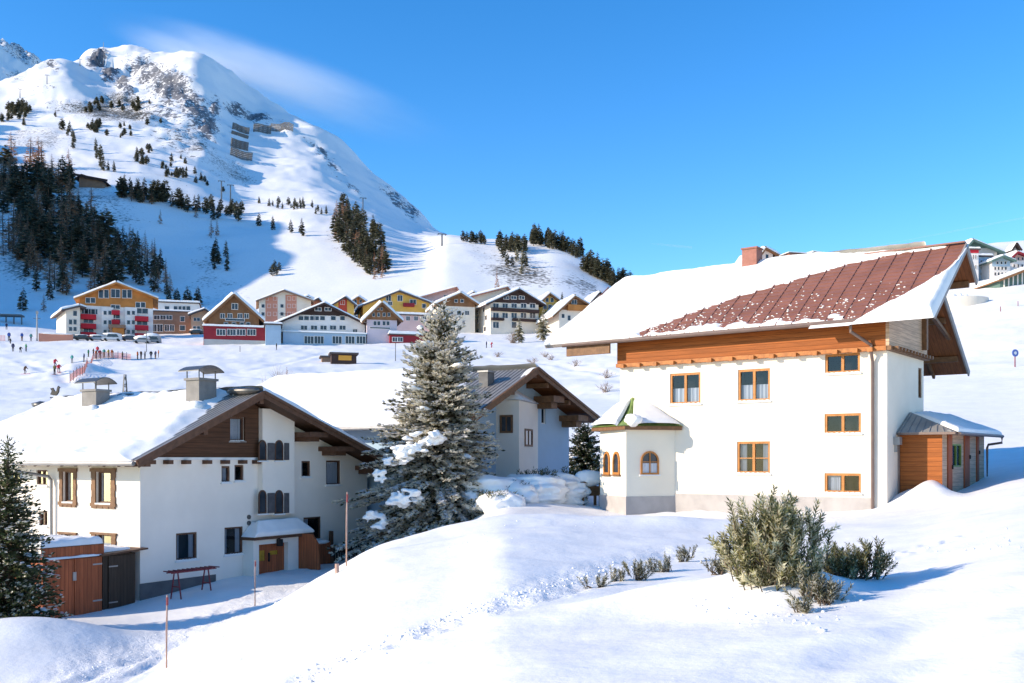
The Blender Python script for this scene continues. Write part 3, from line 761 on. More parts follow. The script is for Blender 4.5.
    for i in range(n):
        a, c = e[i], e[(i+1) % n]
        t.face([(*a,ztop-.02),(*c,ztop-.02),(*c,ztop+.13),(*a,ztop+.13)])
    t.face([(*p,ztop-.02) for p in e]); t.build('eave_ring', M['brownM'], tur)
    apex = Vector((ctr.x, ctr.y, Z(2.62))); levels = [(1.03,.13),(.68,.46),(.40,.88),(.19,1.30),(.02,1.62)]
    t = MB()
    for (k0, h0), (k1, h1) in zip(levels[:-1], levels[1:]):
        for i in range(n):
            a, c = e[i], e[(i+1) % n]; g = lambda p, k: (ctr.x+(p[0]-ctr.x)*k, ctr.y+(p[1]-ctr.y)*k)
            t.face([(*g(a,k0),ztop+h0),(*g(c,k0),ztop+h0),(*g(c,k1),ztop+h1),(*g(a,k1),ztop+h1)])
    t.build('turret_roof', M['green'], tur)
    t = MB()
    for i, (s0, s1) in ((0,(.03,.86)),(1,(.20,.92)),(2,(.05,.95)),(3,(.05,.95)),(4,(.05,.95))):  # snow on each roof facet
        a, c = Vector((*e[i],0)), Vector((*e[(i+1) % n],0))
        seg = 14
        prev = None
        for kk in range(9):
            w = kk/8; k = 1.05*(1-w)+.16*w; h = np.interp(w, [0,.35,.68,1.0], [.13,.48,.90,1.30])
            row = []
            for j in range(seg+1):
                f = s0+(s1-s0)*j/seg; p = a+(c-a)*f; p = ctr+(p-ctr)*k
                th = .20*math.sqrt(max(0, 1-abs(2*j/seg-1)**3))*math.sqrt(max(0, 1-abs(2*w-.9)**3 if w > .45 else 1-abs(.9-2*w)**4))
                dn = (p-ctr).normalized(); pp = p+dn*th*.7; row.append((pp.x, pp.y, ztop+h+th))
            if prev:
                for j in range(seg): t.face([prev[j], prev[j+1], row[j+1], row[j]])
            prev = row
    a, c = Vector((*e[0],0)), Vector((*e[1],0)); p = a+(c-a)*.86; t.blob((p.x, p.y, ztop+.36), (.34,.27,.25), 4, .2, 3)
    t.build('turret_snow', M['roofsnow'], tur, smooth=True)
    a, c = Vector((*q[1],0)), Vector((*q[0],0)); u = (c-a).normalized(); pr = Plane(fr, a, u, (u.y,-u.x,0))
    arch_window(tur, pr, pr.rect(640.5,658.5,451,474.5), M['amber'], .07, 2, True, 0, .06, M['white'])
    a, c = Vector((*q[2],0)), Vector((*q[1],0)); u = (c-a).normalized(); plf = Plane(fr, a, u, (u.y,-u.x,0))
    arch_window(tur, plf, plf.rect(604.3,610.3,451.5,474.5), M['amber'], .09, 1, False, .6, .06, M['brownM'])
    arch_window(tur, plf, plf.rect(613.5,620.3,451.5,474.5), M['amber'], .09, 1, False, .6, .06, M['brownM'])
    # lean-to at the gable side
    x1, y0, y1 = 1.5, 1.34, 7.75
    an = empty('wooden_annex', fr.w((0,0,0)), fr.yaw, 'low orange wooden lean-to with snowy metal roof against the right side of the cream house', 'shed')
    za = Z(.95); b = MB()
    b.face([(0.03,y0,-.5),(x1,y0,-.5),(x1,y0,za),(0.03,y0,za)]); b.build('front_wall', M['orange'], an)
    pa = Plane(fr, (x1,0,0), (0,1,0), (1,0,0))
    dr = [pa.rect(947,951.5,440,492), pa.rect(963,967.5,437,476)]; wn = pa.rect(952,961.5,444,467)
    b = MB(); facade(b, pa, y0, y1, -.5, za+.05, [wn], reveal=.08); facade(b, Plane(fr,(0,y1,0),(1,0,0),(0,1,0)), .03, x1, -.5, za+.3)
    b.build('side_wall', M['shingle'], an)
    window(an, pa, wn, M['green'], .06, 2, (), .05)
    for r in ((947,951,440,490),(963.5,968.5,436,474),(976,978,435,466)):
        u0, u1, z0, z1 = pa.rect(*r); b = MB(); pa.box(b, u0, u1, -.4, za-.03, -.05, .0); d = b.build('door', M['redwood'], an)
        b = MB(); pa.box(b, u1-.08, u1-.04, (z0+z1)/2-.15, (z0+z1)/2, -.1, -.05); b.build('handle', M['black'], d)
    xe = 2.0; ye0 = 1.05; zw = Z(1.78); zea = Z(.98); ph = 2.7
    b = MB(); top = [(0.02,ph,zw),(xe,ye0,zea),(xe,8.3,zea+.03),(0.02,8.3,zw)]
    nR = (Vector(top[1])-Vector(top[0])).cross(Vector(top[3])-Vector(top[0])).normalized()
    slab(b, top, nR if nR.z > 0 else -nR, .08, 0, 1, 1)
    b.face([(0.02,ph,zw),(0.02,ye0,zea),(xe,ye0,zea)], 0); b.face([(0.02,ye0,zea-.08),(xe,ye0,zea-.08),(xe,ye0,zea),(0.02,ye0,zea)], 1)
    b.face([(0.02,ye0,zea-.08),(xe,ye0,zea-.08),(x1,y0,zea-.08),(0.02,y0,zea-.08)], 1)
    for i in range(8):
        f = (i+.5)/8; b.bar((xe*f, ye0+.02, zea+.02), (xe*f*.92, ye0+(ph-ye0)*(1-f)+.02, zea+(zw-zea)*(1-f)+.02), .03, .04, 0)
    b.build('roof', [M['metalgrey'], M['pipe']], an)
    nn = nR if nR.z > 0 else -nR
    pt = lambda u, v: (lambda a, c: a+(c-a)*v)(Vector((0.03,ph+.1,zw))+(Vector((xe+.06,ye0+.15,zea))-Vector((0.03,ph+.1,zw)))*u, Vector((0.03,8.3,zw))+(Vector((xe+.06,8.3,zea+.03))-Vector((0.03,8.3,zw)))*u)
    snow_sheet(an, pt, nn, .14, 'roof_snow', 24, 60, lambda u, v, nz, n2: .06+.3*v+.12*nz+.25*u, (0,.15,.2,.2), 2.1, 6.5, 5, rough=.02)
    b = MB(); b.tube([(xe+.07,ye0+.3,zea-.05),(xe+.07,8.35,zea-.02)], .06, 8); b.tube([(xe+.07,8.2,zea-.05),(xe+.07,8.2,zea-.28),(x1+.1,8.0,zea-.36),(x1+.08,7.9,zea-.5),(x1+.08,7.9,-.3)], .05, 8); b.build('gutter', M['pipe'], an)
    b = MB(); b.tube([(.02,1.28,Z(.9)),(.02,1.28,-.2)], .05, 8); b.build('downpipe', M['pipe'], an)
    # heat pump outlet on the gable wall
    p = ps.at(894.5, 441); b = MB(); ps.box(b, p[0]-.16, p[0]+.16, p[1]-.14, p[1]+.14, -.22, -.002); ps.box(b, p[0]-.04, p[0]+.04, p[1]-.4, p[1]-.14, -.1, -.002); b.build('meter_box', M['metalgrey'], root)
# ------------------------------------------------------------------ the white house on the left
def carved_window(par, pl, r):
    """window with carved brown surround"""
    u0, u1, z0, z1 = r; w = (u1-u0)*.18; h = (z1-z0)*.075
    inn = (u0+w, u1-w, z0+h*1.1, z1-h)
    win = window(par, pl, inn, M['brownT'], .05, 1, (), .14, 'sides', M['white'], sx=.0)
    b = MB()
    for s, a in ((0, u0), (1, u1-w)):
        n = 5
        for i in range(n):
            za = z0+h+(z1-z0-2*h)*i/n; zb = z0+h+(z1-z0-2*h)*(i+1)/n; k = w*(.12 if i % 2 else 0)
            pl.box(b, a+(k if s == 0 else 0), a+w-(k if s == 1 else 0), za, zb, -.05, -.003)
    pl.box(b, u0-.04, u1+.04, z1-h, z1+.03, -.08, -.003); pl.box(b, u0-.04, u1+.04, z0-.02, z0+h, -.07, -.003)
    for i in range(4): pl.box(b, u0+(u1-u0)*i/4+.02, u0+(u1-u0)*(i+1)/4-.02, z0-.09, z0-.021, -.06, -.003)
    b.build('surround', M['brownM'], win)
    return inn
def house_white():
    zg = -4.95; fr = Frame(-13.07, 35, zg, (.5254, .8509)); Z = lambda z: z-zg
    root = empty('alpine_house', fr.o, fr.yaw, 'white house with dark brown wooden gable and snowy roof behind the two bin sheds', 'house')
    pg = Plane(fr, (0,0,0), (1,0,0), (0,-1,0)); plf = Plane(fr, (0,0,0), (0,1,0), (-1,0,0))
    xw = 12.3; yd = 11.0; xr, zr = 4.75, Z(2.62); xe0, ze0 = -1.0, Z(-.02); xe1 = 13.1; s0 = (zr-ze0)/(xr-xe0); s1 = .345; ze1 = zr-s1*(xe1-xr)
    clips = [(-s0,1,zr-s0*xr-.22), (s1,1,zr+s1*xr-.22)]
    zb = Z(.1)
    gw = [((229,244,417,441),'full'), ((221.5,230,466,482.5),'full'), ((234.5,243.7,465,481),'left'), ((301.5,310.5,461,477),'left'), ((326,340.5,460.5,485),'full'),
          ((176,197,532.7,560),'sides'), ((224.5,243,527,554.5),'sides'), ((303.5,321,517,540),'left')]
    gr = [pg.rect(*w[0]) for w in gw]
    xbay = pg.at(257.5, 470)[0]; xbay2 = pg.at(289.5, 470)[0]
    wl = MB(); facade(wl, pg, 0, xw, -1.5, zr, gr, clips, .14)
    lw = [plf.rect(*r) for r in ((60,77,469,504.5),(92,116,469,506),(59.5,77,533,547),(92,116.6,533.5,550))]
    sm = [plf.rect(*r) for r in ((36.5,47.5,470,485.5),(39,47.5,511,526),(8,20,471,486))]
    inn = []
    for (u0,u1,z0,z1) in lw:
        w = (u1-u0)*.18; h = (z1-z0)*.075; inn.append((u0+w,u1-w,z0+h*1.1,z1-h))
    facade(wl, plf, 0, yd, -1.5, zr, inn+sm, [(0,1,zr-s0*(xr-0)-.2)], .16)
    facade(wl, Plane(fr,(0,yd,0),(1,0,0),(0,1,0)), 0, xw, -1.5, zr, (), clips); facade(wl, Plane(fr,(xw,0,0),(0,1,0),(1,0,0)), 0, yd, -1.5, zr-s1*(xw-xr)-.2)
    # stair bay standing a little proud
    wl.box(xbay, xbay2, -.28, -.001, Z(-2.2), Z(2.05)); 
    wl.build('wall', M['plasterA'], root)
    b = MB(); pg.box(b, -.02, 3.4, -1.5, Z(-4.35), -.03, 0); b.build('plinth', M['plinthD'], root); b = MB(); pg.box(b, 9.4, xw, -1.5, Z(-4.3), -.03, 0); b.build('plinth', M['plinthD'], root)
    for (w, cur), r in zip(gw, gr): window(root, pg, r, M['brownT'], .07, 1, (), .09, cur, M['white'], hung=True)
    for r in lw: carved_window(root, plf, r)
    for r in sm: window(root, plf, r, M['brownT'], .06, 2, (), .1, None, M['white'], hung=True)
    pb = Plane(fr, (0,-.28,0), (1,0,0), (0,-1,0))
    for y0, y1 in ((440,460.5), (490,513.5)):
        for x0, x1 in ((258.2,266),(274.5,282.8)):
            arch_window(root, pb, pb.rect(x0,x1,y0,y1), M['brownT'], .045, 1, False, .2, .04, M['white'])
        for x0, x1 in ((267.3,273.8),(284,288.2)):
            r = pb.rect(x0,x1,y0+3,y1-.5); b = MB(); pb.box(b, *r, -.06, -.003); b.build('shutter', M['greyshut'], root)
    # boarded gable, its beam ends
    b = MB(); pgc = Plane(fr, (0,-.07,0), (1,0,0), (0,-1,0))
    aw = gr[0]; facade(b, pgc, -.02, xbay-.001, zb, zr, [aw], clips, .09); b.build('gable_cladding', M['brown'], root)
    b = MB(); pg.box(b, -.05, xbay, zb-.1, zb-.002, -.11, 0); b.build('belt_board', M['white'], root)
    for px in (148,165.5,183.5,204.5,222.5,240,254):
        u = pg.at(px, 460)[0]; b = MB(); pg.box(b, u-.11, u+.11, zb-.25, zb-.102, -.3, 0); b.build('beam_end', M['brownT'], root)
    # roof
    nL = Vector((-s0,0,1)).normalized(); nR = Vector((s1,0,1)).normalized(); yf = -1.15; yb = yd+1
    b = MB(); slab(b, [(xe0,yf,ze0),(xr,yf,zr),(xr,yb,zr),(xe0,yb,ze0)], nL, .14, 0, 1, 2); slab(b, [(xr,yf,zr+.002),(xe1,yf,ze1),(xe1,yb,ze1),(xr,yb,zr+.002)], nR, .14, 0, 1, 2)
    for i in range(58):                                    # corrugation near the gable
        x = xe0+.1+(xr-xe0)*i/58; 
    for k in range(12):
        y = yf+.12+k*.2; b.bar((xe0+.02,y,ze0+.012),(xr,y,zr+.012), .09, .03, 0, up=nL)
    b.build('roof', [M['metalgrey'], M['brownT'], M['brownY']], root)
    b = MB()
    for (a, c) in (((xe0-.02,ze0-.12),(xr,zr-.1)), ((xr,zr-.1),(xe1,ze1-.12))):
        b.bar((a[0],yf-.03,a[1]),(c[0],yf-.03,c[1]), .07, .26); b.bar((a[0],yf-.08,a[1]+.1),(c[0],yf-.08,c[1]+.1), .05, .12)
    b.build('bargeboard', M['brownT'], root)
    for x, ln in ((pg.at(293,440)[0]+.4,1.15),(pg.at(319,450)[0]+.5,1.15),(xw-.3,1.1)):
        z = zr-(x-xr)*s1-.17; b = MB(); b.box(x-.55, x+.55, yf+.06, .05, z-.4, z-.2); b.box(x-.32, x+.32, yf+.35, .05, z-.58, z-.4); b.build('bracket', M['brownT'], root)
    for x in (xe0+.5, 2.0, xr):
        z = (zr-(xr-x)*s0)-.34; b = MB(); b.box(x-.1, x+.1, yf+.08, .05, z-.1, z+.12); b.build('purlin', M['brownT'], root)
    b = MB()
    for i in range(16): b.bar((xe0+.02,-.9+i*.8,ze0-.16),(xe0+1.0,-.9+i*.8,ze0+.26), .1, .12)
    b.build('rafter_ends', M['brownT'], root)
    b = MB(); b.tube([(xe0-.08,yf+.1,ze0-.1),(xe0-.08,yb,ze0-.1)], .08, 8); yp = plf.at(54.5,520)[0]
    b.tube([(xe0-.08,yp+.9,ze0-.18),(xe0-.05,yp+.9,ze0-.4),(-.14,yp+.15,Z(-.62)),(-.14,yp,Z(-.75)),(-.12,yp,.2)], .06, 8); b.build('gutter', M['metalgrey'], root)
    # snow
    sc = math.hypot(xr-xe0, zr-ze0)
    ptL = lambda u, v: (xe0-.05+(xr-xe0+.05)*v, yf+.02+(yb-yf)*u, ze0-.02+(zr-ze0+.02)*v)
    def mk(u, v, nz, n2):
        y = u*(yb-yf)
        # bare strip along the verge, bare patch below the chimneys
        e = .38*((y-.45-2.2*max(0, v-.40))/.9)+.1*nz
        return e+.05*n2
    snow_sheet(root, ptL, nL, .27, 'roof_snow', 80, 44, mk, (0,.3,.16,0), yb-yf, sc, 21, rough=.07)
    ptR = lambda u, v: (xr+(xe1+.05-xr)*v, yf+.02+(yb-yf)*u, zr-(xe1+.05-xr)*s1*v)
    snow_sheet(root, ptR, nR, .3, 'roof_snow', 50, 40, None, (.25,.3,0,.25), yb-yf, 8.5, 23, rough=.03)
    # chimneys with arched metal hoods
    c0 = nL.dot(Vector((xe0,0,ze0)))
    for (px, py, w, dp, h, span) in ((199,409,.86,.74,1.12,1.5), (96,413,.66,.95,.92,1.35)):
        c = fr.ray(px, py, nL, c0); x0, y0 = c.x, c.y
        b = MB(); b.box(x0, x0+w, y0, y0+dp, c.z-1.0, c.z+h); b.box(x0-.06, x0+w+.06, y0-.06, y0+dp+.06, c.z+h, c.z+h+.09)
        ch = b.build('chimney', M['concC'], root)
        b = MB(); zt = c.z+h+.09
        for (ax, ay) in ((.03,.03),(w-.03,.03),(.03,dp-.03),(w-.03,dp-.03)): b.tube([(x0+ax,y0+ay,zt),(x0+ax,y0+ay,zt+.3)], .025, 6)
        n = 10; R0 = []
        for i in range(n+1):
            t = i/n*2-1; R0.append((t, .24-.22*t*t))
        for i in range(n):
            (t0, h0), (t1, h1) = R0[i], R0[i+1]; xa = x0+w/2+t0*(w/2+.2); xb = x0+w/2+t1*(w/2+.2); ya, yb2 = y0-.22, y0+dp+.22
            b.box8([(xa,ya,zt+.22+h0),(xb,ya,zt+.22+h1),(xb,yb2,zt+.22+h1),(xa,yb2,zt+.22+h0),(xa,ya,zt+.26+h0),(xb,ya,zt+.26+h1),(xb,yb2,zt+.26+h1),(xa,yb2,zt+.26+h0)])
        b.build('hood', M['steel'], ch)
        b = MB()
        for k in range(5): b.blob((x0-.25+k*.2, y0-.1+.1*k, c.z+.1), (.3,.35,.22), k+int(px), .2, 2)
        b.build('snow_drift', M['roofsnow'], ch, smooth=True)
    # roof furniture on the ridge: small vent pipes and humps
    for px, py in ((154,397),(234,391),(170,400)):
        c = fr.ray(px, py, (1,0,0), xr-.25); b = MB(); b.tube([(c.x,c.y,zr-.3),(c.x,c.y,c.z)], .06, 8); b.tube([(c.x,c.y,c.z),(c.x,c.y,c.z+.04)], .09, 8); b.build('vent_pipe', M['steel'], root)
    for px, py, L in ((40,405,.5),(73,402,.5),(243,391,.9),(127,397,.9)):
        c = fr.ray(px, py, (1,0,0), xr-.2); b = MB(); b.blob((c.x, c.y, c.z), (.3, L, .17), int(px), .15, 2); b.build('ridge_skylight', M['steel'], root, smooth=True)
    # weather vane shaped like a rooster
    c = fr.ray(56, 404, (1,0,0), xr-.1); b = MB(); H = c.z-.3; b.tube([(c.x,c.y,H),(c.x,c.y,H+.75)], .025, 6)
    d = Vector((.25,-.97,0)).normalized(); up = Vector((0,0,1))
    q = lambda a, z: Vector((c.x,c.y,H+.72))+d*a*.72+up*z*.8
    pts = [(-.42,.02),(-.30,.22),(-.42,.36),(-.22,.40),(-.08,.20),(.06,.20),(.12,.42),(.19,.50),(.26,.44),(.34,.40),(.25,.36),(.22,.14),(.08,-.02),(-.15,-.04)]
    th = Vector((d.y,-d.x,0))*.03
    b.prism([q(a,z)-th for a, z in pts], th*2); b.bar(q(-.45,-.18), q(.45,-.18), .03, .03); b.bar(q(.0,-.18)+th*12, q(.0,-.18)-th*12, .03, .03)
    b.build('weather_vane', M['black'], root)
    c = fr.ray(125, 396, (1,0,0), xr+.6); b = MB(); Hh = c.z+.95       # lattice aerial
    for k in range(4):
        a = k*math.pi/2+.4; r = .16
        b.tube([(c.x+r*math.cos(a),c.y+r*math.sin(a),zr-.4),(c.x+.05*math.cos(a),c.y+.05*math.sin(a),Hh)], .017, 5)
        for j in range(5):
            t0, t1 = j/5, (j+1)/5; a2 = a+math.pi/2; g = lambda t, an: (c.x+(r-(r-.05)*t)*math.cos(an), c.y+(r-(r-.05)*t)*math.sin(an), zr-.4+(Hh-zr+.4)*t)
            b.tube([g(t0,a),g(t1,a2)], .011, 4)
    b.build('aerial_mast', M['steel'], root)
    # porch
    PD = .62; pz = Plane(fr, (0,-PD,0), (1,0,0), (0,-1,0))
    u0, u1, z0, z1 = pz.rect(249, 309, 516, 535); zc = pz.at(280, 535)[1]
    cz = zc
    b = MB(); ua = pz.at(252,534)[0]; ub = pz.at(311,531)[0]
    lo = [(ua,-PD-.14,cz),(ub,-PD-.14,cz),(ub,-.29,cz),(ua,-.02,cz)]; hi = [(ua+.55,-.31,cz+.52),(ub-.75,-.31,cz+.52),(ub-.75,-.29,cz+.55),(ua+.55,-.02,cz+.55)]
    for i in (0,1,3): j = (i+1) % 4; b.face([lo[i],lo[j],hi[j],hi[i]], 0)
    b.face(hi, 0)
    for i in range(4): j = (i+1) % 4; b.face([Vector(lo[i])-Vector((0,0,.12)),Vector(lo[j])-Vector((0,0,.12)),lo[j],lo[i]], 1)
    b.face([Vector(p)-Vector((0,0,.12)) for p in lo], 1)
    can = b.build('porch_roof', [M['roofsnow'], M['brownT']], root)
    ptc = lambda u, v: (ua-.03+(ub-ua+.06)*u-(u-.5)*v*1.1, -PD-.18+(PD-.14)*v, cz+.02+.55*v)
    snow_sheet(can, ptc, (0,-.5,1), .13, 'snow', 26, 14, None, (.2,.2,.12,.2), ub-ua, 1.2, 6, rough=.02)
    b = MB(); w0 = pz.rect(254,259.5,536,580); w1 = pz.rect(288.8,299,535,578)
    for (a0, a1, *_ ) in (w0, w1): b.box(a0, a1, -PD+.03, -.002, -.3, cz-.122)
    b.box(w0[1], w1[0], -PD+.05, -PD+.2, cz-.32, cz-.123); b.build('porch_wall', M['plasterA'], root)
    pd = Plane(fr, (0,-.35,0), (1,0,0), (0,-1,0)); b = MB(); da, db = w0[1]+.002, w1[0]-.002; dt = cz-.33; q = Plane(fr,(0,-.36,0),(1,0,0),(0,-1,0))
    g0 = da+(db-da)*.08; g1 = da+(db-da)*.34; h0 = da+(db-da)*.5; h1 = da+(db-da)*.78
    facade(b, q, da, db, -.3, dt, [(g0,g1,.95,dt-.25),(h0,h1,1.15,dt-.3)], reveal=.05); dr = b.build('door', M['redwood'], root)
    b = MB()
    for (a, c_, e, f_) in ((g0,g1,.95,dt-.25),(h0,h1,1.15,dt-.3)): q.box(b, a, c_, e, f_, .03, .05)
    b.build('glazing', M['doorY'], dr)
    b = MB(); q.box(b, da+(db-da)*.44, da+(db-da)*.47, .9, 1.25, -.07, -.002); b.build('handle', M['black'], dr)
    lm = pz.at(278.5, 538); b = MB(); b.box(lm[0]-.09, lm[0]+.09, -PD-.16, -PD+.02, lm[1]-.32, lm[1]-.04); b.box(lm[0]-.02, lm[0]+.02, -PD-.09, -PD+.04, lm[1]-.05, lm[1]+.15); b.build('porch_lamp', M['black'], root)
    xs = w1[1]+.04; b = MB(); b.prism([(xs,-1.75,-.15),(xs,-.01,-.15),(xs,-.01,cz+.02),(xs,-1.3,cz-.02),(xs,-1.6,cz-.4)], (.09,0,0)); b.build('wind_screen', M['redwood'], root)
    # small round vents beside the porch
    for py in (517,523):
        v = pg.at(248.5, py); b = MB(); b.tube([pg.pt(v[0],v[1],-.05), pg.pt(v[0],v[1],.02)], .09, 10); b.build('wall_vent', M['steel'], root)
    # ---- two bin sheds left of the corner
    ps = Plane(fr, (0,-.12,0), (1,0,0), (0,-1,0))
    a0, a1 = ps.at(43,590)[0], ps.at(102,590)[0]; zT = ps.at(75,557)[1]; zK = ps.at(72,548)[1]+.05
    sh = empty('bin_shed', fr.w(((a0+a1)/2,-.1,0)), fr.yaw, 'red stained wooden bin shed with double plank doors, beside the dark spruce', 'shed')
    ox = (a0+a1)/2; oy = -.1; zlo = -.5
    L = lambda p: (p[0]-ox, p[1]-oy, p[2])
    b = MB(); b.box(a0-ox, a1-ox, .0, 2.2, zlo, zT-.05); b.build('body', M['redwood'], sh)
    b = MB(); b.box(a0-.06-ox, a1+.05-ox, -.06, -.002, zT-.02, zK); b.build('fascia_board', M['redwood'], sh)
    b = MB(); b.box(a0-.08-ox, a1+.06-ox, .0, 2.3, zK-.04, zK+.02); b.build('roof', M['brownT'], sh)
    mid = (a0+a1)/2
    for (c0, c1) in ((a0+.12, mid-.015), (mid+.015, a1-.04)):
        b = MB(); b.box(c0-ox, c1-ox, -.07, -.002, zlo+.1, zT-.06); d = b.build('door', M['redwood'], sh)
        for zz in (zlo+.75, zT-.3):
            b = MB(); e = c0 if c0 < mid-.1 else c1; b.box(min(e, e+(.35 if e == c0 else -.35))-ox, max(e, e+(.35 if e == c0 else -.35))-ox, -.085, -.072, zz-.025, zz+.025); b.build('hinge', M['metalgrey'], d)
    b = MB(); b.box(mid-.06-ox, mid+.06-ox, -.1, -.072, 1.0, 1.28); b.build('latch', M['metalgrey'], sh)
    pt = lambda u, v: (a0-.08-ox+(a1-a0+.14)*u, -.02+2.3*v, zK+.02)
    snow_sheet(sh, pt, (0,0,1), .24, 'snow_cap', 24, 20, None, (.15,.2,.12,.2), 2.3, 2.3, 31, rough=.06)
    pt = lambda u, v: (a0+.0-ox+(a1-a0)*u, -.13+.12*v, zT-.02+.0*v)
    snow_sheet(sh, pt, (0,0,1), .06, 'ledge_snow', 24, 6, None, (.1,.1,.05,.0), 2.2, .12, 33, rough=.03)
    b0, b1 = ps.at(104,590)[0], ps.at(136.5,590)[0]; zT2 = ps.at(120,552.5)[1]
    s2 = empty('bin_shed', fr.w(((b0+b1)/2,-.1,0)), fr.yaw, 'narrow dark brown plank bin shed between the red shed and the white wall', 'shed'); ox2 = (b0+b1)/2
    b = MB(); b.box(b0-ox2, b1-ox2, .05, 1.8, zlo, zT2-.05); b.build('body', M['darkwood'], s2)
    b = MB(); b.box(b0+.2-ox2, b1-.06-ox2, -.0, .048, zlo+.1, zT2-.1); d = b.build('door', M['darkwood'], s2)
    for zz in (zlo+.6, zT2-.45):
        b = MB(); b.box(b0+.2-ox2, b0+.55-ox2, -.014, -.002, zz-.022, zz+.022); b.build('hinge', M['metalgrey'], d)
    b = MB(); b.box8([(b0-.25-ox2,-.2,zT2-.06),(b1+.35-ox2,-.2,zT2+.04),(b1+.35-ox2,1.9,zT2+.04),(b0-.25-ox2,1.9,zT2-.06),(b0-.25-ox2,-.2,zT2+.0),(b1+.35-ox2,-.2,zT2+.1),(b1+.35-ox2,1.9,zT2+.1),(b0-.25-ox2,1.9,zT2)]); b.build('roof', M['brownT'], s2)
    pt = lambda u, v: (b0-.2-ox2+(b1-b0+.1)*u, .15+1.6*v, zT2+.02+.05*u)
    snow_sheet(s2, pt, (0,0,1), .12, 'snow_cap', 16, 14, None, (.2,.3,.2,.2), 1.7, 1.6, 35, rough=.05)
    # ---- low red ski rack in front of the gable
    pk = Plane(fr, (0,-1.2,0), (1,0,0), (0,-1,0))
    ra, rb = pk.at(169,578), pk.at(214,569); c = fr.w(((ra[0]+rb[0])/2,-1.2,0)); rk = empty('ski_rack', c, fr.yaw, 'low dark red metal ski rack standing on snow before the white gable wall', 'rack')
    zgk = zat(c.x, c.y)-zg; hw = (rb[0]-ra[0])/2; zt = zgk+.85
    b = MB(); b.bar((-hw,-.12,zt),(hw,-.12,zt), .035,.04); b.bar((-hw,.12,zt),(hw,.12,zt), .035,.04)
    for i in range(11): b.bar((-hw+2*hw*i/10,-.28,zt+.05),(-hw+2*hw*i/10,.28,zt+.05), .035,.035)
    b.build('rail', M['redpaint'], rk)
    for x in (-hw+.3, hw-.35):
        b = MB()
        for y in (-.3,.3): b.bar((x,y*.3,zt),(x,y,zgk-.25), .035,.035)
        b.bar((x,-.2,zgk+.35),(x,.2,zgk+.35), .04,.04); b.build('leg', M['redpaint'], rk)
    rk['label'] = 'low dark red metal ski rack standing on snow before the white gable wall'
    # ---- fences at the right end of the gable
    pfn = Plane(fr, (0,-.5,0), (1,0,0), (0,-1,0))
    f0, f1 = pfn.at(314.5,548)[0], pfn.at(330,545)[0]; zf = pfn.at(322,540)[1]
    fo = empty('wooden_fence', fr.w(((f0+f1)/2,-.5,0)), fr.yaw, 'short brown board fence with snow on top beside the porch wind screen', 'fence'); ox3 = (f0+f1)/2
    b = MB(); b.box(f0-ox3, f1-ox3, -.03, .03, -.3, zf-.1); b.build('board_panel', M['redwood'], fo)
    b = MB(); b.box(f1-ox3, f1+.14-ox3, -.07, .07, -.3, zf+.35); b.build('post', M['brownT'], fo)
    b = MB(); b.blob((0,0,zf-.09), ((f1-f0)/2,.09,.08), 3, .1, 2); b.build('snow_cap', M['roofsnow'], fo, smooth=True)
    g0, g1 = pfn.at(331,552)[0], pfn.at(368,545)[0]; zf = pfn.at(345,545)[1]
    fo = empty('picket_fence', fr.w(((g0+g1)/2,-.5,0)), fr.yaw, 'dark low picket fence below the big frosted spruce', 'fence'); ox4 = (g0+g1)/2
    b = MB(); n = int((g1-g0)/.16)
    for i in range(n): b.box(g0+.16*i-ox4, g0+.16*i+.1-ox4, -.015, .015, -.5, zf+random.uniform(-.05,.05))
    b.build('pickets', M['darkwood'], fo)
    b = MB(); b.box(g0-ox4, g1-ox4, .018, .06, zf-.3, zf-.2); b.box(g0-ox4, g1-ox4, .018, .06, .2, .3); b.build('rail', M['darkwood'], fo)

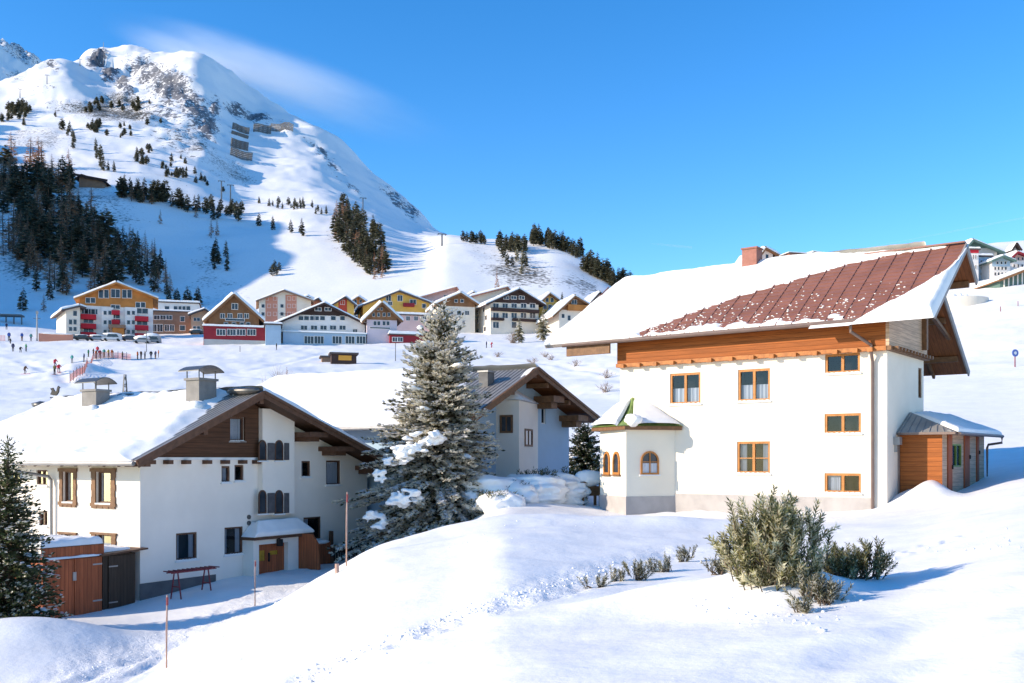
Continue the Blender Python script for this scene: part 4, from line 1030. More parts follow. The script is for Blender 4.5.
# ------------------------------------------------------------------ the pale blue house in the middle
def house_blue():
    zg = -2.2; o0 = P(466, 460, 44.5); fr = Frame(o0.x, o0.y, zg, (.5254, .8509)); Z = lambda z: z-zg
    root = empty('alpine_house', fr.o, fr.yaw, 'pale blue house with white bay and deep brown gable overhang behind the big frosted spruce', 'house')
    pg = Plane(fr, (0,0,0), (1,0,0), (0,-1,0)); pfw = Plane(fr, (0,-1.25,0), (1,0,0), (0,-1,0))
    ur, zr = pfw.at(537, 368.5); ul, zl = pfw.at(463, 424); ue, ze = pfw.at(601, 420)
    s0 = (zr-zl)/(ur-ul); s1 = (zr-ze)/(ue-ur); xw1 = pg.at(569, 450)[0]; xw0 = ul+1.0; yd = 15.0
    clips = [(-s0,1,zr-s0*ur-.25), (s1,1,zr+s1*ur-.25)]
    wn = [pg.rect(541.5,544.5+1.5,408,424)]; w2 = pg.rect(487,494.5,448,460.5)
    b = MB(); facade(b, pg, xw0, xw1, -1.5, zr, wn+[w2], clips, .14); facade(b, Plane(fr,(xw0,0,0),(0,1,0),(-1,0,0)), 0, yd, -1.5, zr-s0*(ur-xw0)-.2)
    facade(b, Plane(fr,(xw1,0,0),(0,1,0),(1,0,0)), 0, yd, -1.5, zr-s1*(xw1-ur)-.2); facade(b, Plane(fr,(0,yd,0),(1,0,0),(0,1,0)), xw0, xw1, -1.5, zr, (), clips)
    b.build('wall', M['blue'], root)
    window(root, pg, wn[0], M['white'], .06, 1, (), .1); window(root, pg, w2, M['white'], .09, 1, (), .05)
    # bay: two white faces meeting at the edge seen at x=519
    e0 = pg.at(538,450)[0]; e2 = pg.at(496,450)[0]; d1 = 1.15; pe = Plane(fr,(0,-d1,0),(1,0,0),(0,-1,0)); e1 = pe.at(519,450)[0]; zt = pe.at(519,400)[1]
    pA = [(e2,0),(e1-1.2,-d1),(e1,-d1),(e0,0)]
    q0, q1, q2 = Vector((e2,0,0)), Vector((e1,-d1,0)), Vector((e0,0,0))
    b = MB()
    for a, c in ((q0,q1),(q1,q2)): b.face([(a.x,a.y,-1.5),(c.x,c.y,-1.5),(c.x,c.y,zt),(a.x,a.y,zt)])
    b.face([(q0.x,q0.y,zt),(q1.x,q1.y,zt),(q2.x,q2.y,zt)]); bay = b.build('bay', M['plasterA'], root)
    u = (q1-q0).normalized(); pl1 = Plane(fr, q0, u, (u.y,-u.x,0)); u = (q2-q1).normalized(); pl2 = Plane(fr, q1, u, (u.y,-u.x,0))
    def flatwin(par, pl, r, fm):
        b = MB(); u0,u1,z0,z1 = r; w = .09
        for (a,c,e,f) in ((u0,u0+w,z0,z1),(u1-w,u1,z0,z1),(u0+w,u1-w,z0,z0+w),(u0+w,u1-w,z1-w,z1)): pl.box(b,a,c,e,f,-.05,-.003)
        pl.box(b, (u0+u1)/2-.03, (u0+u1)/2+.03, z0+w, z1-w, -.04, -.012)
        k = b.build('window', fm, par); b = MB(); pl.box(b,u0+w,u1-w,z0+w,z1-w,-.012,-.004); b.build('pane', M['glassF'], k)
    flatwin(bay, pl1, pl1.rect(500,513,415,433), M['brownM']); flatwin(bay, pl2, pl2.rect(524.5,532,429,446.5), M['brownM'])
    b = MB(); cz = zt+.02; b.face([(q0.x-.3,q0.y,cz),(q1.x-.1,q1.y-.35,cz),(q2.x+.3,q2.y,cz)]); 
    ap = Vector((e1+.1,0,cz+.95))
    b.face([(q0.x-.3,q0.y,cz),(q1.x-.1,q1.y-.35,cz),ap]); b.face([(q1.x-.1,q1.y-.35,cz),(q2.x+.3,q2.y,cz),ap]); b.build('bay_roof', M['roofsnow'], bay)
    # roof
    yf = -1.25; yb = yd+1; nL = Vector((-s0,0,1)).normalized(); nR = Vector((s1,0,1)).normalized(); b = MB()
    slab(b, [(ul,yf,zl),(ur,yf,zr),(ur,yb,zr),(ul,yb,zl)], nL, .15, 0, 1, 2); slab(b, [(ur,yf,zr+.002),(ue,yf,ze),(ue,yb,ze),(ur,yb,zr+.002)], nR, .15, 0, 1, 2)
    for k in range(26): y = yf+.15+k*.24; b.bar((ul+.02,y,zl+.012),(ur,y,zr+.012), .1, .035, 0, up=nL)
    b.build('roof', [M['metalgrey'], M['brownT'], M['brownS']], root)
    b = MB()
    for (a, c) in (((ul-.02,zl-.12),(ur,zr-.1)), ((ur,zr-.1),(ue,ze-.12))):
        b.bar((a[0],yf-.03,a[1]),(c[0],yf-.03,c[1]), .07, .3); b.bar((a[0],yf-.09,a[1]+.12),(c[0],yf-.09,c[1]+.12), .05, .12)
    b.build('bargeboard', M['brownM'], root)
    for x in (ur+2.4, xw1-.5):
        z = zr-(x-ur)*s1-.2; b = MB(); b.box(x-.6, x+.5, yf+.1, .05, z-.5, z-.2); b.box(x-.3, x+.3, yf+.4, .05, z-.8, z-.5); b.build('bracket', M['brownM'], root)
    for x in (ur+1.2, ur+3.4, ur, ur-2):
        z = (zr-(x-ur)*s1 if x > ur else zr-(ur-x)*s0)-.34; b = MB(); b.box(x-.1,x+.1,yf+.08,.05,z-.1,z+.12); b.build('purlin', M['brownM'], root)
    sc = math.hypot(ur-ul, zr-zl)
    ptL = lambda u, v: (ul-.05+(ur-ul+.05)*v, yf+.02+(yb-yf)*u, zl-.02+(zr-zl+.02)*v)
    def mk(u, v, nz, n2):
        y = u*(yb-yf); return .5*((y-3.6+2.2*(1-v))/1.5)+.12*nz+.03*n2 if y > 0.4 else .3*(.35-abs(v-.95)*3)
    snow_sheet(root, ptL, nL, .42, 'roof_snow', 70, 40, mk, (0,.4,.2,0), yb-yf, sc, 41, rough=.03)
    ptR = lambda u, v: (ur+(ue+.05-ur)*v, yf+.02+(yb-yf)*u, zr-(ue+.05-ur)*s1*v)
    snow_sheet(root, ptR, nR, .3, 'roof_snow', 40, 30, None, (.25,.3,0,.25), yb-yf, 8, 43, rough=.03)
    b = MB(); b.tube([(ul-.08,yf+.1,zl-.1),(ul-.08,yb,zl-.1)], .08, 8); b.build('gutter', M['metalgrey'], root)
    c = fr.ray(486.5, 385, nL, nL.dot(Vector((ul,0,zl)))); b = MB(); b.box(c.x-.28,c.x+.28,c.y-.25,c.y+.25,c.z-.8,c.z+.58); ch = b.build('chimney', M['concD'], root)
    b = MB(); b.box(c.x-.33,c.x+.33,c.y-.3,c.y+.3,c.z+.581,c.z+.66); b.build('cap', M['metalgrey'], ch)
# ------------------------------------------------------------------ plants
def kite(mb, p, d, ln, w, up, m):
    """a narrow leaf-like blade"""
    s = d.cross(up)
    if s.length < 1e-4: s = d.cross(Vector((1,0,0)))
    s.normalize(); a = p; e = p+d*ln; c = p+d*ln*.45
    n = len(mb.v); mb.v += [tuple(a), tuple(c+s*w), tuple(e), tuple(c-s*w)]; mb.f.append((n,n+1,n+2,n+3)); mb.m.append(m)
def far_tree(seed, h=12., r=2.3, kind='spruce'):
    rn = random.Random(seed); b = MB(); b.tube([(0,0,-.6),(0,0,h*.55),(0,0,h*.97)], [h*.018, h*.012, .02], 5, 1)
    lay = int(h*1.5)
    for k in range(lay):
        t = (k+.5)/lay; z = h*(.10+.90*t)
        if kind == 'pine': rr = r*(1-t**2.2)**.7*(.65+.35*min(1, t*4))
        elif kind == 'larch': rr = r*(1-t**1.3)*.9
        else: rr = r*(1-t**1.5)**.8*(.75+.25*min(1,t*5))
        n = 8 if kind != 'larch' else 7
        for i in range(n):
            if rn.random() < (.12 if kind != 'larch' else .2): continue
            a = rn.uniform(0, 2*math.pi); L = rr*rn.uniform(.55, 1.18)+.15; dr = rn.uniform(-.45, .05) if kind != 'pine' else rn.uniform(-.2, .35)
            d = Vector((math.cos(a), math.sin(a), dr)).normalized(); p = Vector((0,0,z+rn.uniform(-.2,.2)))
            m = 0 if rn.random() < .68 else 2
            w = L*.30 if kind != 'larch' else L*.12
            kite(b, p, d, L, w, Vector((0,0,1)), m)
            if kind != 'larch':
                kite(b, p+d*L*.25+Vector((0,0,.1)), (d+Vector((rn.uniform(-.5,.5),rn.uniform(-.5,.5),rn.uniform(-.5,.1)))).normalized(), L*.75, L*.16, Vector((rn.uniform(-1,1),rn.uniform(-1,1),.4)), m)
                if rn.random() < .16: kite(b, p+d*L*.2+Vector((0,0,.12)), d, L*.7, w*.7, Vector((0,0,1)), 3)
            else:
                for q in range(3):
                    kite(b, p+d*L*rn.uniform(.1,.6), (d+Vector((rn.uniform(-.8,.8),rn.uniform(-.8,.8),rn.uniform(-.2,.9)))).normalized(), L*.5, L*.06, Vector((rn.uniform(-1,1),rn.uniform(-1,1),.4)), m)
    return b
FARMESH = {}
def make_far_protos():
    for kind, mats, n, r in (('spruce', ('fol_far','bark','fol_far2','snow'), 5, 2.5), ('pine', ('fol_far','bark','fol_far2','snow'), 4, 2.9), ('larch', ('fol_larch','bark','fol_larch2','snow'), 4, 2.6), ('frost', ('fol_spruce2','bark','fol_frost','snow'), 3, 2.8)):
        FARMESH[kind] = []
        for i in range(n):
            b = far_tree(100+i+len(kind)*10, 12, r*random.uniform(.95,1.25), 'spruce' if kind == 'frost' else kind)
            o = b.build('conifer', [M[k] for k in mats], None, recalc=False); FARMESH[kind].append(o.data); bpy.data.objects.remove(o)
NAME = {'spruce': 'spruce_tree', 'pine': 'pine_tree', 'larch': 'larch_tree', 'frost': 'frosted_tree'}
def far_at(px, py, hpx, kind, label, group=None, wide=1.0):
    c = hit(px, py, 90); d = c.y; h = hpx/F*d
    o = bpy.data.objects.new(NAME[kind], random.choice(FARMESH[kind])); COL.objects.link(o)
    s = h/12; o.location = (c.x, c.y, c.z-.03*h); o.scale = (s*wide, s*wide, s); o.rotation_euler = (random.uniform(-.03,.03), random.uniform(-.03,.03), random.uniform(0, 6.28))
    return tag(o, label, 'tree', group)
LABT = {'spruce': 'dark green conifer', 'pine': 'dark stone pine', 'larch': 'bare brown larch', 'frost': 'pale frosted conifer'}
def scatter(poly, n, hr, kinds, where, seed, wide=1.0, mind=3.0, clump=0):
    rn = random.Random(seed); xs = [p[0] for p in poly]; ys = [p[1] for p in poly]; pts = []; tries = 0
    while len(pts) < n and tries < n*60:
        tries += 1; p = (rn.uniform(min(xs), max(xs)), rn.uniform(min(ys), max(ys)))
        if clump and pts and rn.random() < .72: q = rn.choice(pts); p = (q[0]+rn.gauss(0, clump), q[1]+rn.gauss(0, clump*.55))
        if not pip(p, poly): continue
        if any((p[0]-q[0])**2+((p[1]-q[1])*1.0)**2 < mind**2 for q in pts): continue
        pts.append(p)
    for p in sorted(pts, key=lambda q: q[1]):
        k = rn.choices([a for a, _ in kinds], [w for _, w in kinds])[0]
        far_at(p[0], p[1], rn.uniform(*hr), k, f'{LABT[k]} {where}', f'{LABT[k]}s {where}', wide)
def along(line, n, hr, kinds, where, seed, jit=2.0, wide=1.0):
    rn = random.Random(seed); L = [math.dist(a, b) for a, b in zip(line[:-1], line[1:])]; T = sum(L)
    for i in range(n):
        s = T*(i+rn.uniform(.1,.9))/n; j = 0
        while j < len(L)-1 and s > L[j]: s -= L[j]; j += 1
        a, b = line[j], line[j+1]; t = s/L[j]; k = rn.choices([a_ for a_, _ in kinds], [w for _, w in kinds])[0]
        far_at(a[0]+(b[0]-a[0])*t+rn.uniform(-jit,jit), a[1]+(b[1]-a[1])*t+rn.uniform(-jit*.4,jit), rn.uniform(*hr), k, f'{LABT[k]} {where}', f'{LABT[k]}s {where}', wide)
def forests():
    make_far_protos()
    fw = 'in the steep forest above the hotel with red balconies'
    scatter([(0,168),(22,160),(60,176),(78,190),(88,215),(104,232),(116,262),(122,292),(108,298),(92,300),(60,296),(30,270),(8,262),(0,240)], 150, (22,38), [('spruce',4),('pine',4),('larch',8)], fw, 1, 1.3, 3.0)
    scatter([(0,250),(50,268),(60,312),(30,318),(0,300)], 9, (14,26), [('spruce',3),('larch',1)], 'on the shaded slope left of the hotel with red balconies', 2, 1.1, 6)
    scatter([(100,236),(128,244),(150,252),(168,280),(172,303),(130,280)], 40, (17,30), [('larch',3),('spruce',4)], 'in the thinning edge of the forest above the brown flat roofed block', 3, 1.0, 3.5)
    along([(168,302),(184,304),(201,304)], 8, (14,22), [('spruce',5)], 'right behind the white block beside the hotel', 4, 2, 1.2)
    along([(118,194),(135,199),(150,201),(166,203)], 22, (15,24), [('spruce',3),('pine',4),('larch',2)], 'in the row along the shaded piste below the chalet roof', 5, 3, 1.2)
    along([(168,206),(178,208),(192,211),(205,213)], 7, (17,23), [('pine',3),('spruce',2)], 'in the loose line at the right end of the piste tree row', 6, 3, 1.1)
    for px, py, h, k in ((160,224,16,'larch'),(196,218,14,'larch'),(211,238,22,'larch'),(217,236,18,'larch')): far_at(px, py, h, k, 'lone bare brown larch on the sunlit edge of the piste', 'lone larches by the piste')
    scatter([(0,108),(20,108),(70,118),(70,132),(30,135),(0,132)], 24, (7,13), [('spruce',3),('pine',2)], 'on the upper shaded slope at the left edge', 7, 1.3, 2, 5)
    scatter([(84,103),(150,100),(165,130),(110,140),(84,128)], 44, (5,9), [('spruce',1),('pine',3)], 'on the scrubby shoulder below the rocky summit', 8, 1.4, 1.6, 5)
    scatter([(66,130),(80,135),(80,150),(70,150)], 5, (9,14), [('spruce',1)], 'in the small clump on the bright shaded slope', 9, 1.1, 4)
    along([(95,150),(100,165),(108,172),(115,170)], 7, (10,17), [('spruce',2),('pine',1)], 'in the gully above the dark roofed mountain hut', 10, 2)
    scatter([(115,150),(170,140),(240,190),(235,205),(180,180),(130,170)], 34, (5,10), [('spruce',2),('pine',3)], 'scattered over the broken slope under the avalanche barriers', 11, 1.4, 2, 6)
    scatter([(206,205),(240,210),(250,222),(212,222)], 11, (10,17), [('pine',3),('spruce',2),('larch',1)], 'in the cluster beside the two lift pylons', 12, 1.1, 3)
    for px, py, h, w in ((259,226,14,''),(273,230,15,''),(291,233,15,''),(302,236,19,'')): far_at(px, py, h, 'spruce', 'single dark conifer standing on the sunlit terrace', 'single conifers on the sunlit terrace', 1.15)
    scatter([(255,203),(300,203),(330,214),(322,217),(270,207)], 20, (6,10), [('spruce',3),('pine',1)], 'in the dark strip along the top of the sunlit terrace', 13, 1.1, 3)
    scatter([(333,216),(352,212),(372,232),(384,250),(386,277),(366,275),(352,262),(336,246)], 60, (15,26), [('pine',4),('spruce',3),('larch',2)], 'in the wood on the knoll in the middle of the slope', 14, 1.15, 3)
    scatter([(360,255),(386,262),(386,281),(364,279)], 9, (14,20), [('larch',3)], 'at the sunny foot of the wood on the knoll', 15, 1.0, 3)
    scatter([(208,250),(232,252),(230,272),(214,270)], 9, (11,18), [('spruce',3),('pine',1)], 'in the isolated clump above the pink and red gabled block', 16, 1.1, 3)
    scatter([(264,268),(280,268),(278,278),(266,278)], 4, (8,13), [('pine',1)], 'in the tiny group on the blue shaded slope', 17, 1.2, 4)
    along([(463,242),(475,242),(486,243)], 8, (10,14), [('pine',1)], 'in the short row at the left end of the right hand knob', 18, 2, 1.1)
    along([(498,247),(510,250),(525,252)], 18, (15,22), [('pine',3),('spruce',1)], 'crowded on the crest above the cream hotel', 19, 3, 1.0)
    scatter([(500,250),(522,256),(528,274),(515,276),(505,268)], 9, (11,17), [('pine',2),('frost',1)], 'spilling down below the crest above the cream hotel', 20, 1.0, 4)
    along([(530,243),(545,244),(562,251),(582,258)], 30, (14,22), [('pine',3),('spruce',2)], 'along the middle of the right hand ridge', 21, 2.5, 1.05)
    along([(585,268),(598,276),(612,284),(628,291)], 40, (16,24), [('pine',3),('spruce',3)], 'down the falling end of the right hand ridge', 22, 2.5, 1.05)
    far_at(562, 300, 9, 'spruce', 'small lone conifer on the snowy slope above the yellow gabled house', None, 1.0)
    far_at(497, 292, 26, 'larch', 'tall thin bare tree above the ridge of the cream hotel', None, .7)
    far_at(528, 310, 8, 'spruce', 'tiny dark conifer between the cream hotel and the yellow gabled house')
    far_at(519, 343, 26, 'frost', 'pale frosted conifer in front of the cream hotel, the left one of two', None, 1.25)
    far_at(543, 341, 33, 'frost', 'pale frosted conifer below the yellow gabled house, the taller of two', None, 1.2)
    far_at(288, 398, 34, 'larch', 'thin bare larch sapling behind the white house ridge', None, .8)

def branch_tree(name, label, H, Rmax, base, prof, seed, mats, nb=420, twig=.34, group=None, zlow=.05, frost=.3, az=None, dens=1.0, droop=.5, cling=None):
    """a big conifer: trunk, whorls of branches with many needle sprays"""
    rn = random.Random(seed); root = empty(name, base, 0, label, 'tree', group)
    t = MB(); t.tube([(0,0,-.8),(0,0,H*.3),(0,0,H*.7),(0,0,H*.985)], [H*.019,H*.015,H*.008,.012], 9); t.build('trunk', M['bark'], root, smooth=True)
    f = MB(); w = MB(); up = Vector((0,0,1)); ends = []
    for i in range(nb):
        u = (i+rn.random())/nb; tz = zlow+(1-zlow)*(1-(1-u)**.62) if True else u
        z = H*tz; a = i*2.39996+rn.uniform(-.5,.5)
        r = Rmax*prof(tz)*(az(a, tz) if az else 1)*rn.uniform(.72,1.12)+.08
        d0 = Vector((math.cos(a), math.sin(a), 0)); elev = (.55*tz**2-.05)+rn.uniform(-.12,.12)
        n = max(3, int(r/.13*dens)); prev = Vector((0,0,z)); pts = []
        for k in range(n+1):
            s = k/n; zz = z+r*(elev*s-droop*s*s*(1-tz*.8)+droop*.42*s**3)
            pts.append(Vector((d0.x*r*s, d0.y*r*s, zz))+Vector((rn.uniform(-.03,.03),rn.uniform(-.03,.03),rn.uniform(-.02,.02)))*(1 if k else 0))
        if r > .5: w.tube([pts[0], pts[n//2], pts[-1]], [.012+.012*r, .01+.006*r, .004], 4, cap=False)
        ends.append((pts, tz, a, r))
        side = Vector((-d0.y, d0.x, 0))
        fr_b = rn.random(); cl = cling(tz, a, rn.random()) if cling else 0
        for k in range(n+1):
            s = k/n
            if s < .16 and r > .8: continue
            p = pts[k]; dirb = (pts[min(k+1,n)]-pts[max(k-1,0)]).normalized()
            tl = twig*(1.15-.55*s)*rn.uniform(.7,1.2)*min(1, .35+r*.6)
            for sg in (-1, 1):
                td = (dirb*rn.uniform(.5,1.0)+side*sg*rn.uniform(.5,1.0)+up*rn.uniform(-.25,.35)).normalized()
                q = rn.random(); m = 2 if q < frost*(.5+fr_b)*(.5+.8*s) else (1 if q < .62 else 0)
                if s > .3 and rn.random() < cl: kite(f, p+up*.05, (td+up*.1).normalized(), tl*1.15, tl*.33, up, 3); kite(f, p+up*.09, (dirb+side*sg*.3).normalized(), tl*.9, tl*.34, up+side*rn.uniform(-.4,.4), 3)
                kite(f, p, td, tl, tl*.19, up, m); kite(f, p+td*tl*.2, (td+up*rn.uniform(-.1,.5)).normalized(), tl*.8, tl*.17, side+up*rn.uniform(-.5,.5), m)
                if rn.random() < .7:
                    q2 = p+td*tl*.5; kite(f, q2, (td+dirb*.9+up*rn.uniform(-.2,.5)).normalized(), tl*.55, tl*.13, up+side*rn.uniform(-1,1), m)
            if rn.random() < .6: kite(f, p, (dirb+up*rn.uniform(.3,1.2)).normalized(), tl*.7, tl*.15, side, 2 if rn.random() < frost*1.3 else 1)
        p = pts[-1]; kite(f, p, (d0+up*.3).normalized(), twig*.6, twig*.12, up, 2 if rn.random() < frost*1.5 else 1)
    for k in range(14): kite(f, Vector((0,0,H*(.9+.1*k/14))), Vector((rn.uniform(-.4,.4),rn.uniform(-.4,.4),1)).normalized(), twig*.7, twig*.12, Vector((1,0,0)), 1)
    w.build('branches', M['bark'], root, smooth=True, recalc=False)
    f.build('crown', [M[m] for m in mats], root, recalc=False)
    return root, ends
def tree_snow(root, ends, pick, seed, mat='roofsnow', name='snow'):
    """snow lying on chosen branches: overlapping lumps along the branch tops"""
    rn = random.Random(seed); n = 0
    for (pts, tz, a, r) in ends:
        k = pick(tz, a, r)
        if rn.random() > k: continue
        b = MB()
        s0 = rn.uniform(.35,.6); s1 = rn.uniform(.8,1.0); N = len(pts)-1
        for j in range(int(N*s0), int(N*s1)+1):
            p = pts[j]; q = min(1, (j-N*s0+1)/3, (N*s1-j+1)/2)
            sz = rn.uniform(.11,.19)*q*(.6+.5*min(r,2)/2)
            b.blob((p.x+rn.uniform(-.06,.06), p.y+rn.uniform(-.06,.06), p.z+.06+sz*.18), (sz*1.25, sz*1.25, sz*.55), n, .22, 2); n += 1
        if b.v: melt(b.build('branch_snow', M[mat], root, smooth=True), .04, 3)
def big_trees():
    # frosted spruce in the middle
    base = P(441, 541, 41.6); base.z = zat(base.x, base.y)
    H = (HY-303)/F*41.6-base.z
    prof = lambda t: max(.02, (1-t)**.66*(.88+.12*math.sin(t*37)))
    def az(a, t):       # longer boughs to the left low down
        k = math.cos(a-math.pi); return 1+(.30*max(0, k)**1.5 if t < .45 else .0)-(.12*max(0, -k) if t < .4 else 0)
    t, ends = branch_tree('spruce_tree', 'tall frosted spruce with lumps of snow between the white and pale blue houses', H, 3.45, base, prof, 11, ['fol_spruce','fol_spruce2','fol_frost','frostsnow'], 760, .38, zlow=.04, frost=.70, az=az, cling=lambda tz, a, q: (.85 if q < .26 and math.cos(a+1.9) > -.3 else .24) if tz < .55 else (.6 if q < .10 else .18))
    rn = random.Random(4)
    tree_snow(t, ends, lambda tz, a, r: .05*(1 if tz < .6 else .4), 3)
    # a few heavy snow pads, seen white in front
    n = 0
    for (px, py, d, rx, rz, sl) in ((418,443,34.9,1.0,.36,.30),(403,455,34.7,.75,.26,.4),(404,499,34.3,.72,.30,.2),(376,520,34.6,.45,.30,-.3),(380,475,34.6,.3,.28,0),(433,440,35.0,.5,.22,.2),(420,328,36.8,.16,.1,0),(432,309,36.9,.12,.08,0)):
        c = P(px, py, d+4.6)-base; rx *= 1.12; rz *= 1.12; b = MB()
        for k in range(60):
            u = rn.uniform(-1,1); v = rn.uniform(-1,1)*math.sqrt(1-u*u); q = rn.uniform(.08,.25)*(rx if rx < .5 else .5+.3*(rx-.5)); b.blob((c.x+u*rx*.8, c.y+rn.uniform(-.5,.3)*rx, c.z+u*sl*rx*.8+v*rz*1.15), (q*1.25, q*1.25, q*.5), n, .3, 2); n += 1
        melt(b.build('snow_pad', M['roofsnow'], t, smooth=True), .05, 5)
    # dark spruce at the left edge
    base = P(8, 628, 28.5); base.z = zat(base.x, base.y)-.1
    H = (HY-438)/F*28.5-base.z
    branch_tree('spruce_tree', 'dark green spruce cut off by the left edge, beside the red bin shed', H, 1.52, base, lambda t: max(.02, (1-t)**.72), 23, ['fol_green','fol_green2','fol_frost','frostsnow'], 430, .27, zlow=.05, frost=.16, droop=.35, cling=lambda tz, a, q: .35 if q < .08 else .03)
    # dark conifer behind the blue house
    base = P(584, 478, 62); base.z = zat(base.x, base.y)-.2
    t, e = branch_tree('spruce_tree', 'dark narrow conifer between the pale blue house and the turret', (HY-424)/F*62-base.z, 1.35, base, lambda t: max(.04, (1-t)**.5), 31, ['fol_far','fol_green','fol_frost'], 220, .4, zlow=.05, frost=.12)
    tree_snow(t, e, lambda tz, a, r: .12, 5)
def dwarf_pine(name, label, base, rx, ry, rz, n, seed, cat='bush', group=None, shoot=(.16,.34), lean=(0,0), mats=('fol_spruce','fol_spruce2','fol_frost'), dome=True, stems=6, frost=.42, need=34, nl=.062):
    rn = random.Random(seed); root = empty(name, base, 0, label, cat, group); f = MB(); w = MB(); up = Vector((0,0,1))
    # uneven mass: several lobes, shoots rise from their surfaces
    lobes = []
    for i in range(stems):
        a = rn.uniform(0, 6.283); k = rn.random()**.5*.64
        lobes.append((Vector((math.cos(a)*rx*k+lean[0]*rn.random(), math.sin(a)*ry*k+lean[1]*rn.random(), rz*rn.uniform(.14,.62)*(1-.5*k))), rn.uniform(.28,.52)))
    for i in range(n):
        c, q = rn.choice(lobes); a = rn.uniform(0, 6.283); ph = math.asin(rn.uniform(-.35, 1)); o = Vector((math.cos(a)*math.cos(ph)*rx*q, math.sin(a)*math.cos(ph)*ry*q, math.sin(ph)*rz*q*.85))
        p = c+o*rn.uniform(.45,1.08)
        gz = zat(base.x+p.x, base.y+p.y)-base.z+.01
        if p.z < gz: p.z = gz+rn.uniform(-.04,.08)
        d = (Vector((o.x*.9/rx, o.y*.9/ry, .0))+up*rn.uniform(.35,1.15)+Vector((rn.uniform(-.3,.3),rn.uniform(-.3,.3),0))).normalized()
        L = rn.uniform(*shoot); 
        w.tube([p-d*L*.6-up*.03, p, p+d*L], [.009,.006,.003], 3, cap=False)
        fb = rn.random()
        for k in range(need):
            s = 1.4*(k+rn.random())/need-.4; an = k*2.4; sd = d.orthogonal().normalized(); sd = Matrix.Rotation(an, 3, d) @ sd
            nd = (sd*rn.uniform(.55,.95)+d*rn.uniform(.45,.95)).normalized(); m = 2 if rn.random() < frost*(.3+1.2*fb) else (1 if rn.random() < .6 else 0)
            kite(f, p+d*L*s, nd, nl*rn.uniform(.8,1.25), nl*.14, d, m)
    for c, q in lobes: w.tube([(0,0,-.3),(c.x*.5,c.y*.5,c.z*.4),tuple(c)], [.03,.022,.012], 6)
    w.build('stems', M['bark'], root, smooth=True, recalc=False); f.build('needles', [M[m] for m in mats], root, recalc=False)
    return root
def twig_bush(label, px, py, h, wd, seed, n=60, group=None, d0=90, mat='twig'):
    c = hit(px, py, d0); rn = random.Random(seed); b = MB()
    for i in range(n):
        a = rn.uniform(0, 6.28); k = rn.random(); e = Vector((math.cos(a)*wd*k, math.sin(a)*wd*k, h*rn.uniform(.4,1)*(1-.4*k)))
        m = e*.5+Vector((rn.uniform(-.2,.2),rn.uniform(-.2,.2),.1))*wd*.4; st = Vector((rn.uniform(-.3,.3)*wd, rn.uniform(-.3,.3)*wd, -.2))
        b.tube([st, m, e], [.03,.022,.008], 3, cap=False)
        for q in range(3): b.tube([m+(e-m)*rn.random(), e+Vector((rn.uniform(-.5,.5)*wd*.5,rn.uniform(-.5,.5)*wd*.5,rn.uniform(0,.3)*h))], [.014,.006], 3, cap=False)
    o = b.build('bare_shrub', M[mat], None, recalc=False); o.location = c
    return tag(o, label, 'shrub', group)
